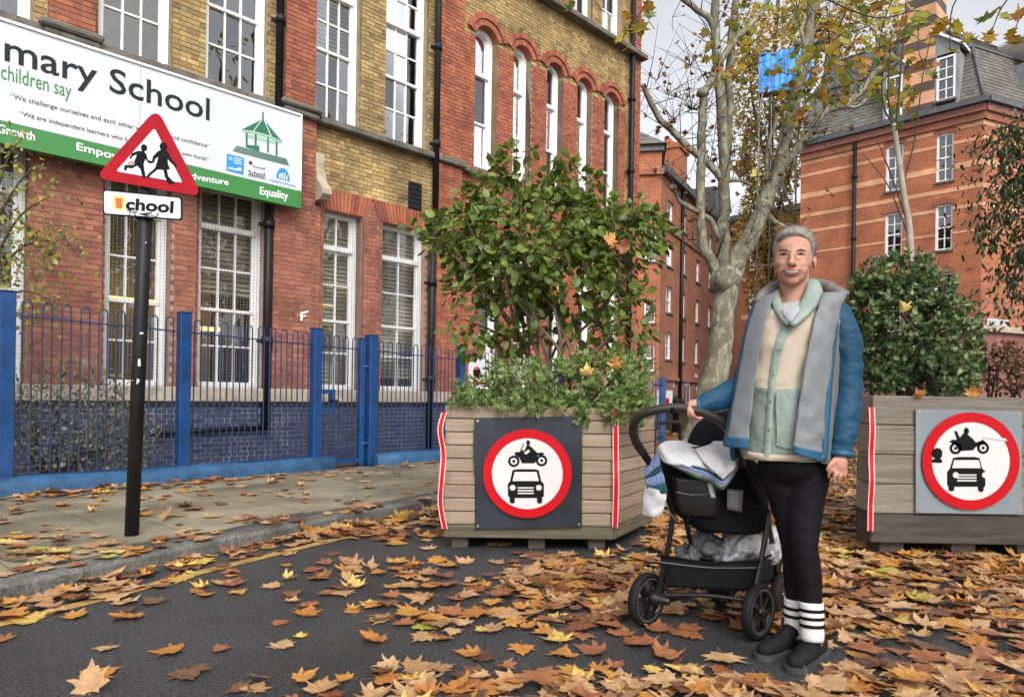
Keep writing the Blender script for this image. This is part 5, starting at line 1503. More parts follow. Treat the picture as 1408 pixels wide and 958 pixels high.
foliage(hang2, TM_PLANE, pos, droop(unit(len(pos)), 1.0, 0.45), RNG.uniform(0.09, 0.16, len(pos)))
for pts in ([(905, -30, 3), (885, 10, 2), (865, 40, 1.2), (850, 55, 1)], [(800, -30, 2), (785, 0, 1.5), (778, 5, 1)], [(885, 10, 1.5), (893, 30, 1), (900, 40, 1)]):
    px_limb(hang2, pts, YH + 1, M['bark_dark'], 'twig', 5)

# ================================================================== DARK TREE AT THE RIGHT EDGE
M['leaf_yew'] = pmat('dark_tree_leaf', None, 0.5, 0.2, 9, transl=0.2, pal=[(0.022, 0.045, 0.018), (0.035, 0.07, 0.022), (0.055, 0.09, 0.025), (0.018, 0.035, 0.015), (0.09, 0.1, 0.03)])
YD = 8.2
db = P(1520, 560, YD + 0.3); db.z = 0
dtree = thing('dark_leaved_tree', 'dark green tree whose drooping branches hang in from the right edge', 'tree', db)
px_limb(dtree, [(1520, 660, 40), (1515, 450, 34), (1500, 250, 26), (1490, 60, 16), (1485, -120, 5)], YD + 0.3, M['bark_dark'], 'trunk', 12)
boughs = [[(1500, 220, 10), (1450, 180, 7), (1400, 185, 4), (1340, 205, 2)], [(1505, 260, 10), (1450, 235, 7), (1395, 260, 4), (1350, 310, 2)], [(1505, 300, 9), (1450, 290, 6), (1408, 340, 4), (1385, 410, 2)], [(1500, 200, 9), (1460, 160, 6), (1420, 160, 3), (1390, 170, 2)], [(1510, 330, 8), (1440, 330, 5), (1400, 380, 3), (1390, 425, 2)], [(1500, 240, 8), (1440, 215, 5), (1385, 225, 3), (1355, 270, 2)]]
bp_ = []
for l in boughs:
    _, pp = px_limb(dtree, l, YD, M['bark_dark'], 'branch', 6); bp_ += pp
bp_ = np.array([p for p in bp_ if p.x / p.y > 0.64])
c = bp_[RNG.integers(0, len(bp_), 2600)] + np.clip(RNG.normal(size=(2600, 3)), -1.8, 1.8) * np.array([0.17, 0.35, 0.13]) + np.array([0, 0, -0.10])
extra, _ = px_ellipses(4200, [(1420, 230, 40, 60), (1400, 310, 40, 50), (1460, 280, 60, 90), (1370, 195, 30, 18), (1400, 375, 20, 45), (1365, 320, 16, 30), (1500, 60, 55, 110), (1520, 200, 70, 120)], YD, 0.9)
c = np.concatenate([c, extra]); u = unit(len(c))
foliage(dtree, leaf_tmpl('leaf', NARROW, [M['leaf_yew']], 0.1, 0.2, seed=8), c, droop(u * 0.6, 0.9, 0.5), RNG.uniform(0.06, 0.12, len(c)))

# ================================================================== LEFT: BIRCH-LIKE TREE AND HEDGE BEHIND THE RAILINGS
M['leaf_birch'] = pmat('small_yellowing_leaf', None, 0.5, 0.2, 9, transl=0.4, pal=[(0.18, 0.21, 0.05), (0.35, 0.33, 0.06), (0.5, 0.4, 0.05), (0.11, 0.15, 0.05), (0.24, 0.27, 0.09), (0.45, 0.42, 0.15)])
M['leaf_hedge'] = pmat('hedge_leaf', None, 0.5, 0.25, 9, transl=0.25, pal=[(0.11, 0.14, 0.06), (0.17, 0.2, 0.09), (0.07, 0.09, 0.04), (0.26, 0.27, 0.15), (0.22, 0.15, 0.08), (0.38, 0.38, 0.25)])
YB = 6.35
bb = P(-25, 640, YB); bb.z = PZ
birch = thing('yellowing_tree', 'small tree with sparse yellow green leaves behind the railings at left', 'tree', bb)
px_limb(birch, [(-25, 650, 14), (-22, 450, 12), (-15, 300, 9), (-10, 180, 6)], YB, M['bark_grey'], 'trunk', 8)
bl_ = []
for l in ([(-15, 320, 5), (20, 260, 3), (50, 225, 1.5)], [(-20, 400, 5), (30, 340, 3), (90, 330, 1.2)], [(-20, 380, 5), (25, 300, 3), (70, 270, 1.2)], [(-20, 430, 4), (30, 400, 3), (75, 415, 1.2)], [(-15, 300, 4), (10, 220, 2.5), (30, 190, 1)], [(-22, 450, 4), (20, 430, 3), (40, 440, 1)], [(-20, 350, 4), (15, 350, 2.5), (60, 385, 1)], [(30, 340, 2), (70, 310, 1.5), (105, 350, 1)], [(25, 300, 2), (50, 330, 1.5), (65, 370, 1)]):
    _, pp = px_limb(birch, l, YB, M['bark_dark'], 'branch', 5); bl_ += pp
bl_ = np.array(bl_); c = bl_[RNG.integers(0, len(bl_), 900)] + RNG.normal(size=(900, 3)) * np.array([0.09, 0.22, 0.09])
foliage(birch, leaf_tmpl('leaf', OVATE, [M['leaf_birch']], 0.15, 0.3, seed=9), c, droop(unit(len(c)) * 0.6, 0.7, 0.6), RNG.uniform(0.035, 0.065, len(c)))
hb = fence_pt(fence_s(110), 0, -0.7)
hedge = thing('hedge_bush', 'scruffy grey green bush with dry leaves behind the left railings', 'bush', hb)
he = []
for (x, ytop) in ((10, 520), (45, 500), (80, 490), (115, 490), (145, 505), (165, 530), (182, 560)): he.append((x, (ytop + 650) / 2, 26, (660 - ytop) / 2))
Pn, Un = [], []
for e in he:
    s_ = fence_s(e[0]); q = fence_pt(s_, 0, -0.62); f = q.y / 950
    c = P(e[0], e[1], q.y); p, u = blob(420, c, (e[2] * f * 1.2, 0.3, e[3] * f), 0.3); Pn.append(p); Un.append(u)
pos, u = np.concatenate(Pn), np.concatenate(Un); keep = pos[:, 2] > PZ; pos, u = pos[keep], u[keep]
foliage(hedge, leaf_tmpl('leaf', NARROW, [M['leaf_hedge']], 0.1, 0.3, seed=10), pos, droop(u, -0.3, 0.7), RNG.uniform(0.035, 0.07, len(pos)))
stems(hedge, hb, [Vector(pos[i]) for i in range(0, len(pos), 110)], 0.008, 0.003, M['bark_dark'], bend=0.1)

# ================================================================== YELLOW TREE FAR BEHIND
M['leaf_far'] = pmat('far_yellow_leaf', None, 0.6, 0.2, 2, transl=0.5, pal=[(0.46, 0.34, 0.06), (0.6, 0.42, 0.07), (0.36, 0.32, 0.07), (0.6, 0.34, 0.06), (0.26, 0.26, 0.07), (0.68, 0.52, 0.12)])
TM_FAR = leaf_tmpl('leaf', OVATE, [M['leaf_far']], 0.2, 0.3, seed=11)
YF = 36.5
fb = P(1062, 575, YF); fb.z = 0
ytree = thing('yellow_tree', 'tall tree in yellow autumn leaf behind the bare plane tree', 'tree', fb)
px_limb(ytree, [(1062, 590, 16), (1062, 480, 12), (1058, 300, 10), (1062, 120, 7), (1070, 0, 5)], YF, M['bark_dark'], 'trunk', 8)
for l in ([(1060, 400, 6), (1040, 300, 4), (1025, 220, 2)], [(1060, 320, 6), (1090, 220, 4), (1110, 120, 2)], [(1060, 250, 5), (1035, 140, 3), (1030, 60, 2)], [(1062, 150, 5), (1110, 60, 3), (1180, 30, 2)]): px_limb(ytree, l, YF, M['bark_dark'], 'branch', 6)
ye = [(1060, 390, 34, 60), (1055, 300, 38, 60), (1062, 210, 45, 70), (1050, 130, 42, 55, .8), (1075, 60, 60, 50, .8), (1130, 25, 60, 40, .6), (1190, 45, 55, 45, .55), (1250, 60, 40, 60, .35), (1020, 200, 22, 40, .5), (1025, 330, 18, 40, .5), (1090, 420, 22, 40, .7), (1095, 160, 20, 40, .5), (1030, 60, 30, 40, .5)]
pos, u = px_ellipses(15000, ye, YF, 2.2)
cl = noise
keep = np.array([noise.noise(Vector(p) * 0.9) > -0.36 for p in pos]); pos, u = pos[keep], u[keep]
foliage(ytree, TM_FAR, pos, droop(u, 0.6), RNG.uniform(0.15, 0.28, len(pos)), 100)
# ================================================================== BANDED BRICK MANSION BLOCK (RIGHT)
M['far_brick'] = brick_tex_mat('orange_red_brick_far', (0.34, 0.085, 0.03), (0.45, 0.13, 0.05), (0.4, 0.2, 0.12), 0.23, 0.075)
M['far_brick_dk'] = brick_tex_mat('plum_brick_far', (0.2, 0.06, 0.05), (0.27, 0.085, 0.065), (0.3, 0.17, 0.14), 0.23, 0.075)
M['far_brick_or'] = brick_tex_mat('pale_orange_brick_far', (0.68, 0.3, 0.14), (0.78, 0.37, 0.19), (0.6, 0.4, 0.28), 0.23, 0.075)
M['far_brick_char'] = brick_tex_mat('charred_brick_far', (0.07, 0.05, 0.042), (0.12, 0.085, 0.068), (0.14, 0.11, 0.09), 0.23, 0.075)
M['far_brick_br'] = brick_tex_mat('red_brown_brick_far', (0.26, 0.075, 0.035), (0.36, 0.105, 0.048), (0.28, 0.15, 0.1), 0.23, 0.075)
M['slate'] = pmat('roof_slate', None, 0.55, 0.2, 1.2, 0.2, 40, pal=[(0.125, 0.115, 0.1), (0.165, 0.15, 0.13), (0.105, 0.1, 0.09), (0.19, 0.175, 0.15)])
M['lead'] = pmat('lead_grey', (0.085, 0.09, 0.095), 0.5, 0.2, 3)
M['lead_lt'] = pmat('lead_sheet', (0.25, 0.26, 0.27), 0.5, 0.15, 3)
M['far_glass'] = glass_mat('far_window_glass', (0.35, 0.38, 0.4), 0.12)
M['curtain'] = pmat('net_curtain', (0.5, 0.49, 0.46), 0.9, 0.15, 3)
M['terracotta'] = pmat('terracotta', (0.38, 0.12, 0.06), 0.8, 0.25, 5)

def far_window(root, mk, t0, t1, z0, z1, rev=0.12, cols=2, arch=True, lintel='far_brick_br', sub=True, fr=0.07, curtain=True, rows=2):
    """recessed sash window of a far building. mk(x,y,z) maps wall coordinates to root coordinates"""
    def bx(mb, a0, a1, y0, y1, b0, b1):
        mb.prism([mk(a0, y0, b0), mk(a1, y0, b0), mk(a1, y0, b1), mk(a0, y0, b1)], Vector(mk(0, y1, 0)) - Vector(mk(0, y0, 0)))
    f = MB(); y = rev
    bx(f, t0, t0 + fr, y - 0.05, y + 0.05, z0, z1); bx(f, t1 - fr, t1, y - 0.05, y + 0.05, z0, z1); bx(f, t0 + fr, t1 - fr, y - 0.048, y + 0.05, z1 - fr, z1); bx(f, t0 + fr, t1 - fr, y - 0.048, y + 0.05, z0, z0 + fr)
    zm = (z0 + z1) / 2; bx(f, t0 + fr, t1 - fr, y - 0.03, y + 0.04, zm - 0.03, zm + 0.03)
    w = f.build('window', M['white'], root)
    for (a, b) in ((z0 + fr, zm - 0.03), (zm + 0.03, z1 - fr)):
        p = MB(); p.add([mk(t0 + fr, y + 0.02, a), mk(t1 - fr, y + 0.02, a), mk(t1 - fr, y + 0.02, b), mk(t0 + fr, y + 0.02, b)], [(0, 1, 2, 3)]); p.build('pane', M['far_glass'], w)
        if sub:
            for k in range(1, cols):
                x = t0 + fr + (t1 - t0 - 2 * fr) * k / cols; q = MB(); bx(q, x - 0.018, x + 0.018, y - 0.01, y + 0.03, a, b); q.build('glazing_bar', M['white'], w)
            for k in range(1, rows):
                zz = a + (b - a) * k / rows; q = MB(); bx(q, t0 + fr, t1 - fr, y - 0.008, y + 0.028, zz - 0.018, zz + 0.018); q.build('glazing_bar', M['white'], w)
    q = MB(); bx(q, t0 - 0.05, t1 + 0.05, -0.07, 0.1, z0 - 0.08, z0 - 0.002); q.build('sill', M['stone_dark'], w)
    q = MB(); q.add([mk(t0, rev + 0.3, z0), mk(t1, rev + 0.3, z0), mk(t1, rev + 0.3, z1), mk(t0, rev + 0.3, z1)], [(0, 1, 2, 3)]); q.build('room_back', M['room_dark'], w)
    if curtain:
        q = MB(); cw = (t1 - t0) * random.choice((0.25, 0.3, 0.5)); q.add([mk(t0 + fr, rev + 0.12, z0), mk(t0 + cw, rev + 0.12, z0), mk(t0 + cw, rev + 0.12, z1), mk(t0 + fr, rev + 0.12, z1)], [(0, 1, 2, 3)]); q.build('curtain', M['curtain'], w)
    return w

def wall_with_holes(root, mk, t0, t1, z0, z1, hs, mat, name='wall', th=0.35, arch_rise=0.0):
    ts = sorted({t0, t1} | {v for h in hs for v in h[:2] if t0 < v < t1}); zs = sorted({z0, z1} | {v for h in hs for v in h[2:4] if z0 < v < z1})
    m = MB()
    def inh(a, b): return any(h[0] < a < h[1] and h[2] < b < h[3] for h in hs)
    nT, nZ = len(ts) - 1, len(zs) - 1
    vid = {}
    def V(i, j, k):
        if (i, j, k) not in vid: vid[(i, j, k)] = len(m.v); m.v.append(tuple(mk(ts[i], k * th, zs[j])))
        return vid[(i, j, k)]
    solid = {(i, j) for i in range(nT) for j in range(nZ) if not inh((ts[i] + ts[i + 1]) / 2, (zs[j] + zs[j + 1]) / 2)}
    for (i, j) in solid:
        def F(*q): m.f.append(tuple(q)); m.m.append(0); m.sm.append(False)
        F(V(i, j, 0), V(i + 1, j, 0), V(i + 1, j + 1, 0), V(i, j + 1, 0)); F(V(i, j, 1), V(i + 1, j, 1), V(i + 1, j + 1, 1), V(i, j + 1, 1))
        for (di, dj, e) in ((-1, 0, ((i, j), (i, j + 1))), (1, 0, ((i + 1, j), (i + 1, j + 1))), (0, -1, ((i, j), (i + 1, j))), (0, 1, ((i, j + 1), (i + 1, j + 1)))):
            if (i + di, j + dj) not in solid:
                (a, b), (c, d) = e; F(V(a, b, 0), V(c, d, 0), V(c, d, 1), V(a, b, 1))
    return m.build(name, mat, root)

def slates(root, quad, rows, w, mat=None, name='slates'):
    """overlapping slates on a roof slope. quad: bottom-left, bottom-right, top-right, top-left"""
    bl, br, tr_, tl = [Vector(p) for p in quad]; nrm = (br - bl).cross(tl - bl).normalized(); m = MB(); rs = random.Random(rows)
    for j in range(rows):
        u0, u1 = j / rows, (j + 1.25) / rows
        a, b = bl.lerp(tl, u0), br.lerp(tr_, u0); c, d = br.lerp(tr_, min(1, u1)), bl.lerp(tl, min(1, u1))
        n = max(1, int((b - a).length / w)); o = 0.5 if j % 2 else 0
        for k in range(n + 1):
            f0, f1 = max(0, (k - o) / n), min(1, (k + 1 - o) / n)
            if f1 - f0 < 0.02 / n: continue
            g = 0.006 / max(0.1, (b - a).length); lift = nrm * rs.uniform(0.016, 0.026)
            q = [a.lerp(b, f0 + g) + lift, a.lerp(b, f1 - g) + lift, d.lerp(c, f1 - g) + nrm * 0.003, d.lerp(c, f0 + g) + nrm * 0.003]
            m.add(q + [q[0] - lift * 0.8, q[1] - lift * 0.8], [(0, 1, 2, 3), (4, 5, 1, 0)])
    # joined: several hundred small slates
    me = m.mesh(name, mat or M['slate']); o = link(name, me, root); o['kind'] = 'stuff'; return o

RO = P(1230, 300, 27); RO.z = 0
RX = Vector((0.6894, -0.7244, 0)); RIN = Vector((0.7244, 0.6894, 0))
RPL = Plane(RO, RX)
rt_ = lambda px, py: RPL.uv(px, py)
block = thing('mansion_block', 'red brick corner block striped with pale orange bands under a slate mansard roof', 'building', RO, math.atan2(RX.y, RX.x))
mkA = lambda x, y, z: Vector((x, y, z))
tL, tC = rt_(1100, 300)[0], rt_(1352, 200)[0]
zE = rt_(1104, 205)[1]
zE2 = rt_(1352, 143)[1]; zE = (zE + zE2) / 2
bandpx = [(225, 7), (243, 4), (271, 7), (298, 5), (320, 4), (349, 3)]
w_up = (rt_(1230, 262)[1], rt_(1230, 199)[1]); w_lo = (rt_(1230, 352)[1], rt_(1230, 292)[1])
c1 = (rt_(1218, 230)[0], rt_(1242, 230)[0]); c2 = (rt_(1287, 230)[0], rt_(1311, 230)[0])
zlow = w_lo[0] - (w_up[0] - w_lo[0])
holesA = [(c[0], c[1], z[0], z[1]) for c in (c1, c2) for z in (w_up, w_lo, (zlow, zlow + w_lo[1] - w_lo[0]))]
zCourse = rt_(1352, 455)[1]
wall_with_holes(block, mkA, tL, tC, zCourse + 0.25, zE, holesA, M['far_brick'])
wall_with_holes(block, mkA, tL, tC, 0, zCourse, [], M['far_brick_dk'], 'plinth')
for h in holesA: far_window(block, mkA, h[0], h[1], h[2], h[3])
# second front round the corner
dB = Vector((0.921, 0.389, 0)).normalized(); dBl = Vector((dB.dot(RX), dB.dot(RIN), 0)); nBl = Vector((-dBl.y, dBl.x, 0))
mkB = lambda x, y, z: Vector((tC, 0, 0)) + dBl * x + nBl * y + Vector((0, 0, z))
holesB = []
for t in (3.2, 6.0, 8.8):
    for z in (w_up, w_lo): holesB.append((t, t + 0.8, z[0], z[1]))
wall_with_holes(block, mkB, 0.003, 12, zCourse + 0.25, zE - 0.003, holesB, M['far_brick'])
wall_with_holes(block, mkB, 0.003, 12, 0, zCourse, [], M['far_brick_dk'], 'plinth')
for h in holesB: far_window(block, mkB, *h)
def bandbox(mk, a0, a1, z0, z1, y0, y1, mat, nm):
    for (p, q) in split_t(a0, a1, z0, z1, mk):
        m = MB(); m.prism([mk(p, y0, z0), mk(q, y0, z0), mk(q, y0, z1), mk(p, y0, z1)], mk(0, y1, 0) - mk(0, y0, 0)); m.build(nm, mat, block)
def split_t(a0, a1, z0, z1, mk):
    segs = [(a0, a1)]
    for h in (holesA if mk is mkA else holesB):
        if h[2] - 0.08 < z1 and h[3] > z0:
            ns = []
            for a, b in segs:
                if h[1] <= a or h[0] >= b: ns.append((a, b))
                else:
                    if h[0] > a: ns.append((a, h[0] - 0.001))
                    if h[1] < b: ns.append((h[1] + 0.001, b))
            segs = ns
    return segs
for py, hp in bandpx:
    z = rt_(1102, py)[1]; h = hp / 950 * 29.6
    bandbox(mkA, tL, tC + 0.004, z - h / 2, z + h / 2, -0.012, 0.1, M['far_brick_or'], 'pale_band'); bandbox(mkB, 0.01, 12, z - h / 2, z + h / 2, -0.012, 0.1, M['far_brick_or'], 'pale_band')
for z0, z1, y in ((zCourse, zCourse + 0.12, -0.16), (zCourse + 0.122, zCourse + 0.248, -0.1)):
    for mk, a, b in ((mkA, tL, tC + 0.1), (mkB, -0.05, 12)):
        m = MB(); m.prism([mk(a, y, z0), mk(b, y, z0), mk(b, y, z1), mk(a, y, z1)], mk(0, 0.3, 0) - mk(0, y, 0)); m.build('stone_course', M['stone'], block)
# soldier heads
for hs, mk in ((holesA, mkA), (holesB, mkB)):
    for h in hs:
        m = MB(); n = 8; w = h[1] - h[0]
        pts = [(h[0] - 0.1 + (w + 0.2) * k / n, h[3] - 0.10 + 0.13 * math.sin(math.pi * k / n)) for k in range(n + 1)]
        m.prism([mk(a, -0.015, b) for a, b in pts] + [mk(a, -0.015, b + 0.22) for a, b in reversed(pts)], mk(0, 0.02, 0) - mk(0, -0.1, 0)); m.build('window_arch', M['far_brick_br'], block)
# cornice
for z0, z1, y in ((zE - 0.55, zE - 0.28, -0.1), (zE - 0.278, zE - 0.002, -0.2)):
    for mk, a, b in ((mkA, tL, tC + 0.1), (mkB, -0.06, 12)):
        m = MB(); m.prism([mk(a, y, z0), mk(b, y, z0), mk(b, y, z1), mk(a, y, z1)], mk(0, 0.2, 0) - mk(0, y, 0)); m.build('brick_cornice', M['far_brick_dk'] if y < -0.15 else M['far_brick_br'], block)
for mk, a, b in ((mkA, tL, tC + 0.2), (mkB, -0.1, 12)):
    m = MB(); m.prism([mk(a, -0.34, zE), mk(b, -0.34, zE), mk(b, -0.34, zE + 0.2), mk(a, -0.34, zE + 0.2)], mk(0, 0.2, 0) - mk(0, -0.34, 0)); m.build('gutter', M['lead'], block)
# mansard
zK = zE + 2.55; yK = 0.85
zR = zK + 2.3; yR = 3.4
sl0 = zE + 0.2
ka = tC - 0.55
m = MB()
def Lc(x, y, z): return Vector((x, y, z))
cb = Vector((tC, 0, sl0)); ck = Vector((tC, 0, zK)) + (Vector((0, 1, 0)) + nBl).normalized() * 1.0; ct = Vector((tC, 0, zR)) + (Vector((0, 1, 0)) + nBl).normalized() * 4.0
endB = lambda y, z: Vector((tC, 0, 0)) + dBl * 12 + nBl * y + Vector((0, 0, z))
m.add([(tL, 0, sl0), cb, ck, (tL, yK, zK)], [(0, 1, 2, 3)]); m.add([cb, endB(0, sl0), endB(yK, zK), ck], [(0, 1, 2, 3)])
m.add([(tL, yK, zK), ck, ct, (tL, yR, zR)], [(0, 1, 2, 3)]); m.add([ck, endB(yK, zK), endB(yR, zR), ct], [(0, 1, 2, 3)])
m.add([(tL, 0, 0), (tL, 8, 0), (tL, 8, zK), (tL, yR, zR), (tL, yK, zK), (tL, 0, sl0)], [(0, 1, 2, 3, 4, 5)])
m.build('roof', M['slate'], block)
slates(block, [(tL, 0, sl0), cb, ck, (tL, yK, zK)], 15, 0.24); slates(block, [cb, endB(0, sl0), endB(yK, zK), ck], 15, 0.24)
slates(block, [(tL, yK, zK), ck, ct, (tL, yR, zR)], 17, 0.24); slates(block, [ck, endB(yK, zK), endB(yR, zR), ct], 17, 0.24)
for a, b in (((tL, yK, zK), ck), (ck, endB(yK, zK)), (cb, ck), (ck, ct), ((tL, yR, zR), ct)):
    m = MB(); m.tube([Vector(a) + Vector((0, -0.02, 0.03)), Vector(b) + Vector((0, -0.02, 0.03))], 0.06, 6); m.build('roof_roll', M['lead'], block)
# wall chimney, striped
ch0, ch1 = rt_(1243, 100)[0], rt_(1286, 100)[0]
zz = zE - 0.25; k = 0; chim = None
while zz < zR + 1.9:
    h = 0.36 if k % 2 else 0.46
    m = MB(); m.bx(ch0, ch1, -0.03 - (0.006 if k % 2 else 0), 1.3, zz, zz + h - 0.002)
    o = m.build('chimney' if chim is None else 'chimney_band', M['far_brick_or'] if k % 2 == 0 else M['far_brick_char'], chim or block)
    if chim is None: chim = o
    zz += h; k += 1
# far chimney at the right
m = MB(); q = ck + Vector((2.2, 1.6, 0)); m.bx(q.x, q.x + 1.8, q.y + 1.5, q.y + 2.6, zK, zR + 1.6); chf = m.build('chimney', M['far_brick'], block)
for k in range(4):
    m = MB(); c = Vector((q.x + 0.3 + 0.4 * k, q.y + 2.0, zR + 1.6)); m.tube([c, c + Vector((0, 0, 0.5))], 0.13, 10); m.build('chimney_pot', M['terracotta'], chf)
def dormer(mk, a0, a1, z0, z1, yb=-0.02, ped=True):
    f = MB()
    def bx(mb, p0, p1, y0, y1, b0, b1): mb.prism([mk(p0, y0, b0), mk(p1, y0, b0), mk(p1, y0, b1), mk(p0, y0, b1)], mk(0, y1, 0) - mk(0, y0, 0))
    bx(f, a0 - 0.12, a0, yb, yb + 1.1, z0 - 0.2, z1 + 0.1); bx(f, a1, a1 + 0.12, yb, yb + 1.1, z0 - 0.2, z1 + 0.1)
    d = f.build('dormer', M['lead_lt'], block)
    for o in ():
        pass
    q = MB(); zt = z1 + 0.1
    mid = (a0 + a1) / 2
    q.prism([mk(a0 - 0.12, yb, zt), mk(a1 + 0.12, yb, zt), mk(a1 + 0.12, yb, zt + 0.15), mk(a0 - 0.1, yb, zt + 0.95)], mk(0, 0.05, 0) - mk(0, 0, 0)); q.build('dormer_gable', M['lead_lt'], d)
    q = MB(); q.prism([mk(a0 - 0.2, yb - 0.12, zt + 0.96), mk(a1 + 0.28, yb - 0.12, zt + 0.1), mk(a1 + 0.28, yb - 0.12, zt + 0.2), mk(a0 - 0.2, yb - 0.12, zt + 1.06)], mk(0, 1.4, 0) - mk(0, 0, 0)); q.build('dormer_roof', M['white'], d)
    w = far_window(block, lambda x, y, z: mk(x, y + yb - 0.06, z), a0, a1, z0, z1, 0.1, 2, rows=2)
    w.parent = d
    w.name = 'window'
dormer(mkA, rt_(1288, 110)[0], rt_(1314, 110)[0], rt_(1300, 138)[1], rt_(1300, 78)[1])
dormer(mkA, rt_(1219, 130)[0], rt_(1241, 130)[0], rt_(1230, 163)[1], rt_(1230, 105)[1])
dormer(mkB, 2.9, 3.7, zE + 0.55, zE + 2.1)
m = MB(); t = rt_(1176.5, 250)[0]; m.tube([(t, -0.12, 0), (t, -0.12, zE - 0.2)], 0.075, 10); dp = m.build('drainpipe', M['black_iron'], block)
for z in (5, 7.5, 10):
    m = MB(); m.tube([(t, -0.12, z), (t, -0.12, z + 0.12)], 0.11, 10); m.build('pipe_collar', M['black_iron'], dp)
# street name plates on the corner
SPA = Plane(RO - RIN * 0.03, RX)
BO = frame_of(block) @ Vector((tC, 0, 0)); SPB = Plane(BO + dB.cross(Vector((0, 0, 1))).normalized() * 0.03, dB)
M['plate_edge'] = pmat('plate_frame', (0.02, 0.02, 0.02), 0.5, 0.1, 5)
for pl, q, body, lab in ((SPA, [(1314, 438), (1346, 434), (1346, 442), (1314, 446)], 'ROCHELLE ST E2', 'left white street name plate on the corner of the striped block'), (SPB, [(1356, 437.5), (1387, 439.5), (1387, 447.5), (1356, 445.5)], 'ARNOLD CIRCUS E2', 'right white street name plate on the corner of the striped block')):
    a = [pl.uv(*p) for p in q]; cz = (a[0][1] + a[3][1]) / 2; hh = 0.24
    root = thing('street_name_plate', lab, 'street sign', pl.at(a[0][0], cz))
    def pq(x0, x1, z0, z1, o): return [pl.at(x0, z0, o), pl.at(x1, z0, o), pl.at(x1, z1, o), pl.at(x0, z1, o)]
    s = MB(); s.prism(pq(a[0][0], a[1][0], cz - hh / 2, cz + hh / 2, 0), pl.n * 0.02); s.build('plate', M['plate_edge'], root, True)
    s = MB(); s.prism(pq(a[0][0] + 0.015, a[1][0] - 0.015, cz - hh / 2 + 0.015, cz + hh / 2 - 0.015, 0.02), pl.n * 0.004); s.build('white_face', M['white_sign'], root, True)
    lettering('lettering', body, root, pl, a[0][0] + 0.04, cz - 0.065, a[1][0] - 0.04, 0.125, M['ink'], 0.026, 0.01)

# ================================================================== RED BROWN TENEMENT (CENTRE LEFT)
TX = Vector((0.498, 0.867, 0)); TIN = Vector((-0.867, 0.498, 0))
TO = P(920, 400, 32); TO.z = 0
TPL2 = Plane(TO, TX)
t2 = lambda px, py: TPL2.uv(px, py)
ten = thing('tenement', 'four storey red brown brick tenement with narrow white windows beyond the school', 'building', TO, math.atan2(TX.y, TX.x))
zTE = t2(932, 258)[1]
tA, tB = t2(907, 400)[0], t2(990, 400)[0]
zr_ = [(t2(920, b)[1], t2(920, a)[1]) for a, b in ((276, 304), (331, 366), (394, 430), (457, 494))]
cols_px = ((916, 925), (937.5, 943.5), (956.5, 962.5), (974, 979), (984, 988))
hT = []
for a, b in cols_px:
    ta, tb_ = t2(a, 400)[0], t2(b, 400)[0]
    for z0, z1 in zr_: hT.append((ta, tb_, z0, z1))
zG = t2(920, 523)[1]
doors = [(t2(925, 560)[0], t2(930, 560)[0], 0.2, t2(927, 525)[1]), (t2(940, 560)[0], t2(951, 560)[0], 0.2, t2(945, 524)[1])]
wall_with_holes(ten, mkA, tA, tB + 6, zG, zTE, hT, M['far_brick_br'])
wall_with_holes(ten, mkA, tA, tB + 6, 0, zG - 0.002, doors, M['far_brick_dk'], 'plinth')
for h in hT: far_window(ten, mkA, *h, rev=0.15, cols=2, fr=0.09, rows=1, curtain=False)
for h in doors:
    m = MB(); m.bx(h[0] + 0.002, h[1] - 0.002, 0.1, 0.2, h[2], h[3] - 0.002); d_ = m.build('door', M['white'], ten)
    for k in (0, 1):
        w_ = (h[1] - h[0]); m = MB(); m.bx(h[0] + w_ * (0.15 + 0.4 * k), h[0] + w_ * (0.45 + 0.4 * k), 0.07, 0.099, h[2] + 0.5, h[3] - 0.25); m.build('door_panel', M['room_dark'], d_)
for z, hgt, y in ((zG, 0.16, -0.1), (zr_[0][0] - 0.5, 0.2, -0.08), (zTE, 0.3, -0.3)):
    m = MB(); m.bx(tA - 0.02, tB + 6, y, 0.34, z + 0.001, z + hgt); m.build('string_course', M['far_brick_dk'] if y > -0.2 else M['lead'], ten)
m = MB(); m.add([(tA, 0, zTE + 0.3), (tB + 6, 0, zTE + 0.3), (tB + 6, 4, zTE + 2.4), (tA, 4, zTE + 2.4)], [(0, 1, 2, 3)]); m.build('roof', M['slate'], ten)
slates(ten, [(tA, -0.2, zTE + 0.3), (tB + 6, -0.2, zTE + 0.3), (tB + 6, 4, zTE + 2.4), (tA, 4, zTE + 2.4)], 12, 0.4)
for px in (937, 938):
    pass
m = MB(); t = t2(934.5, 400)[0]; m.tube([(t, -0.1, 0), (t, -0.1, zTE)], 0.09, 8); m.build('drainpipe', M['black_iron'], ten)
# end wall of it facing the street, with its own hipped roof and chimney
EO = frame_of(ten) @ Vector((tA, 0, 0))
def mkE(x, y, z): return Vector((tA - 0.002, 0, 0)) + Vector((-x * 0.35, x * 0.94, 0)) + Vector((y * 0.94, y * 0.35, z))
zEE = zTE + 1.2
hE = []
exm = lambda px: (1 - (px - 880) / 27.0) * 3.4
for a, b, zz0, zz1 in ((903, 907.5, zr_[0][0] + 0.1, zr_[0][1] - 0.5), (903, 907.5, zr_[1][0], zr_[1][1]), (903, 907.5, zr_[2][0] - 0.6, zr_[2][1] - 0.8), (903, 907.5, zr_[3][0] - 0.6, zr_[3][1] - 0.7)):
    hE.append((0.15, 0.65, zz0, zz1))
wall_with_holes(ten, mkE, 0, 7.5, 0, zEE, hE, M['far_brick'])
for h in hE: far_window(ten, mkE, *h, rev=0.12, cols=1, rows=1, curtain=False)
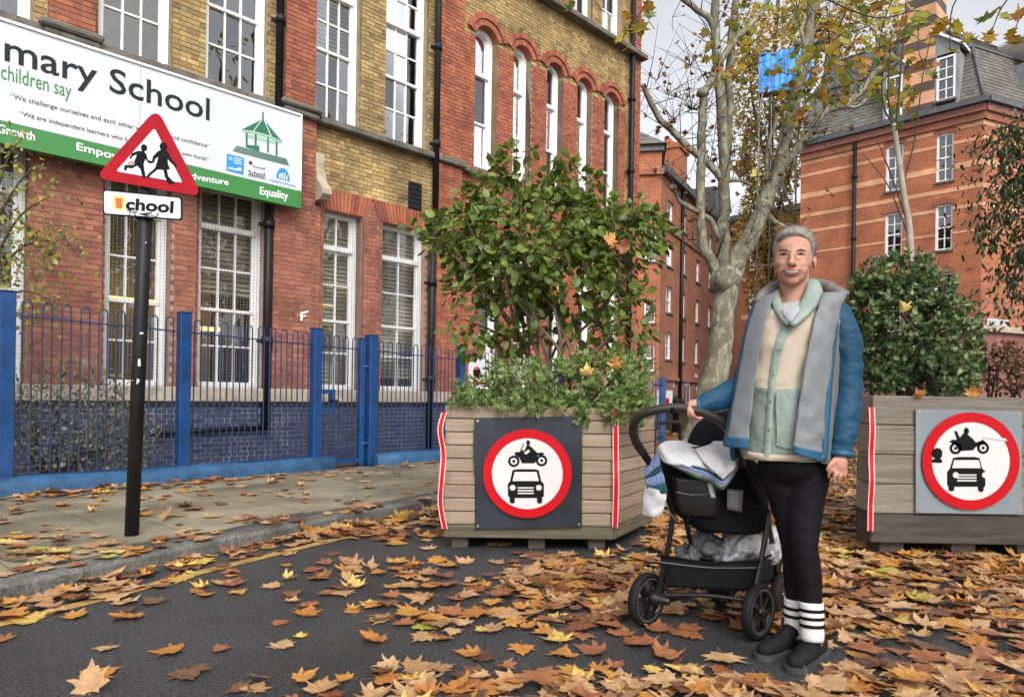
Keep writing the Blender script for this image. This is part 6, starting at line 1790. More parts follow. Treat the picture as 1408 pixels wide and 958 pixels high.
for z in (zEE - 1.3, zEE - 0.25):
    m = MB(); m.prism([mkE(-0.1, -0.15, z), mkE(7.5, -0.15, z), mkE(7.5, -0.15, z + 0.25), mkE(-0.1, -0.15, z + 0.25)], mkE(0, 0.3, 0) - mkE(0, 0, 0)); m.build('string_course', M['lead'] if z > zEE - 1 else M['far_brick_br'], ten)
e0, e1, e2 = mkE(-0.2, -0.3, zEE), mkE(7.5, -0.3, zEE), mkE(3.6, 3.5, zEE + 3.2)
e3 = mkE(-0.2, 7, zEE)
m = MB(); m.add([e0, e1, e2], [(0, 1, 2)]); m.add([e0, e3, e2], [(0, 1, 2)]); m.build('hip_roof', M['slate'], ten)
slates(ten, [e1, e0, e2 + Vector((0.01, 0, 0)), e2], 10, 0.35); slates(ten, [e0, e3, e2 + Vector((0, 0.01, 0)), e2], 10, 0.35)
cc = frame_of(ten).inverted() @ P(921, 230, 36)
m = MB(); m.bx(cc.x - 0.75, cc.x + 0.75, cc.y - 0.7, cc.y + 0.7, zTE - 2, cc.z + 0.7); m.bx(cc.x - 0.85, cc.x + 0.85, cc.y - 0.8, cc.y + 0.8, cc.z + 0.7, cc.z + 0.95); chm = m.build('chimney', M['far_brick'], ten)
for k in range(4):
    m = MB(); c = Vector((cc.x - 0.55 + 0.37 * k, cc.y, cc.z + 0.94)); m.tube([c, c + Vector((0, 0, 0.45))], 0.15, 8); m.build('chimney_pot', M['terracotta'], chm)
m = MB(); m.bx(tB + 1, tB + 3, 0.6, 2.4, zTE + 0.3, zTE + 2.8); m.build('roof_box', M['slate'], ten)
for (px, py, w, h) in ((955, 514, 9, 5), (957, 531, 5, 18)):
    a, z = t2(px, py); m = MB(); m.bx(a, a + w * 0.06, -0.03, -0.004, z - h * 0.034, z); m.build('wall_plate', M['white_sign'], ten)

# ================================================================== ORANGE BLOCK FAR BEHIND THE TREE
OO = P(1060, 450, 46); OO.z = 0
oran = thing('far_block', 'orange brick block with white windows glimpsed between plane trunk and woman', 'building', OO, math.atan2(RX.y, RX.x))
OPL = Plane(OO, RX); o2 = lambda px, py: OPL.uv(px, py)
hO = []
zs_o = [(o2(1040, b)[1], o2(1040, a)[1]) for a, b in ((345, 372), (398, 424), (446, 470), (500, 530))]
for a, b in ((1013, 1018), (1030, 1037), (1050, 1056), (1075, 1082), (1092, 1098)):
    for z0, z1 in zs_o: hO.append((o2(a, 400)[0], o2(b, 400)[0], z0, z1))
zOT = o2(1040, 300)[1]
wall_with_holes(oran, mkA, o2(985, 400)[0], o2(1135, 400)[0], 0, zOT, hO, M['far_brick'])
for h in hO: far_window(oran, mkA, *h, rev=0.1, cols=2, rows=1, fr=0.12, curtain=False)
m = MB(); m.bx(o2(985, 400)[0], o2(1135, 400)[0], -0.3, 3, zOT + 0.001, zOT + 0.4); m.build('cornice', M['lead'], oran)
for z0, z1 in zs_o:
    m = MB(); m.bx(o2(985, 400)[0], o2(1135, 400)[0], -0.02, -0.004, z0 - 0.7, z0 - 0.4); m.build('pale_band', M['far_brick_or'], oran)

# ================================================================== SCAFFOLD WITH BLUE SHEET
YSF = 33
M['tarp'] = pmat('blue_scaffold_sheet', (0.03, 0.24, 0.62), 0.5, 0.15, 1.5, 0.3, 3)
M['steel'] = pmat('scaffold_tube', (0.2, 0.19, 0.17), 0.6, 0.3, 4)
M['board'] = pmat('scaffold_board', (0.16, 0.12, 0.085), 0.8, 0.3, 3)
sf = P(1075, 570, YSF); sf.z = 0
scaf = thing('scaffold', 'tall tube scaffold with a blue plastic sheet round its top deck', 'scaffolding', sf)
for (x, y0) in ((1045, 72), (1062, 68), (1080, 66), (1098, 70), (1109, 75)):
    a = P(x, y0, YSF); b = a.copy(); b.z = 0; m = MB(); m.tube([b, a], 0.024, 6); m.build('tube', M['steel'], scaf, True)
    a2 = a + Vector((0.6, 1.6, 0)); b2 = b + Vector((0.6, 1.6, 0)); m = MB(); m.tube([b2, a2], 0.024, 6); m.build('tube', M['steel'], scaf, True)
for y in (140, 215, 290, 365): m = MB(); m.tube([P(1043, y, YSF - 0.06), P(1112, y, YSF - 0.06)], 0.026, 6); m.build('tube', M['steel'], scaf, True)
for p, q in (((1046, 140), (1078, 290)), ((1076, 250), (1100, 330)), ((1040, 180), (1050, 120))): m = MB(); m.tube([P(*p, YSF - 0.12), P(*q, YSF - 0.12)], 0.04, 6); m.build('tube', M['steel'], scaf, True)
for dd in (0, 0.5, 1.0):
    a, b = P(1045, 130, YSF + dd), P(1118, 122, YSF + dd); m = MB(); m.prism([a, b, b + Vector((0, 0.45, 0)), a + Vector((0, 0.45, 0))], (0, 0, 0.07)); m.build('deck_board', M['board'], scaf, True)
def sheet(x0, x1, ya, yb, za, zb, seed):
    rg = []
    for i in range(7):
        r_ = []
        for j in range(15):
            f, g = j / 14, i / 6
            p = P(x0 + (x1 - x0) * f, ya + (yb - ya) * g + 4 - 12 * f * (1 - .6 * g), za + (zb - za) * f); p.y += 0.10 * math.sin(f * 17 + seed + 3 * g) + 0.08 * math.sin(g * 9 + f * 5); r_.append(p)
        rg.append(r_)
    m = MB(); m.loft(rg, closed=False); o = m.build('blue_sheet', M['tarp'], scaf, True); return o
sheet(1044, 1090, 74, 124, YSF - 0.1, YSF - 0.05, 0); sheet(1090, 1118, 68, 118, YSF - 0.05, YSF + 1.6, 2)
o_ = sheet(1047, 1052, 78, 122, YSF - 0.1, YSF + 1.6, 1)
m = MB(); m.prism([P(1047, 75, YSF), P(1084, 72, YSF), P(1084, 72, YSF) + Vector((0.5, 1.6, 0)), P(1047, 75, YSF) + Vector((0.5, 1.6, 0))], (0, 0, 0.04)); m.build('sheet_roof', M['tarp'], scaf, True)
sg = MB(); a = P(1037, 238, YSF - 0.2); sg.box(a, (0.2, 0.03, 0.34)); tag(sg.build('yellow_sign', pmat('scaffold_sign_yellow', (0.5, 0.42, 0.03), 0.5, 0.3, 9), None), 'tiny yellow safety sign on the scaffold beside the plane tree', 'sign')

# ================================================================== STREET BITS BETWEEN PLANTER AND TREE
def hoop_stand(px, py, Y, w, h, lab):
    b = P(px, py, Y); b.z = 0; root = thing('cycle_hoop', lab, 'cycle stand', b)
    m = MB(); pts = [(-w / 2, 0, 0), (-w / 2, 0, h - 0.15), (-w / 2 + 0.05, 0, h - 0.04), (-w / 2 + 0.16, 0, h), (w / 2 - 0.16, 0, h), (w / 2 - 0.05, 0, h - 0.04), (w / 2, 0, h - 0.15), (w / 2, 0, 0)]
    m.tube([b + Matrix.Rotation(0.9, 3, 'Z') @ Vector(p) for p in smooth_path(pts, None, 3)[0]], 0.03, 10); m.build('tube', M['black_iron'], root, True)
    for sx in (-w / 2, w / 2):
        m = MB(); c = b + Matrix.Rotation(0.9, 3, 'Z') @ Vector((sx, 0, 0)); m.tube([c, c + Vector((0, 0, 0.02))], 0.07, 12); m.build('foot_plate', M['black_iron'], root, True)
hoop_stand(918, 590, 10.5, 0.9, 0.62, 'black tubular cycle hoop by the end of the blue railings')
def bollard(px, Y, h, lab):
    b = P(px, 580, Y); b.z = 0; root = thing('bollard', lab, 'bollard', b)
    m = MB(); m.tube([b, b + Vector((0, 0, h * 0.8)), b + Vector((0, 0, h * 0.82)), b + Vector((0, 0, h * 0.9)), b + Vector((0, 0, h))], [0.11, 0.075, 0.1, 0.1, 0.03], 12); m.build('shaft', M['black_iron'], root, True)
bollard(929, 19, 1.05, 'black bollard in front of the tenement door, left one'); bollard(937, 23, 1.0, 'black bollard in front of the tenement door, right one')
wl = thing('low_wall', 'low mossy brick wall along the verge left of the plane trunk', 'wall', P(935, 590, 20))
wl.location.z = 0
M['moss'] = pmat('mossy_brick', (0.12, 0.11, 0.06), 0.9, 0.5, 3, 0.5, 30)
a, b = P(900, 580, 21), P(965, 580, 19.5); a.z = b.z = 0
dv = (b - a).normalized(); nn = Vector((-dv.y, dv.x, 0)); m = MB(); m.prism([a, b, b + nn * 0.3, a + nn * 0.3], (0, 0, 0.62)); m.build('wall_face', M['moss'], wl, True)
m = MB(); m.prism([a - nn * 0.04 + Vector((0, 0, 0.621)), b - nn * 0.04 + Vector((0, 0, 0.621)), b + nn * 0.34 + Vector((0, 0, 0.621)), a + nn * 0.34 + Vector((0, 0, 0.621))], (0, 0, 0.08)); m.build('coping', M['stone'], wl, True)
for (px, py, Y, w, h, c, lab, nm) in ((913, 552, 23, 0.55, 0.75, 'red', 'small white panel with red blotch by the tenement wall', 'poster_panel'),):
    b = P(px, py, Y); root = thing(nm, lab, 'poster', b); root.location.z = 0
    m = MB(); m.box(b, (w, 0.05, h)); m.build('panel', M['white_sign'], root, True)
    m = MB(); m.box(b + Vector((0, -0.03, -0.05)), (w * 0.6, 0.01, h * 0.45)); m.build('red_print', M['red'], root, True)
    for sx in (-w / 2 + 0.03, w / 2 - 0.03):
        m = MB(); m.tube([(b.x + sx, b.y + 0.05, 0), (b.x + sx, b.y + 0.05, b.z + h / 2)], 0.025, 6); m.build('post', M['black_iron'], root, True)

# ================================================================== TREES ACROSS THE STREET (seen in the school windows)
def street_tree(x, y, h, seed, first=[None]):
    if first[0] is None:
        rs = random.Random(3); root = thing('street_tree', 'bare street tree across the road from the school', 'tree', (x, y, 0))
        base = Vector((x, y, 0)); m = MB(); m.tube([base, base + Vector((0.1, 0, 3)), base + Vector((0, 0.1, 7)), base + Vector((0.2, 0, 11))], [0.4, 0.3, 0.2, 0.08], 10); m.build('trunk', M['plane'], root, True)
        tp_ = []
        for k in range(26):
            z = rs.uniform(2.5, 10); a = rs.uniform(0, 6.28); L_ = rs.uniform(2, 4.5); p = base + Vector((0.05, 0.05, z)); q = p + Vector((math.cos(a) * L_, math.sin(a) * L_, L_ * 0.7)); m = MB(); m.tube(smooth_path([p, p.lerp(q, 0.5) + Vector((0, 0, 0.4)), q], [0.12, 0.07, 0.02], 4)[0], [0.12 - 0.011 * i for i in range(9)], 6); m.build('branch', M['plane'], root, True)
            tp_ += [p.lerp(q, t) for t in (0.4, 0.6, 0.8, 1.0)]
        T = np.array(tp_); c = T[RNG.integers(0, len(T), 2200)] + RNG.normal(size=(2200, 3)) * 0.6
        foliage(root, TM_FAR, c, droop(unit(2200), 0.6), RNG.uniform(0.15, 0.3, 2200), 0)
        first[0] = root; return root
    r = first[0].copy(); COL.objects.link(r); r.location = (x, y, 0); r.rotation_euler = (0, 0, seed)
    for ch in first[0].children:
        c = ch.copy(); COL.objects.link(c); mi_ = ch.matrix_parent_inverse.copy(); c.parent = r; c.matrix_parent_inverse = mi_
    return r
for i, (x, y) in enumerate(((13, 1.5), (16, -4), (20, 3.5), (11, -7), (22, -3))):
    r = street_tree(x, y, 11, i * 1.3); r['label'] = ('nearest', 'second', 'tallest looking', 'rearmost', 'farthest right')[i] + ' bare street tree across the road, reflected in the school windows'; r['group'] = 'street trees across the road'
# ================================================================== PUSHCHAIR
M['pram_black'] = pmat('pram_black_fabric', (0.006, 0.006, 0.007), 0.8, 0.3, 12, 0.3, 160, spec=0.15)
M['pram_mesh'] = pmat('pram_basket_mesh', (0.012, 0.012, 0.013), 0.8, 0.3, 30, 0.5, 300, spec=0.15)
M['rubber'] = pmat('tyre_rubber', (0.009, 0.009, 0.009), 0.65, 0.3, 20, 0.3, 120, spec=0.25)
M['satin'] = pmat('satin_black_frame', (0.01, 0.01, 0.011), 0.3, 0.1, 10)
M['leatherette'] = pmat('brown_black_grip', (0.022, 0.017, 0.015), 0.45, 0.2, 20, 0.4, 180)
M['rimgrey'] = pmat('rim_grey', (0.12, 0.12, 0.125), 0.3, 0.1, 10)
M['knit_white'] = pmat('white_knit', (0.7, 0.69, 0.7), 0.9, 0.08, 20, 0.9, 220)
M['knit_teal'] = pmat('teal_crochet', (0.012, 0.09, 0.1), 0.9, 0.4, 60, 1.0, 160)
M['knit_lilac'] = pmat('lilac_blue_crochet', (0.25, 0.32, 0.58), 0.9, 0.35, 70, 1.0, 160)
M['knit_mustard'] = pmat('mustard_crochet', (0.5, 0.3, 0.05), 0.9, 0.3, 60, 1.0, 160)
M['clear_plastic'] = pmat('crumpled_clear_plastic', (0.35, 0.35, 0.36), 0.12, 0.5, 14, 0.6, 30, spec=0.9)
M['grey_bag'] = pmat('grey_bag_cloth', (0.1, 0.1, 0.105), 0.55, 0.3, 9, 0.4, 40)
M['sage'] = pmat('sage_cloth', (0.2, 0.27, 0.22), 0.8, 0.2, 9)

def superring(cx, hw, py, Y, depth_f, depth_b, n=40, e=2.4, rot=None):
    """ring round a body: cx, hw in pixels at height py, standing at depth Y"""
    c = W(cx, py, Y - YW) if rot is not None else P(cx, py, Y); f = Y / 950 / (0.93 if rot is not None else 1); out = []
    for k in range(n):
        a = 2 * math.pi * k / n; co_, si = math.cos(a), math.sin(a)
        x = math.copysign(abs(co_) ** (2 / e), co_) * hw * f; y = math.copysign(abs(si) ** (2 / e), si)
        v = Vector((x, y * (depth_b if si > 0 else depth_f), 0)); out.append(c + (rot @ v if rot is not None else v))
    return out

def panel(L_, R_, Yc, cols=8, bulge=0.02, th=0.006, sub=4, ripple=0.0, seed=0):
    """thin cloth between two edges given in pixels (px, py, dy)"""
    at = (lambda p: W(*p)) if Yc == 2.68 else (lambda p: P(p[0], p[1], Yc + p[2]))
    a, _ = smooth_path([at(p) for p in L_], None, sub); b, _ = smooth_path([at(p) for p in R_], None, sub)
    rings = []
    for i in range(len(a)):
        fr, bk = [], []
        for k in range(cols + 1):
            t = k / cols; p = a[i].lerp(b[i], t); bz = bulge * math.sin(math.pi * t)
            if ripple: bz += ripple * noise.noise(Vector((p.x * 22 + seed, p.z * 22, seed)))
            p = p + Vector((0, -bz, 0)); fr.append(p); bk.append(p + Vector((0, th, 0)))
        rings.append(fr + bk[::-1])
    m = MB(); m.loft(rings, caps=True); return m

pr0 = P(970, 830, 3.0); pr0.z = 0
pram = thing('pushchair', 'black pushchair with a curved handle seen from behind beside the woman', 'pushchair', pr0)
hd = [(884, 622, 2.93), (874, 606, 2.87), (870.5, 588, 2.80), (880, 571, 2.75), (906, 562.5, 2.71), (936, 560.5, 2.695), (966, 567, 2.70), (990, 579, 2.73), (1004, 594, 2.78), (1014, 615, 2.85), (1020, 640, 2.92)]
pp, _ = smooth_path([P(*p) for p in hd], None, 6)
m = MB(); m.tube(pp, 0.0185, 14); handle = m.build('handle', M['leatherette'], pram, True)
m = MB(); q, _ = smooth_path([P(*p) for p in hd[4:6]], None, 6); q = q[3:5]; m.tube(q, 0.0215, 14); m.build('grip_collar', M['pram_black'], handle, True)
def frame_tube(nm, pts, r, mat='satin'):
    pp, _ = smooth_path([P(*p) for p in pts], None, 4); m = MB(); m.tube(pp, r, 10); return m.build(nm, M[mat], pram, True)
frame_tube('frame_tube', [(884, 622, 2.93), (898, 643, 2.95), (914, 668, 2.97), (926, 705, 2.98)], 0.016, 'pram_black')
frame_tube('frame_tube', [(926, 700, 2.98), (919, 752, 3.0), (907, 804, 3.03), (902, 818, 3.03)], 0.0115)
frame_tube('frame_tube', [(1020, 640, 2.92), (1045, 690, 2.94)], 0.016, 'pram_black')
frame_tube('frame_tube', [(1058, 700, 2.93), (1050, 752, 2.9), (1038, 812, 2.88), (1036, 830, 2.88)], 0.0115)
frame_tube('frame_tube', [(940, 700, 3.05), (955, 760, 3.2), (985, 812, 3.36)], 0.0115)
frame_tube('frame_tube', [(1056, 715, 3.0), (1064, 760, 3.12), (1070, 800, 3.22)], 0.0115)
frame_tube('axle', [(902, 818, 3.04), (970, 818, 2.97), (1036, 826, 2.9)], 0.010)
# seat shell
rows = [(612, 962, 48), (622, 968, 60), (640, 974, 68), (662, 979, 68), (685, 985, 66), (705, 991, 62), (720, 999, 54), (726, 1001, 44)]
m = MB(); m.loft([superring(cx, hw, y, 3.06, 0.13, 0.2, 36, 3.0) for y, cx, hw in rows], caps=True); me = m.mesh('seat_shell', M['pram_black']); wrinkle(me, 0.006, 14)
link('seat_shell', me, pram, True)
m = panel([(925, 655, -.07), (930, 690, -.07), (940, 708, -.06)], [(985, 655, -.1), (990, 690, -.1), (985, 712, -.08)], 3.0, 8, 0.006, 0.01); m.build('seat_panel', M['satin'], pram, True)
m = panel([(972, 664, -.115), (978, 684, -.115)], [(979, 664, -.115), (984, 684, -.115)], 3.0, 3, 0.0, 0.004); m.build('care_label', M['white_sign'], pram, True)
m = panel([(1000, 672, -.12), (1000, 700, -.12)], [(1022, 674, -.12), (1020, 704, -.12)], 3.0, 3, 0.0, 0.004); m.build('warning_label', M['rimgrey'], pram, True)
m = MB(); m.limb([P(960, 622, 3.2), P(975, 600, 3.25), P(1000, 590, 3.25), P(1025, 610, 3.2)], [0.06, 0.085, 0.09, 0.07], 16)
me = remesh(m, 0.012, 8); me.materials.append(M['pram_black']); link('canopy', me, pram, True)
m = panel([(978, 578, .1), (968, 596, .05), (957, 614, 0)], [(1006, 580, .1), (1008, 600, .05), (1010, 618, 0)], 2.98, 6, 0.01, 0.02); m.build('canopy_flap', M['pram_black'], pram, True)
# basket
BK = {k: P(*v) for k, v in dict(bl=(909, 764, 3.0), br=(1044, 771, 2.88), fr=(1080, 752, 3.3), fl=(968, 750, 3.44), bl0=(914, 803, 3.02), br0=(1034, 809, 2.92), fr0=(1072, 794, 3.3), fl0=(962, 792, 3.42)).items()}
def sidep(a, b, c, d, nm='basket_side', mat='pram_mesh', sag=0.02):
    rg = []
    for i in range(9):
        t = i / 8; p, q = BK[a].lerp(BK[b], t), BK[d].lerp(BK[c], t); s_ = Vector((0, 0, -sag * math.sin(math.pi * t)))
        row = [(p + s_).lerp(q, k / 5) for k in range(6)]; nn = (BK[b] - BK[a]).cross(BK[d] - BK[a]).normalized()
        rg.append(row + [v + nn * 0.005 for v in reversed(row)])
    m = MB(); m.loft(rg, caps=True); m.build(nm, M[mat], pram, True)
sidep('bl', 'br', 'br0', 'bl0'); sidep('br', 'fr', 'fr0', 'br0'); sidep('bl', 'fl', 'fl0', 'bl0'); sidep('fl', 'fr', 'fr0', 'fl0')
m = MB(); m.prism([BK['bl0'], BK['br0'], BK['fr0'], BK['fl0']], (0, 0, -0.012)); m.build('basket_floor', M['pram_black'], pram, True)
m = MB(); m.prism([BK['bl0'] + Vector((0, -0.008, 0.035)), BK['br0'] + Vector((0, -0.008, 0.035)), BK['br0'] + Vector((0, -0.008, 0)), BK['bl0'] + Vector((0, -0.008, 0))], (0, -0.004, 0)); m.build('basket_band', M['pram_black'], pram, True)
m = MB(); m.tube([BK['bl'], BK['bl'].lerp(BK['br'], .5) - Vector((0, 0, .02)), BK['br'], BK['fr']], 0.006, 8); m.build('basket_rim', M['pram_black'], pram, True)
def wheel(c, ang, r, wd, spin):
    """wheel: a tyre, a rim, spokes and a hub; ang: heading of rolling from +Y to the right"""
    c = Vector(c); c.z = r; F_ = Vector((math.sin(ang), math.cos(ang), 0)); A_ = Vector((math.cos(ang), -math.sin(ang), 0)); U_ = Vector((0, 0, 1))
    root = None
    def ringpts(q, o): return [c + F_ * (q * math.cos(2 * math.pi * k / 32)) + U_ * (q * math.sin(2 * math.pi * k / 32)) + A_ * o for k in range(32)]
    m = MB(); prof = [(r - 0.022, -wd * .42), (r - 0.006, -wd * .5), (r, -wd * .25), (r, wd * .25), (r - 0.006, wd * .5), (r - 0.022, wd * .42)]
    m.loft([ringpts(q, o) for q, o in prof] + [ringpts(*prof[0])]); w = m.build('wheel', M['rubber'], pram, True)
    m = MB(); pr = [(r - 0.032, -wd * .4), (r - 0.021, -wd * .44), (r - 0.021, wd * .44), (r - 0.032, wd * .4)]; m.loft([ringpts(q, o) for q, o in pr] + [ringpts(*pr[0])]); m.build('rim', M['satin'], w, True)
    for sg in (-1, 1):
        m = MB(); pr = [(r - 0.027, wd * .445 * sg), (r - 0.023, wd * .46 * sg)]; m.loft([ringpts(q, o) for q, o in pr]); m.build('rim_line', M['rimgrey'], w, True)
    for k in range(7):
        a = spin + 2 * math.pi * k / 7; d = F_ * math.cos(a) + U_ * math.sin(a); t = d.cross(A_).normalized()
        m = MB(); p0, p1 = c + d * 0.012, c + d * (r - 0.026)
        m.add([p0 + t * .011 + A_ * wd * .3, p1 + t * .007 + A_ * wd * .3, p1 - t * .007 + A_ * wd * .3, p0 - t * .011 + A_ * wd * .3, p0 + t * .011 - A_ * wd * .3, p1 + t * .007 - A_ * wd * .3, p1 - t * .007 - A_ * wd * .3, p0 - t * .011 - A_ * wd * .3], [(0, 1, 2, 3), (4, 5, 6, 7), (0, 1, 5, 4), (3, 2, 6, 7)]); m.build('spoke', M['satin'], w, True)
    m = MB(); m.tube([c - A_ * wd * .62, c - A_ * wd * .5, c + A_ * wd * .5, c + A_ * wd * .62], [0.012, 0.02, 0.02, 0.012], 14); m.build('hub', M['satin'], w, True)
    return c
HA = rad(47)
wl_ = wheel(P(889, 827, 3.03), HA, 0.116, 0.04, 0.3)
wr_ = wheel(P(1043, 840, 2.88), HA, 0.116, 0.04, 0.7)
wheel(P(993, 822, 3.36), HA + 0.2, 0.088, 0.04, 0.1); wheel(P(1073, 815, 3.2), HA - 0.15, 0.098, 0.04, 0.5)
m = MB(); m.limb([P(900, 822, 3.0), P(917, 826, 2.97)], [0.03, 0.018], 12); m.build('brake_pedal', M['satin'], pram, True)
m = MB(); m.limb([P(1024, 826, 2.92), P(1038, 832, 2.9)], [0.02, 0.024], 12); m.build('brake_pedal', M['satin'], pram, True)

for pts in ([(930, 676, 2.905), (955, 680, 2.895), (985, 676, 2.885)], [(905, 772, 2.985), (975, 780, 2.94), (1040, 780, 2.865)], [(916, 690, 2.93), (921, 704, 2.93), (930, 716, 2.94)]):
    m = MB(); m.tube(smooth_path([P(*p) for p in pts], None, 5)[0], .0025, 6); m.build('piping', M['rimgrey'], pram, True)
for pts in ([(948, 706, 2.92), (944, 722, 2.93), (950, 742, 2.95), (944, 756, 2.97)], [(1036, 700, 2.90), (1040, 716, 2.90), (1036, 730, 2.9)]):
    m = MB(); m.tube(smooth_path([P(*p) for p in pts], None, 5)[0], .005, 6); m.build('strap', M['pram_black'], pram, True)
m = MB(); m.box(P(944, 757, 2.97), (.022, .012, .03)); m.build('buckle', M['satin'], pram, True)
# things riding in the basket
def lump(name, lab, cat, balls, mat, voxel, amp, sc):
    m = MB()
    for c, r in balls: m.ellip(c, r, None, 18, 12)
    me = remesh(m, voxel, 4); wrinkle(me, amp, sc); me.materials.append(M[mat]); o = link(name, me); return tag(o, lab, cat)
lump('crumpled_rain_cover', 'crumpled clear plastic rain cover stuffed in the pushchair basket', 'rain cover', [(P(1020, 748, 3.1), (0.08, 0.11, 0.075)), (P(1050, 758, 3.15), (0.07, 0.1, 0.07)), (P(1062, 745, 3.25), (0.06, 0.06, 0.07)), (P(1005, 765, 3.05), (0.06, 0.07, 0.045))], 'clear_plastic', 0.008, 0.024, 22)
lump('grey_bag', 'dark grey crumpled bag lying in the pushchair basket at left', 'bag', [(P(972, 750, 3.14), (0.07, 0.09, 0.06)), (P(945, 763, 3.12), (0.05, 0.09, 0.045)), (P(990, 760, 3.1), (0.05, 0.07, 0.05))], 'grey_bag', 0.007, 0.022, 24)
lump('sage_pouch', 'pale sage pouch pushed under the pushchair seat', 'pouch', [(P(985, 722, 3.25), (0.07, 0.06, 0.03)), (P(965, 725, 3.27), (0.04, 0.05, 0.025))], 'sage', 0.008, 0.008, 18)

# blanket over the seat back
bl0 = P(960, 640, 2.9)
blanket = thing('baby_blanket', 'white knitted baby blanket with crochet stripes draped over the pushchair seat', 'blanket', bl0)
def bpanel(nm, L_, R_, mat, **k): return panel(L_, R_, 2.9, **k).build(nm, M[mat], blanket, True)
bpanel('white_knit', [(901, 624, .04), (906, 612, .0), (920, 606, .03), (938, 606, .06), (956, 612, .08), (975, 612, .1), (990, 608, .14), (1012, 611, .12)], [(913, 635, -.035), (922, 638, -.05), (938, 640, -.065), (955, 643, -.08), (972, 648, -.09), (985, 650, -.09), (998, 645, -.085), (1016, 632, -.06)], 'knit_white', cols=26, bulge=0.028, ripple=0.022, seed=3, th=0.012, sub=8)
bpanel('white_knit', [(956, 617, .0), (966, 632, -.075), (980, 647, -.105), (994, 659, -.105)], [(983, 606, .09), (1004, 608, .06), (1015, 614, .0), (1017, 628, -.07)], 'knit_white', cols=24, bulge=0.03, ripple=0.02, seed=8, th=0.012, sub=10)
e0 = [(914, 633, -.03), (936, 637, -.055), (956, 640, -.075), (975, 646, -.085), (994, 656, -.09), (1014, 630, -.06)]
for k, (mt, o0, o1) in enumerate((('knit_teal', 0, 4), ('knit_lilac', 4, 8), ('knit_lilac', 8, 11), ('knit_mustard', 11, 13), ('knit_teal', 13, 17))):
    sc_ = [0.25, 0.6, 1, 1, 1, 0.9]
    bpanel('crochet_stripe', [(x, y + o0 * s, z - .002 * k) for (x, y, z), s in zip(e0, sc_)], [(x + 1, y + (o1 + 0.4) * s, z - .004) for (x, y, z), s in zip(e0, sc_)], mt, cols=4, bulge=0.007, ripple=0.008, seed=k, th=0.008)
for k, (mt, f0, f1) in enumerate((('knit_lilac', 0, .3), ('knit_teal', .3, .45), ('knit_lilac', .45, .75), ('knit_teal', .75, 1))):
    top = [(904, 622, -.0), (894, 634, .03), (886, 648, .05)]; bot = [(918, 676, -.04), (902, 678, .0), (889, 672, .04)]
    mixp = lambda f: [tuple(a + (b - a) * f for a, b in zip(p, q)) for p, q in zip(top, bot)]
    bpanel('crochet_stripe', mixp(f0), mixp(f1 + .02), mt, cols=5, bulge=0.006, ripple=0.008, seed=k + 5, th=0.01)
bpanel('white_knit', [(887, 668, .05), (884, 690, .05), (884, 708, .05)], [(917, 676, -.03), (914, 694, -.02), (907, 711, .0)], 'knit_white', cols=18, bulge=0.02, ripple=0.02, seed=12, th=0.012, sub=10)

# ================================================================== WOMAN
YW = 2.68
WN = Vector((math.sin(rad(22.1)), math.cos(rad(22.1)), 0)); WK = WN.dot(ray(1090, 543))
def W(px, py, dy=0.0): return P(px, py, (YW + dy) * WK / WN.dot(ray(px, py)))
hY = 2.70 * WN.dot(ray(957, 560)) / WK - YW
WR = Matrix.Rotation(rad(-22.1), 3, 'Z')          # she faces the camera
def skin_mat():
    m = pmat('skin', (0.47, 0.235, 0.165), 0.5, 0.12, 26, 0.15, 260, spec=0.4)
    b = m.node_tree.nodes[m['_bsdf']]; b.inputs['Subsurface Weight'].default_value = 0.12; b.inputs['Subsurface Radius'].default_value = (0.02, 0.008, 0.004); b.inputs['Subsurface Scale'].default_value = 0.5
    return m
M['skin'] = skin_mat()
M['hair'] = pmat('grey_brown_hair', None, 0.45, 0.35, 40, 0.8, 160, stretch=(3, 3, 0.6), pal=[(0.16, 0.125, 0.1), (0.2, 0.16, 0.13)])
M['hair_light'] = pmat('grey_hair_strand', None, 0.4, 0.1, 40, pal=[(0.27, 0.225, 0.185), (0.38, 0.33, 0.285), (0.2, 0.16, 0.13), (0.12, 0.09, 0.07), (0.42, 0.38, 0.34)])
M['lip'] = pmat('lip', (0.37, 0.125, 0.1), 0.4, 0.1, 30)
M['teeth'] = pmat('teeth', (0.5, 0.42, 0.35), 0.6, 0.03, 30)
M['mouth'] = pmat('mouth_dark', (0.08, 0.02, 0.02), 0.6, 0.1, 30)
M['brow'] = pmat('eyebrow', (0.085, 0.05, 0.033), 0.8, 0.3, 80)
M['eye_w'] = pmat('eye_white', (0.3, 0.25, 0.22), 0.25, 0.03, 30)
M['iris'] = pmat('iris', (0.035, 0.028, 0.022), 0.2, 0.2, 60)
M['lash'] = pmat('lash_line', (0.035, 0.02, 0.016), 0.7, 0.1, 60)
M['jacket'] = pmat('petrol_blue_shell', (0.007, 0.053, 0.107), 0.6, 0.15, 6, 0.15, 120, spec=0.3)
M['jacket_edge'] = pmat('blue_binding', (0.012, 0.085, 0.17), 0.5, 0.1, 6)
M['lining'] = pmat('grey_jacket_lining', (0.165, 0.175, 0.185), 0.55, 0.12, 8, 0.25, 60)
M['hood'] = pmat('grey_brown_hood', (0.15, 0.14, 0.13), 0.6, 0.2, 8, 0.2, 90)
M['cream'] = pmat('cream_fleece', (0.52, 0.435, 0.335), 0.95, 0.06, 14, 0.25, 420, sheen=0.3)
M['mint'] = pmat('mint_nylon', (0.225, 0.28, 0.24), 0.5, 0.18, 9, 0.5, 45)
M['tee'] = pmat('pale_grey_tee', (0.33, 0.33, 0.35), 0.9, 0.08, 9)
M['legging'] = pmat('black_legging', (0.006, 0.005, 0.007), 0.65, 0.25, 8, 0.15, 140, spec=0.16)
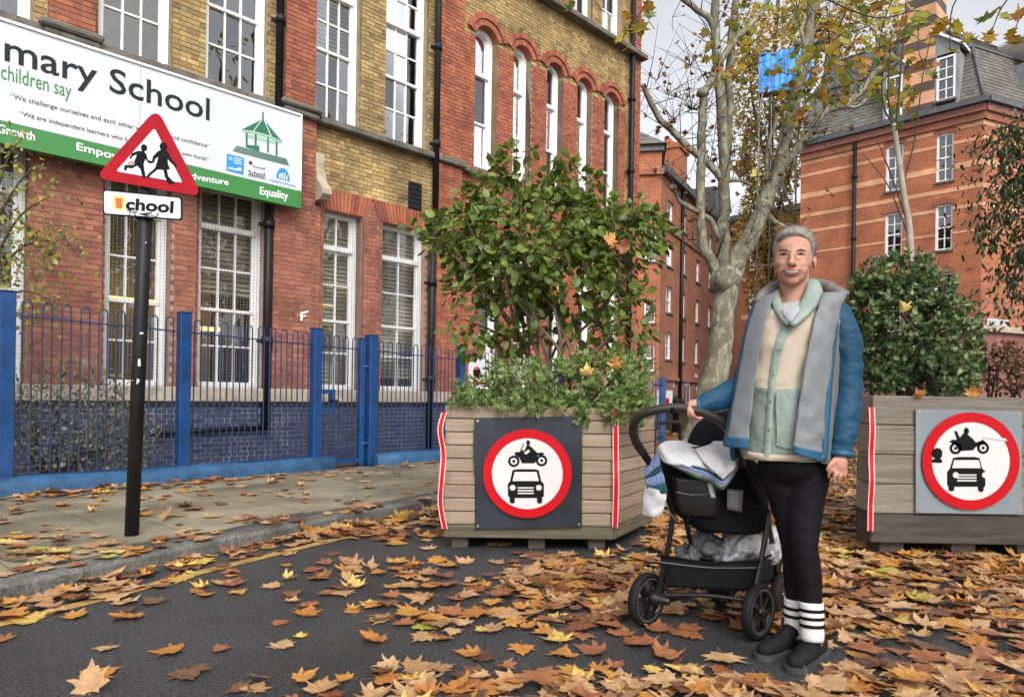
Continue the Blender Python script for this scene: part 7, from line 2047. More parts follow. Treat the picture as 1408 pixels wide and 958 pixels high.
M['sock'] = pmat('white_ribbed_sock', (0.72, 0.71, 0.7), 0.9, 0.06, 20, 0.5, 300)
M['shoe'] = pmat('black_trainer', (0.008, 0.008, 0.009), 0.6, 0.3, 14, 0.5, 200, spec=0.25)
M['sole'] = pmat('dark_sole', (0.05, 0.05, 0.052), 0.65, 0.2, 14)

wb_ = W(1100, 900); wb_.z = 0
woman = thing('person', 'smiling woman with grey pulled back hair in an open blue jacket and cream fleece', 'person', wb_)
b = MB()
el = lambda px, py, dy, r: b.ellip(W(px, py, dy), r, WR, 28, 18)
# head, face and neck
el(1092, 345, .03, (.070, .092, .084)); el(1091, 354, -.008, (.069, .074, .076)); el(1090, 371, -.018, (.0575, .063, .06)); el(1089, 385.5, -.052, (.025, .023, .02))
el(1077.5, 363, -.052, (.021, .019, .018)); el(1102, 363, -.052, (.021, .019, .018)); el(1078.5, 371, -.046, (.024, .022, .024)); el(1101, 371, -.046, (.024, .022, .024)); el(1083, 380, -.045, (.024, .022, .022)); el(1096, 380, -.045, (.024, .022, .022)); el(1072, 362, -.025, (.02, .03, .024)); el(1108, 362, -.025, (.02, .03, .024)); el(1090, 338, -.046, (.05, .026, .024))
b.limb([W(1089.5, 347, -.078), W(1089, 356, -.094), W(1088.6, 361.5, -.104)], [.0085, .010, .0125], 14); el(1084, 363, -.09, (.008, .011, .0075)); el(1093.4, 363, -.09, (.008, .011, .0075))
el(1089, 373, -.075, (.03, .016, .017))
el(1120, 361, .025, (.008, .016, .027)); el(1064.5, 361, .03, (.006, .014, .022))
b.limb([W(1092, 376, .025), W(1092, 400, .03), W(1092, 425, .035)], [.054, .052, .06], 22)
# trunk and limbs
b.limb([W(1092, 425, .04), W(1088, 470, .02), W(1084, 540, .01), W(1086, 600, .015), W(1088, 630, .02)], [.07, .100, .092, .09, .08], 24)
b.limb([W(1046, 434, .05), W(1070, 425, .045), W(1092, 420, .04), W(1125, 425, .04), W(1150, 436, .03)], [.045, .055, .06, .055, .045], 18)
b.limb([W(1150, 436, .03), W(1165, 530, .03), W(1158, 600, -.01), W(1155, 628, -.025)], [.046, .04, .031, .025], 16)
b.limb([W(1052, 436, .06), W(1026, 526, .05), W(976, 558, hY + .05), W(957, 558, hY + .015)], [.046, .04, .03, .024], 16)
LEG_R = [(1112, 645, .02, .080), (1107, 692, .01, .066), (1105, 748, -.01, .049), (1111, 788, .0, .047), (1116, 835, .0, .036), (1117, 872, -.01, .035)]
LEG_L = [(1071, 645, .03, .080), (1083, 695, .04, .061), (1092, 750, .05, .046), (1094, 790, .075, .044), (1094, 828, .08, .034), (1093, 866, .08, .033)]
for lg in (LEG_R, LEG_L): b.limb([W(*p[:3]) for p in lg], [p[3] - .014 if k < 3 else p[3] - .008 for k, p in enumerate(lg)], 18)
# feet
def gp(px, Y, z): return Vector(((px - 704) / 950 * Y + 0.006, Y, z))
FEET = [[(1128, 2.72, .042), (1114, 2.63, .04), (1098, 2.54, .026)], [(1095, 2.80, .042), (1078, 2.73, .04), (1055, 2.66, .026)]]
for ft in FEET: b.limb([gp(p[0], p[1], p[2]) for p in ft], [.03, .03, .02], 14)
b.limb([W(1117, 868, -.01), gp(1122, 2.68, .05)], [.033, .034], 14); b.limb([W(1093, 862, .08), gp(1091, 2.77, .05)], [.032, .033], 14)
# free hand, fingers curled a little
b.limb([W(1155, 626, -.025), W(1155, 632, -.035), W(1155, 641, -.042)], [.023, .027, .025], 14)
b.limb([W(1148, 640, -.05), W(1142.5, 646, -.062), W(1139.5, 652, -.06), W(1139.5, 656.5, -.05)], [.0085, .0076, .007, .006], 10)
b.limb([W(1153.5, 644, -.05), W(1149, 652, -.064), W(1146.3, 659.5, -.06), W(1146.5, 664, -.05)], [.0088, .0078, .0071, .006], 10)
b.limb([W(1158.5, 645, -.045), W(1156, 654, -.056), W(1153.6, 660.5, -.052), W(1153.8, 665, -.043)], [.0086, .0076, .007, .006], 10)
b.limb([W(1163, 643, -.036), W(1162.8, 651, -.045), W(1161, 657, -.042), W(1160.6, 660, -.035)], [.0078, .0068, .0062, .0052], 10)
b.limb([W(1149, 631, -.05), W(1143, 637, -.068), W(1139, 643, -.072), W(1138, 647, -.07)], [.0115, .010, .009, .0075], 10)
# hand closed over the pushchair handle
b.limb([W(960, 557, hY + .015), W(954, 557, hY + .008), W(951, 558.5, hY)], [.023, .025, .022], 14)
b.limb([W(949, 556.5, hY - .012), W(947, 562, hY - .028), W(947.5, 570, hY - .027), W(950, 575.5, hY - .012)], [.0105, .0098, .009, .0078], 10)
for k, x in enumerate((952.5, 958, 963)):
    b.limb([W(x, 556, hY + .024), W(x - .5, 565, hY + .03), W(x, 573.5, hY + .014), W(x + 1, 574.8, hY - .012)], [.010, .0092, .009, .0078 - .0004 * k], 10)
b.limb([W(952, 561, hY - .0), W(951, 566, hY - .03), W(953, 571, hY - .03), W(956, 573, hY - .024)], [.011, .010, .009, .0075], 10)
bme = remesh(b, 0.0042, 12, 0.5)
# press the eye sockets in, along the view of the face
co = co_of(bme)
for (x, y) in ((1077.7, 350.0), (1101.0, 350.0)):
    c = W(x, y, -.07); d2 = ((co[:, 0] - c.x) / .014) ** 2 + ((co[:, 2] - c.z) / .008) ** 2; m_ = (co[:, 1] < YW - .03)
    co[:, 1] += np.where(m_, 0.0065 * np.exp(-d2), 0)
set_co(bme, co); bme.materials.append(M['skin'])
body = link('body', bme, woman, True)
bvh = BVHTree.FromPolygons([tuple(v) for v in co], [tuple(p.vertices) for p in bme.polygons])
def on(px, py, off=0.001, tree=None):
    d = ray(px, py).normalized(); h = (tree or bvh).ray_cast(CAM, d)
    if h[0] is None: return W(px, py, -.08)
    n = h[1] if h[1].dot(d) < 0 else -h[1]
    return h[0] + n * off
def decal(nm, upper, lower, mat, off=0.0012, parent=None, nx=14, ny=3, tree=None, th=0.0):
    """a thin shape lying on the surface between two edge curves given in pixels"""
    def smp(L_, t):
        q = t * (len(L_) - 1); i = min(int(q), len(L_) - 2); f = q - i
        p0, p1, p2, p3 = L_[max(i - 1, 0)], L_[i], L_[i + 1], L_[min(i + 2, len(L_) - 1)]
        return [0.5 * (2 * b_ + (c_ - a_) * f + (2 * a_ - 5 * b_ + 4 * c_ - d_) * f * f + (3 * b_ - a_ - 3 * c_ + d_) * f ** 3) for a_, b_, c_, d_ in zip(p0, p1, p2, p3)]
    rg = []
    for i in range(nx + 1):
        u, l = smp(upper, i / nx), smp(lower, i / nx)
        rg.append([on(u[0] + (l[0] - u[0]) * j / ny, u[1] + (l[1] - u[1]) * j / ny, off + th * math.sin(math.pi * j / ny), tree) for j in range(ny + 1)])
    m = MB(); m.loft(rg, closed=False); return m.build(nm, M[mat], parent or body, True)
for (x, s) in ((1077.7, 1), (1101.0, -1)):
    decal('eye', [(x - 4.6, 350.4), (x - 2, 349.0), (x + 2, 349.0), (x + 4.6, 350.3)], [(x - 4.6, 350.6), (x - 2, 351.2), (x + 2, 351.2), (x + 4.6, 350.6)], 'eye_w')
    decal('iris', [(x - 2.2, 349.4), (x - 0.8, 348.7), (x + 0.8, 348.7), (x + 2.2, 349.4)], [(x - 2.2, 350.7), (x - 0.8, 351.4), (x + 0.8, 351.4), (x + 2.2, 350.7)], 'iris', 0.0018)
    decal('eyelash', [(x - 6, 350.6), (x - 2, 347.9), (x + 2, 347.9), (x + 6, 350.2)], [(x - 6, 351.5), (x - 2, 349.5), (x + 2, 349.5), (x + 6, 351.3)], 'lash', 0.002)
    decal('eyebrow', [(x - 6.5, 344.8 - (s > 0) * .2), (x - 2, 342.6), (x + 2, 342.5), (x + 6.5, 344.2 + (s < 0) * .8)], [(x - 6.5, 346.0), (x - 2, 345.0), (x + 2, 345.0), (x + 6.5, 345.9)], 'brow', 0.0016, th=0.0012)
decal('mouth', [(1075.8, 371.6), (1082, 371.2), (1089, 371.6), (1096, 371.0), (1101.6, 371.2)], [(1075.8, 372.2), (1082, 375.6), (1089, 376.4), (1096, 375.4), (1101.6, 371.8)], 'mouth', 0.001)
decal('teeth', [(1080, 372.3), (1084, 372.3), (1089, 372.5), (1094, 372.2), (1098, 372.0)], [(1080, 373.0), (1084, 374.7), (1089, 375.2), (1094, 374.5), (1098, 372.7)], 'teeth', 0.002)
decal('upper_lip', [(1075.2, 370.9), (1082, 370.2), (1088.6, 370.8), (1095, 370.0), (1102.2, 370.5)], [(1075.2, 372.2), (1082, 372.2), (1088.6, 372.6), (1095, 372.0), (1102.2, 371.8)], 'lip', 0.002, th=0.0015)
decal('lower_lip', [(1077, 373.0), (1083, 375.6), (1089, 376.3), (1095, 375.3), (1100.6, 372.6)], [(1077, 373.5), (1083, 377.0), (1089, 378.4), (1095, 376.7), (1100.6, 373.1)], 'lip', 0.002, th=0.0022)
for (x, y) in ((1085.6, 366.4), (1092.2, 366.3)): decal('nostril', [(x - 1.6, y - .5), (x, y - .9), (x + 1.6, y - .5)], [(x - 1.6, y + .1), (x, y + .4), (x + 1.6, y + .1)], 'lash', 0.001)
# hair drawn back from the face
h_ = MB()
h_.ellip(W(1092.5, 341, .074), (.0835, .094, .088), WR, 32, 22); h_.ellip(W(1092, 329.5, .026), (.072, .078, .053), WR, 28, 18); h_.ellip(W(1115, 345, .03), (.016, .05, .05), WR); h_.ellip(W(1068, 347, .03), (.016, .05, .055), WR)
h_.ellip(W(1095, 345, .16), (.04, .04, .04))
hme = remesh(h_, 0.006, 4); wrinkle(hme, 0.0015, 30); hme.materials.append(M['hair']); hair = link('hair', hme, body, True)
hs = MB(); rh = random.Random(4)
htree = BVHTree.FromPolygons([tuple(v) for v in co_of(hme)], [tuple(p.vertices) for p in hme.polygons])
for k in range(520):
    a = rh.uniform(-1.9, 1.9); x0, y0 = 1090.5 + 26 * math.sin(a) * rh.uniform(.93, 1.04), 341 - (19.5 + rh.uniform(-1.5, 3)) * math.cos(a); x1, y1 = 1094 + 31 * math.sin(a), 342 - 31 * math.cos(a)
    q = []
    for t in (0, .35, .7, 1):
        px, py = x0 + (x1 - x0) * t + rh.uniform(-.8, .8), y0 + (y1 - y0) * t
        d = ray(px, py).normalized(); hh_ = [w for w in (htree.ray_cast(CAM, d), bvh.ray_cast(CAM, d)) if w[0] is not None]
        if hh_: q.append(min(hh_, key=lambda w: w[3])[0] - d * 0.0016)
    if len(q) > 2: hs.tube(q, [0.0003] + [0.0011] * (len(q) - 2) + [0.0005], 4)
for k in range(26):
    a = rh.uniform(-1.2, 1.7); c = W(1093 + 30 * math.sin(a), 341 - 30 * math.cos(a), .05); d = Vector((math.sin(a), 0, math.cos(a)))
    hs.tube([c, c + d * rh.uniform(.006, .014) + Vector((rh.uniform(-.01, .01), 0, 0)), c + d * rh.uniform(.01, .02) + Vector((rh.uniform(-.02, .02), 0, -.004))], [.0009, .0007, .0004], 3)
o = hs.build('hair_strands', M['hair_light'], hair, True); o['kind'] = 'stuff'
m = MB(); m.ellip(W(1121.5, 371, .0), (.003, .003, .003)); m.build('earring', M['bolt'], body, True)

# leggings, socks, shoes
lg = MB()
lg.ellip(W(1090, 640, .025), (.132, .112, .085), WR, 28, 18)
for L_ in (LEG_R, LEG_L): lg.limb([W(*p[:3]) for p in L_[:5]], [p[3] + (.004 if k < 4 else .001) for k, p in enumerate(L_[:5])], 20)
lme = remesh(lg, 0.008, 6); wrinkle(lme, 0.002, 18, (1, 1, 2.4)); lme.materials.append(M['legging']); link('leggings', lme, woman, True)
for L_, y0, y1, st_ in ((LEG_R, 827, 880, (838, 848.5, 859)), (LEG_L, 822, 874, (834, 844.5))):
    c = lambda y: W(L_[4][0] + (L_[5][0] - L_[4][0]) * (y - L_[4][1]) / (L_[5][1] - L_[4][1]), y, L_[4][2] + (L_[5][2] - L_[4][2]) * (y - L_[4][1]) / (L_[5][1] - L_[4][1]))
    m = MB(); n = 13; ys = [y0 + (y1 - y0) * k / 12 for k in range(n)]; m.tube([c(y) for y in ys], [.0445 - .003 * math.sin(k * 1.1) * .4 - .0003 * k for k in range(n)], 22); so = m.build('sock', M['sock'], woman, True)
    for y in st_:
        m = MB(); m.tube([c(y - 2.2), c(y + 2.2)], .0452, 22); m.build('sock_stripe', M['legging'], so, True)
for ft, up in zip(FEET, ((1120, 2.675), (1092, 2.765))):
    s = MB(); s.limb([gp(p[0], p[1], h) for p, h in zip(ft, (.045, .04, .034))], [.038, .040, .032], 18); s.limb([gp(ft[0][0], ft[0][1], .06), gp(up[0], up[1] + .015, .10)], [.036, .042], 18); s.limb([gp(ft[1][0], ft[1][1], .05), gp(up[0], up[1] - .025, .085)], [.030, .036], 16)
    me = remesh(s, 0.006, 6); q = co_of(me); q[:, 2] = np.maximum(q[:, 2], 0.018); set_co(me, q); wrinkle(me, .0025, 28); me.materials.append(M['shoe']); sh = link('shoe', me, woman, True)
    d = (gp(*ft[2][:2], 0) - gp(*ft[0][:2], 0)).normalized(); n_s = Vector((-d.y, d.x, 0)); a, c = gp(*ft[0][:2], 0), gp(*ft[2][:2], 0)
    out = []
    for k in range(9): t = math.pi / 2 + math.pi * k / 8; out.append(a + d * .05 * math.cos(t) + n_s * .045 * math.sin(t))
    for k in range(9): t = -math.pi / 2 + math.pi * k / 8; out.append(c + d * .042 * math.cos(t) + n_s * .04 * math.sin(t))
    m = MB(); m.prism([p + Vector((0, 0, .002)) for p in out], (0, 0, .022)); m.build('sole', M['sole'], sh, True)
    for k in range(4):
        cc_ = gp(ft[1][0], ft[1][1], 0).lerp(gp(ft[0][0], ft[0][1], 0), k * .16); m = MB(); z = .086 + k * .011
        m.tube([cc_ + n_s * .022 + Vector((0, 0, z - .012)), cc_ + Vector((0, 0, z)), cc_ - n_s * .022 + Vector((0, 0, z - .012))], .004, 6); m.build('lace', M['sole'], sh, True)

# fleece: cream above, mint quilted below
fr_ = [(423, 1095, 44, .085), (430, 1095, 50, .097), (446, 1091, 56, .113), (480, 1086, 56, .126), (520, 1082, 53, .122), (533, 1081, 53, .121), (536, 1081, 53, .123), (560, 1080, 53, .124), (600, 1081, 54, .13), (624, 1082, 55, .132), (633, 1082, 54, .128)]
rg = []
for i in range(len(fr_) - 1):
    a, c = fr_[i], fr_[i + 1]
    for k in range(4):
        t = k / 4; y, cx, hw, dp = [p + (q - p) * t for p, q in zip(a, c)]; rg.append((superring(cx, hw, y, YW + .02, dp, .12, 72, 2.3, WR), y))
m = MB(); m.loft([r[0] for r in rg])
m.m = [1 if rg[k // 72][1] >= 534 else 0 for k in range(len(m.f))]
fme = m.mesh('fleece', [M['cream'], M['mint']]); wrinkle(fme, 0.011, 9, (1, 1, 1.6), 3.0); wrinkle(fme, 0.004, 28)
fleece = link('fleece', fme, woman, True)
ftree = BVHTree.FromPolygons([tuple(v) for v in co_of(fme)], [tuple(p.vertices) for p in fme.polygons])
def fdec(nm, u, l, mat, off=.006, nx=20, th=.004): return decal(nm, u, l, mat, off, fleece, nx, 4, ftree, th)
fdec('placket', [(1079, 440), (1069, 462), (1061, 500), (1056, 545), (1053, 590), (1050, 628)], [(1092, 442), (1080, 468), (1070, 505), (1064, 548), (1062, 590), (1060, 629)], 'mint', .006, 26, .004)
for k, (x, y) in enumerate(((1081, 445), (1070, 480), (1063, 515), (1059, 552), (1057, 590))):
    p = on(x + 2, y, .012, ftree); m = MB(); m.ellip(p, (.0042, .003, .0042), None, 10, 6); m.build('button', M['lining'], fleece, True)
fdec('pocket', [(1068, 540), (1080, 538), (1096, 540)], [(1068, 612), (1082, 616), (1096, 614)], 'mint', .008, 12, .008)
fdec('hem', [(1030, 620), (1055, 624), (1085, 625), (1118, 623), (1134, 620)], [(1030, 627), (1055, 632), (1085, 633), (1118, 631), (1134, 628)], 'cream', .005, 20, .004)
panel([(1062, 402, .0), (1062, 416, -.05), (1070, 434, -.095), (1082, 448, -.118)], [(1071, 397, .0), (1074, 412, -.04), (1080, 428, -.085), (1087, 442, -.115)], YW, 5, .008, .012).build('collar', M['mint'], fleece, True)
panel([(1112, 383, .02), (1108, 400, -.035), (1099, 420, -.08), (1083, 444, -.118)], [(1126, 386, .02), (1132, 406, -.03), (1116, 430, -.09), (1092, 450, -.125)], YW, 6, .010, .014).build('collar', M['mint'], fleece, True)
panel([(1072, 417, -.035), (1075, 428, -.095), (1084, 443, -.122)], [(1104, 413, -.035), (1100, 426, -.098), (1089, 443, -.122)], YW, 6, .008, .006).build('tee_shirt', M['tee'], woman, True)

# jacket: back shell, turned-out grey fronts, sleeves, hood
rg = []
for (y, cx, hw, dp) in ((418, 1094, 46, .10), (428, 1096, 56, .12), (446, 1093, 62, .135), (480, 1087, 62, .145), (540, 1080, 64, .15), (600, 1076, 68, .155), (634, 1078, 66, .155)):
    c = W(cx, y, .03); f = YW / 950 / .93; r_ = []
    for k in range(25):
        a = -0.35 + (math.pi + 0.7) * k / 24; r_.append(c + WR @ Vector((math.cos(a) * hw * f, math.sin(a) * dp, 0)))
    rg.append(r_ + [p + (c - p).normalized() * .008 for p in reversed(r_)])
m = MB(); m.loft(rg, caps=True); jme = m.mesh('jacket', M['jacket']); wrinkle(jme, .008, 9, (1, 1, 1.5), 5.0); jacket = link('jacket', jme, woman, True)
RL = [(1132, 402, -.05), (1120, 440, -.10), (1108, 500, -.125), (1098, 560, -.135), (1093, 605, -.145), (1091, 622, -.145)]
RR = [(1168, 400, -.02), (1156, 428, -.05), (1144, 500, -.075), (1136, 560, -.085), (1133, 605, -.095), (1131, 634, -.095)]
panel(RL, RR, YW, 12, .006, .006, 6, .012, 2).build('lining_panel', M['lining'], jacket, True)
panel([(x - .5, y, z - .002) for x, y, z in RR[1:]], [(x + 7 * min(1, k / 2), y - 1, z + .02) for k, (x, y, z) in enumerate(RR[1:])], YW, 4, .004, .01, 5).build('front_edge', M['jacket_edge'], jacket, True)
panel([(1130, 425, -.06), (1130, 520, -.075), (1130, 600, -.085), (1130, 637, -.085)], [(1160, 430, .0), (1156, 520, .0), (1150, 600, .0), (1146, 640, .0)], YW, 6, .014, .01, 5).build('side_panel', M['hood'], jacket, True)
panel([(1092, 612, -.149), (1091, 623, -.149)], [(1131, 622, -.1), (1130, 635, -.1)], YW, 8, .02, .008, 4).build('hem_band', M['jacket_edge'], jacket, True)
LL = [(1040, 412, -.015), (1026, 460, -.055), (1015, 520, -.08), (1005, 570, -.1), (1000, 600, -.105), (998, 611, -.105)]
LR = [(1064, 402, -.04), (1052, 450, -.095), (1040, 510, -.12), (1034, 560, -.135), (1030, 598, -.145), (1029, 614, -.145)]
panel(LL, LR, YW, 12, .008, .006, 6, .012, 7).build('lining_panel', M['lining'], jacket, True)
panel([(x - 3.5, y + 1, z + .02) for x, y, z in LL], [(x + .8, y + 1, z - .003) for x, y, z in LL], YW, 3, .004, .01, 5).build('front_edge', M['jacket_edge'], jacket, True)
panel([(997.5, 600, -.11), (996, 614, -.11)], [(1030, 602, -.151), (1029, 617, -.151)], YW, 8, .02, .008, 4).build('hem_band', M['jacket_edge'], jacket, True)
hd_ = MB(); hd_.limb([W(1043, 414, -.01), W(1052, 404, .02), W(1070, 398, .1), W(1098, 394, .14), W(1132, 396, .1), W(1152, 403, .03), W(1164, 403, -.005)], [.018, .026, .036, .042, .036, .024, .012], 16)
me = remesh(hd_, .008, 4); wrinkle(me, .007, 16); me.materials.append(M['hood']); link('hood', me, jacket, True)
def sleeve(pts, rs, nm='sleeve', seed=0.0):
    s = MB(); s.limb([W(*p) for p in pts], rs, 22); me = remesh(s, .0075, 4)
    wrinkle(me, .008, 9, (1, 1, 1.7), seed); wrinkle(me, .003, 26, (1, 1, 2.2), seed); me.materials.append(M['jacket']); return link(nm, me, jacket, True)
sleeve([(1146, 430, .03), (1158, 455, .03), (1165, 525, .03), (1160, 580, .0), (1156, 617, -.02)], [.056, .062, .058, .052, .045], seed=2.0)
sleeve([(1054, 432, .05), (1042, 470, .06), (1026, 526, .045), (1010, 538, .01), (990, 548, hY + .075), (964, 559, hY + .02)], [.05, .054, .054, .052, .047, .034], seed=6.0)
for (a, c, r_) in (((1156, 620, -.022), (1155.5, 627, -.024), .046), ((962, 559.5, hY + .019), (957, 560, hY + .015), .034)):
    m = MB(); m.tube([W(*a), W(*c)], [r_ * .97, r_ * .97], 20); m.build('cuff', M['jacket_edge'], jacket, True)
# ================================================================== FALLEN LEAVES
FALL = dict(tan=[(0.45, 0.25, 0.115), (0.55, 0.34, 0.17), (0.37, 0.195, 0.09)], orange=[(0.46, 0.19, 0.045), (0.55, 0.27, 0.06), (0.4, 0.15, 0.035)], rust=[(0.29, 0.105, 0.045), (0.35, 0.14, 0.06), (0.22, 0.075, 0.035)],
            brown=[(0.15, 0.07, 0.035), (0.2, 0.1, 0.05), (0.11, 0.05, 0.03)], yellow=[(0.62, 0.42, 0.1), (0.7, 0.5, 0.16), (0.55, 0.33, 0.07)], lime=[(0.34, 0.33, 0.07), (0.42, 0.38, 0.06), (0.24, 0.27, 0.07)])
FK = list(FALL); FW = [0.38, 0.23, 0.22, 0.11, 0.05, 0.01]
def fall_mat(k):
    m = pmat('fallen_leaf_' + k, None, 0.55, 0.28, 26, 0.5, 70, pal=FALL[k], transl=0.12, fine=0.12, rvar=0.15); return m
FM = [fall_mat(k) for k in FK]
HALF = [(0.0, 0.0), (0.10, -0.03), (0.30, -0.12), (0.27, 0.0), (0.44, 0.02), (0.62, 0.10), (0.5, 0.2), (0.43, 0.27), (0.5, 0.38), (0.64, 0.56), (0.46, 0.53), (0.33, 0.47), (0.3, 0.62), (0.22, 0.74), (0.12, 0.76), (0.06, 0.9), (0.0, 1.04)]
def fallen_tmpl(i):
    rs = random.Random(100 + i); out = HALF + [(-x, y) for x, y in HALF[-2:0:-1]]
    out = [(x * rs.uniform(.86, 1.12), y + rs.uniform(-.03, .03)) for x, y in out]
    ctr = (0.0, 0.3); n = len(out); c1, c2, ph, kf, c3 = (rs.uniform(-.1, .35) if i % 3 else rs.uniform(.6, 1.0)), rs.uniform(.08, .26), rs.uniform(0, 6.3), rs.choice((1, 2, 3)), rs.uniform(-.25, .4)
    lift = rs.uniform(-.1, .25)
    def z(x, y):
        dx, dy = x - ctr[0], y - ctr[1]; r = math.hypot(dx, dy); a = math.atan2(dy, dx)
        return c1 * r * r + c2 * r * math.sin(kf * a + ph) + c3 * abs(dx) * r + 0.05 * r * math.sin(7 * a + ph) + lift * max(0, dx * math.cos(ph) + dy * math.sin(ph)) ** 2
    v = [(*ctr, 0.0)]; f = []
    for s in (0.5, 1.0):
        for (x, y) in out: px, py = ctr[0] + (x - ctr[0]) * s, ctr[1] + (y - ctr[1]) * s; v.append((px, py, z(px, py)))
    for k in range(n):
        j = (k + 1) % n; f += [(0, 1 + k, 1 + j), (1 + k, 1 + n + k, 1 + n + j), (1 + k, 1 + n + j, 1 + j)]
    b = len(v); zz = z(0, 0); v += [(-.012, .02, zz), (.012, .02, zz), (.03, -.22, zz + .03), (.012, -.22, zz + .03), (.07, -.45, zz + .1), (.055, -.45, zz + .1)]
    f += [(b, b + 1, b + 2), (b, b + 2, b + 3), (b + 3, b + 2, b + 4), (b + 3, b + 4, b + 5)]
    V = np.array(v, dtype=np.float32); V[:, 1] -= .3; V[:, 2] -= np.percentile(V[:, 2], 12); F = np.array(f, dtype=np.int32)
    return dict(v=V, f=F, mi=np.zeros(len(F), int), me=[mesh_np('fallen_leaf', V, F, FM[k], None, True) for k in range(len(FK))])
FT = [fallen_tmpl(i) for i in range(16)]
KA = np.array([[p.x, p.y] for p in kerb_line])
def kerb_side(x, y):
    """signed distance to the kerb line, positive on the pavement"""
    d = np.hypot(KA[:, 0] - x, KA[:, 1] - y); i = int(np.argmin(d)); i0 = min(max(i, 0), len(KA) - 2); t = KA[i0 + 1] - KA[i0]; t = t / np.hypot(*t)
    return (x - KA[i0][0]) * -t[1] + (y - KA[i0][1]) * t[0]
def sm(a, b, x): t = min(1, max(0, (x - a) / (b - a))); return t * t * (3 - 2 * t)
def gauss(x, y, cx, cy, sx, sy): return math.exp(-((x - cx) / sx) ** 2 - ((y - cy) / sy) ** 2)
def dens(x, y):
    """how thickly leaves lie at a place on the ground"""
    k = kerb_side(x, y); cl = 0.55 + 0.9 * noise.noise(Vector((x * 1.3, y * 1.3, 4.0))) + 0.4 * noise.noise(Vector((x * 3.1, y * 3.1, 9.0))); cl = max(0.05, cl)
    if k > 0.02:
        q = Vector((x, y, 0)) - Vector((FA.x, FA.y, 0)); s, d = q.dot(FE), q.dot(FN)
        if d < 0.17: return 0.0
        r = 0.085 * cl + 0.85 * gauss(d, 0, 0.17, 0, 0.22, 1) * (1.0 if s < 2.0 else 0.22) + 0.5 * cl * gauss(x, y, B0.x + .1, B0.y - .45, .8, .45) + 0.12 * cl * gauss(x, y, -2.6, 3.3, .8, .8) + 0.10 * cl * gauss(x, y, -1.2, 5.0, 1.2, .5)
        return r + (0.12 * cl if y > 9 else 0)
    r = 0.11 * cl + 0.75 * gauss(k, 0, -0.13, 0, 0.16, 1) * (0.5 + 0.7 * cl) + 0.35 * cl * gauss(k, 0, -0.45, 0, 0.35, 1) * sm(3.2, 5.5, y)
    r += 1.1 * cl * gauss(x, y, 0.05, 3.75, 0.95, 0.5)                      # drift in front of the left planter
    r += 0.75 * cl * gauss(x, y, -0.1, 3.1, 0.45, 0.25)
    r += (0.35 + 0.75 * cl) * sm(0.85, 1.3, x) * (0.9 if y < 6 else 0.55)      # right-hand road
    r += 0.8 * cl * gauss(x, y, 0.75, 3.7, 0.5, 0.8)
    r += 0.85 * sm(2.62, 2.38, y) * sm(-0.35, 0.1, x) * (0.4 + .8 * cl)          # along the bottom of the view
    r += 0.45 * cl * sm(2.5, 2.32, y) * sm(-1.0, -0.6, x)
    r += 0.8 * gauss(x, y, 1.3, 6.0, 0.4, 1.6) * cl + 0.8 * gauss(x, y, 1.5, 3.8, 0.5, 0.5)
    r *= 1 - 0.85 * gauss(x, y, 0.85, 2.85, 0.33, 0.17)                       # wet bare patch under the pushchair
    r *= 1 - 0.75 * gauss(x, y, 0.35, 2.78, 0.35, 0.14)
    if y > 9: r = max(r, 0.35 * cl)
    return r
def in_poly(x, y, poly):
    c = False
    for i in range(len(poly)):
        (x0, y0), (x1, y1) = poly[i], poly[i - 1]
        if (y0 > y) != (y1 > y) and x < (x1 - x0) * (y - y0) / (y1 - y0) + x0: c = not c
    return c
rl = random.Random(99); PTS = []
y = 1.9
while y < 22:
    dy = 0.06 + 0.012 * y
    x = -y * 0.82
    while x < y * 0.82:
        d = dens(x + dy / 2, y + dy / 2); lam = min(d, 1.25) * 215 * dy * dy * (1 if y < 9 else 0.6)
        n = int(lam) + (1 if rl.random() < lam - int(lam) else 0)
        for _ in range(n):
            px, py = x + rl.random() * dy, y + rl.random() * dy
            if in_poly(px, py, poly_l) and py > YL + .18 or in_poly(px, py, poly_r) and py > YR + .15: continue
            if math.hypot(px - B0.x, py - B0.y) < .07 or any(math.hypot(px - q.x, py - q.y) < .10 for q in (gp(1114, 2.64, 0), gp(1078, 2.74, 0), gp(1098, 2.53, 0), gp(1092, 2.47, 0), gp(1108, 2.5, 0), gp(1125, 2.66, 0), gp(1058, 2.64, 0), gp(1048, 2.62, 0))): continue
            if any(math.hypot(px - q.x, py - q.y) < .06 for q in (wl_, wr_)): continue
            PTS.append((px, py, d))
        x += dy
    y += dy
n = len(PTS); A = np.array(PTS)
zb = np.array([PZ + .004 if kerb_side(p[0], p[1]) > 0.0 else 0.004 for p in PTS])
size = RNG.uniform(0.055, 0.14, n) * np.where(A[:, 1] > 9, 1.15, 1.0)
yaw = RNG.uniform(0, 2 * math.pi, n); tilt = np.abs(RNG.normal(0, 0.05, n)) + 0.10 * np.clip(A[:, 2], 0, 1) * RNG.random(n); ta = RNG.uniform(0, 6.283, n)
tilt = np.where(RNG.random(n) < 0.03, RNG.uniform(0.5, 1.0, n), tilt)
zsc = RNG.choice([0.35, 0.55, 0.9], n, p=[0.5, 0.35, 0.15]); flip = np.where(RNG.random(n) < 0.4, -1, 1)
pos = np.stack([A[:, 0], A[:, 1], zb + RNG.random(n) * 0.03 * np.clip(A[:, 2], 0, 1) + np.sin(tilt) * size * .28], 1)
cls = RNG.choice(len(FK), n, p=np.array(FW) / sum(FW)); tm = RNG.integers(0, len(FT), n)
wet = np.array([gauss(p[0], p[1], .75, 2.85, .5, .3) > .35 for p in PTS]); cls = np.where(wet & (RNG.random(n) < .7), 2, cls)
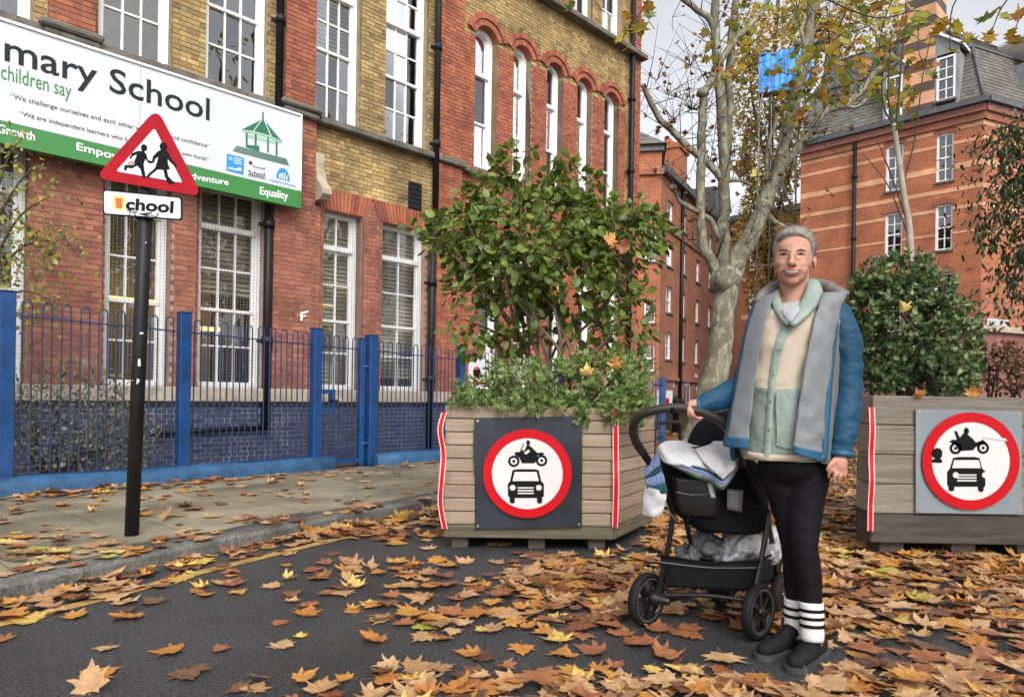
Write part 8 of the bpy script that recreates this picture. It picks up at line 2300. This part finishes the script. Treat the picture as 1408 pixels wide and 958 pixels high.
def rotm(i):
    R = Matrix.Rotation(tilt[i], 3, Vector((math.cos(ta[i]), math.sin(ta[i]), 0))) @ Matrix.Rotation(yaw[i], 3, 'Z')
    return R @ Matrix.Diagonal((1, 1, zsc[i] if flip[i] > 0 else 0.7 * zsc[i]))
RM = np.array([[list(r) for r in rotm(i)] for i in range(n)])
xr = (pos[:, 0]) / pos[:, 1]; vis = (np.abs(xr) < 0.76) & (543 + 950 * (1 - pos[:, 2]) / pos[:, 1] < 985)
vis &= ~((pos[:, 1] > YL) & (xr > -.1) & (xr < .2)); vis &= ~((pos[:, 1] > YR) & (xr > .52))
own = np.argsort(-(size * vis / pos[:, 1]))[:296]
colour_word = dict(tan='tan', orange='orange', rust='rusty red', brown='dark brown', yellow='yellow', lime='lime green')
def where(p):
    if kerb_side(p[0], p[1]) > 0: return 'on the paving slabs by the blue railings'
    if p[0] > 0.75: return 'on the road by the pushchair and woman'
    if p[0] > -0.5 and p[1] > 3.3: return 'in the drift before the left planter'
    if p[0] > -0.5: return 'on the wet road at the front'
    return 'on the bare road left of the yellow line end' if False else 'on the bare dark road at left'
ownset = set(own.tolist())
for i in own:
    o = bpy.data.objects.new('fallen_leaf', FT[tm[i]]['me'][cls[i]]); COL.objects.link(o)
    o.matrix_world = Matrix.Translation(Vector(pos[i])) @ Matrix(RM[i].tolist()).to_4x4() @ Matrix.Scale(size[i], 4)
    o['label'] = '%s %s %s plane leaf lying %s' % ('small' if size[i] < .095 else 'big' if size[i] > .135 else 'dry', 'tilted' if tilt[i] > .25 else 'face down' if flip[i] < 0 else 'face up', colour_word[FK[cls[i]]], where(pos[i])); o['category'] = 'leaf'; o['group'] = 'fallen plane leaves'
Vs, Fs, Ms, off = [], [], [], 0
for t in range(len(FT)):
    ix = np.array([i for i in range(n) if tm[i] == t and i not in ownset])
    if len(ix) == 0: continue
    V, F, mi = bake_leaves('x', FT[t], pos[ix], RM[ix], size[ix], None, cls[ix]); Vs.append(V); Fs.append(F + off); Ms.append(mi); off += len(V)
lit = link('leaf_litter', mesh_np('leaf_litter', np.concatenate(Vs), np.concatenate(Fs), FM, np.concatenate(Ms), True)); tag(lit, 'thousands of fallen plane leaves spread over road and pavement', 'leaf litter', kind='stuff')
# leaves caught in the shrubs
for (px, py, Y, s, k, lab) in ((757, 398, 4.75, .09, 1, 'orange fallen leaf caught low in the tall shrub'), (857, 342, 4.75, .10, 2, 'rust red fallen leaf caught at the right of the tall shrub'), (762, 318, 4.72, .08, 2, 'brown fallen leaf caught high in the tall shrub'), (838, 328, 4.7, .09, 1, 'small orange fallen leaf caught in the tall shrub'), (807, 511, 4.42, .08, 4, 'bright yellow leaf lying on the variegated shrub'), (848, 500, 4.5, .1, 1, 'orange leaf lying on the variegated shrub'), (1243, 423, 4.5, .075, 4, 'yellow leaf caught in the dark evergreen shrub'), (1292, 386, 4.55, .09, 2, 'brown leaf caught near the top of the evergreen shrub'), (1265, 543, 4.42, .07, 1, 'orange leaf hanging over the grey planter edge'), (1338, 540, 4.6, .08, 1, 'orange leaf lying on the grey planter rim')):
    o = bpy.data.objects.new('caught_leaf', FT[(px + py) % len(FT)]['me'][k]); COL.objects.link(o); p = P(px, py, Y)
    o.matrix_world = Matrix.Translation(p) @ Euler((1.0 + (px % 5) * .1, (py % 7) * .12, px * .3)).to_matrix().to_4x4() @ Matrix.Scale(s, 4); tag(o, lab, 'leaf')
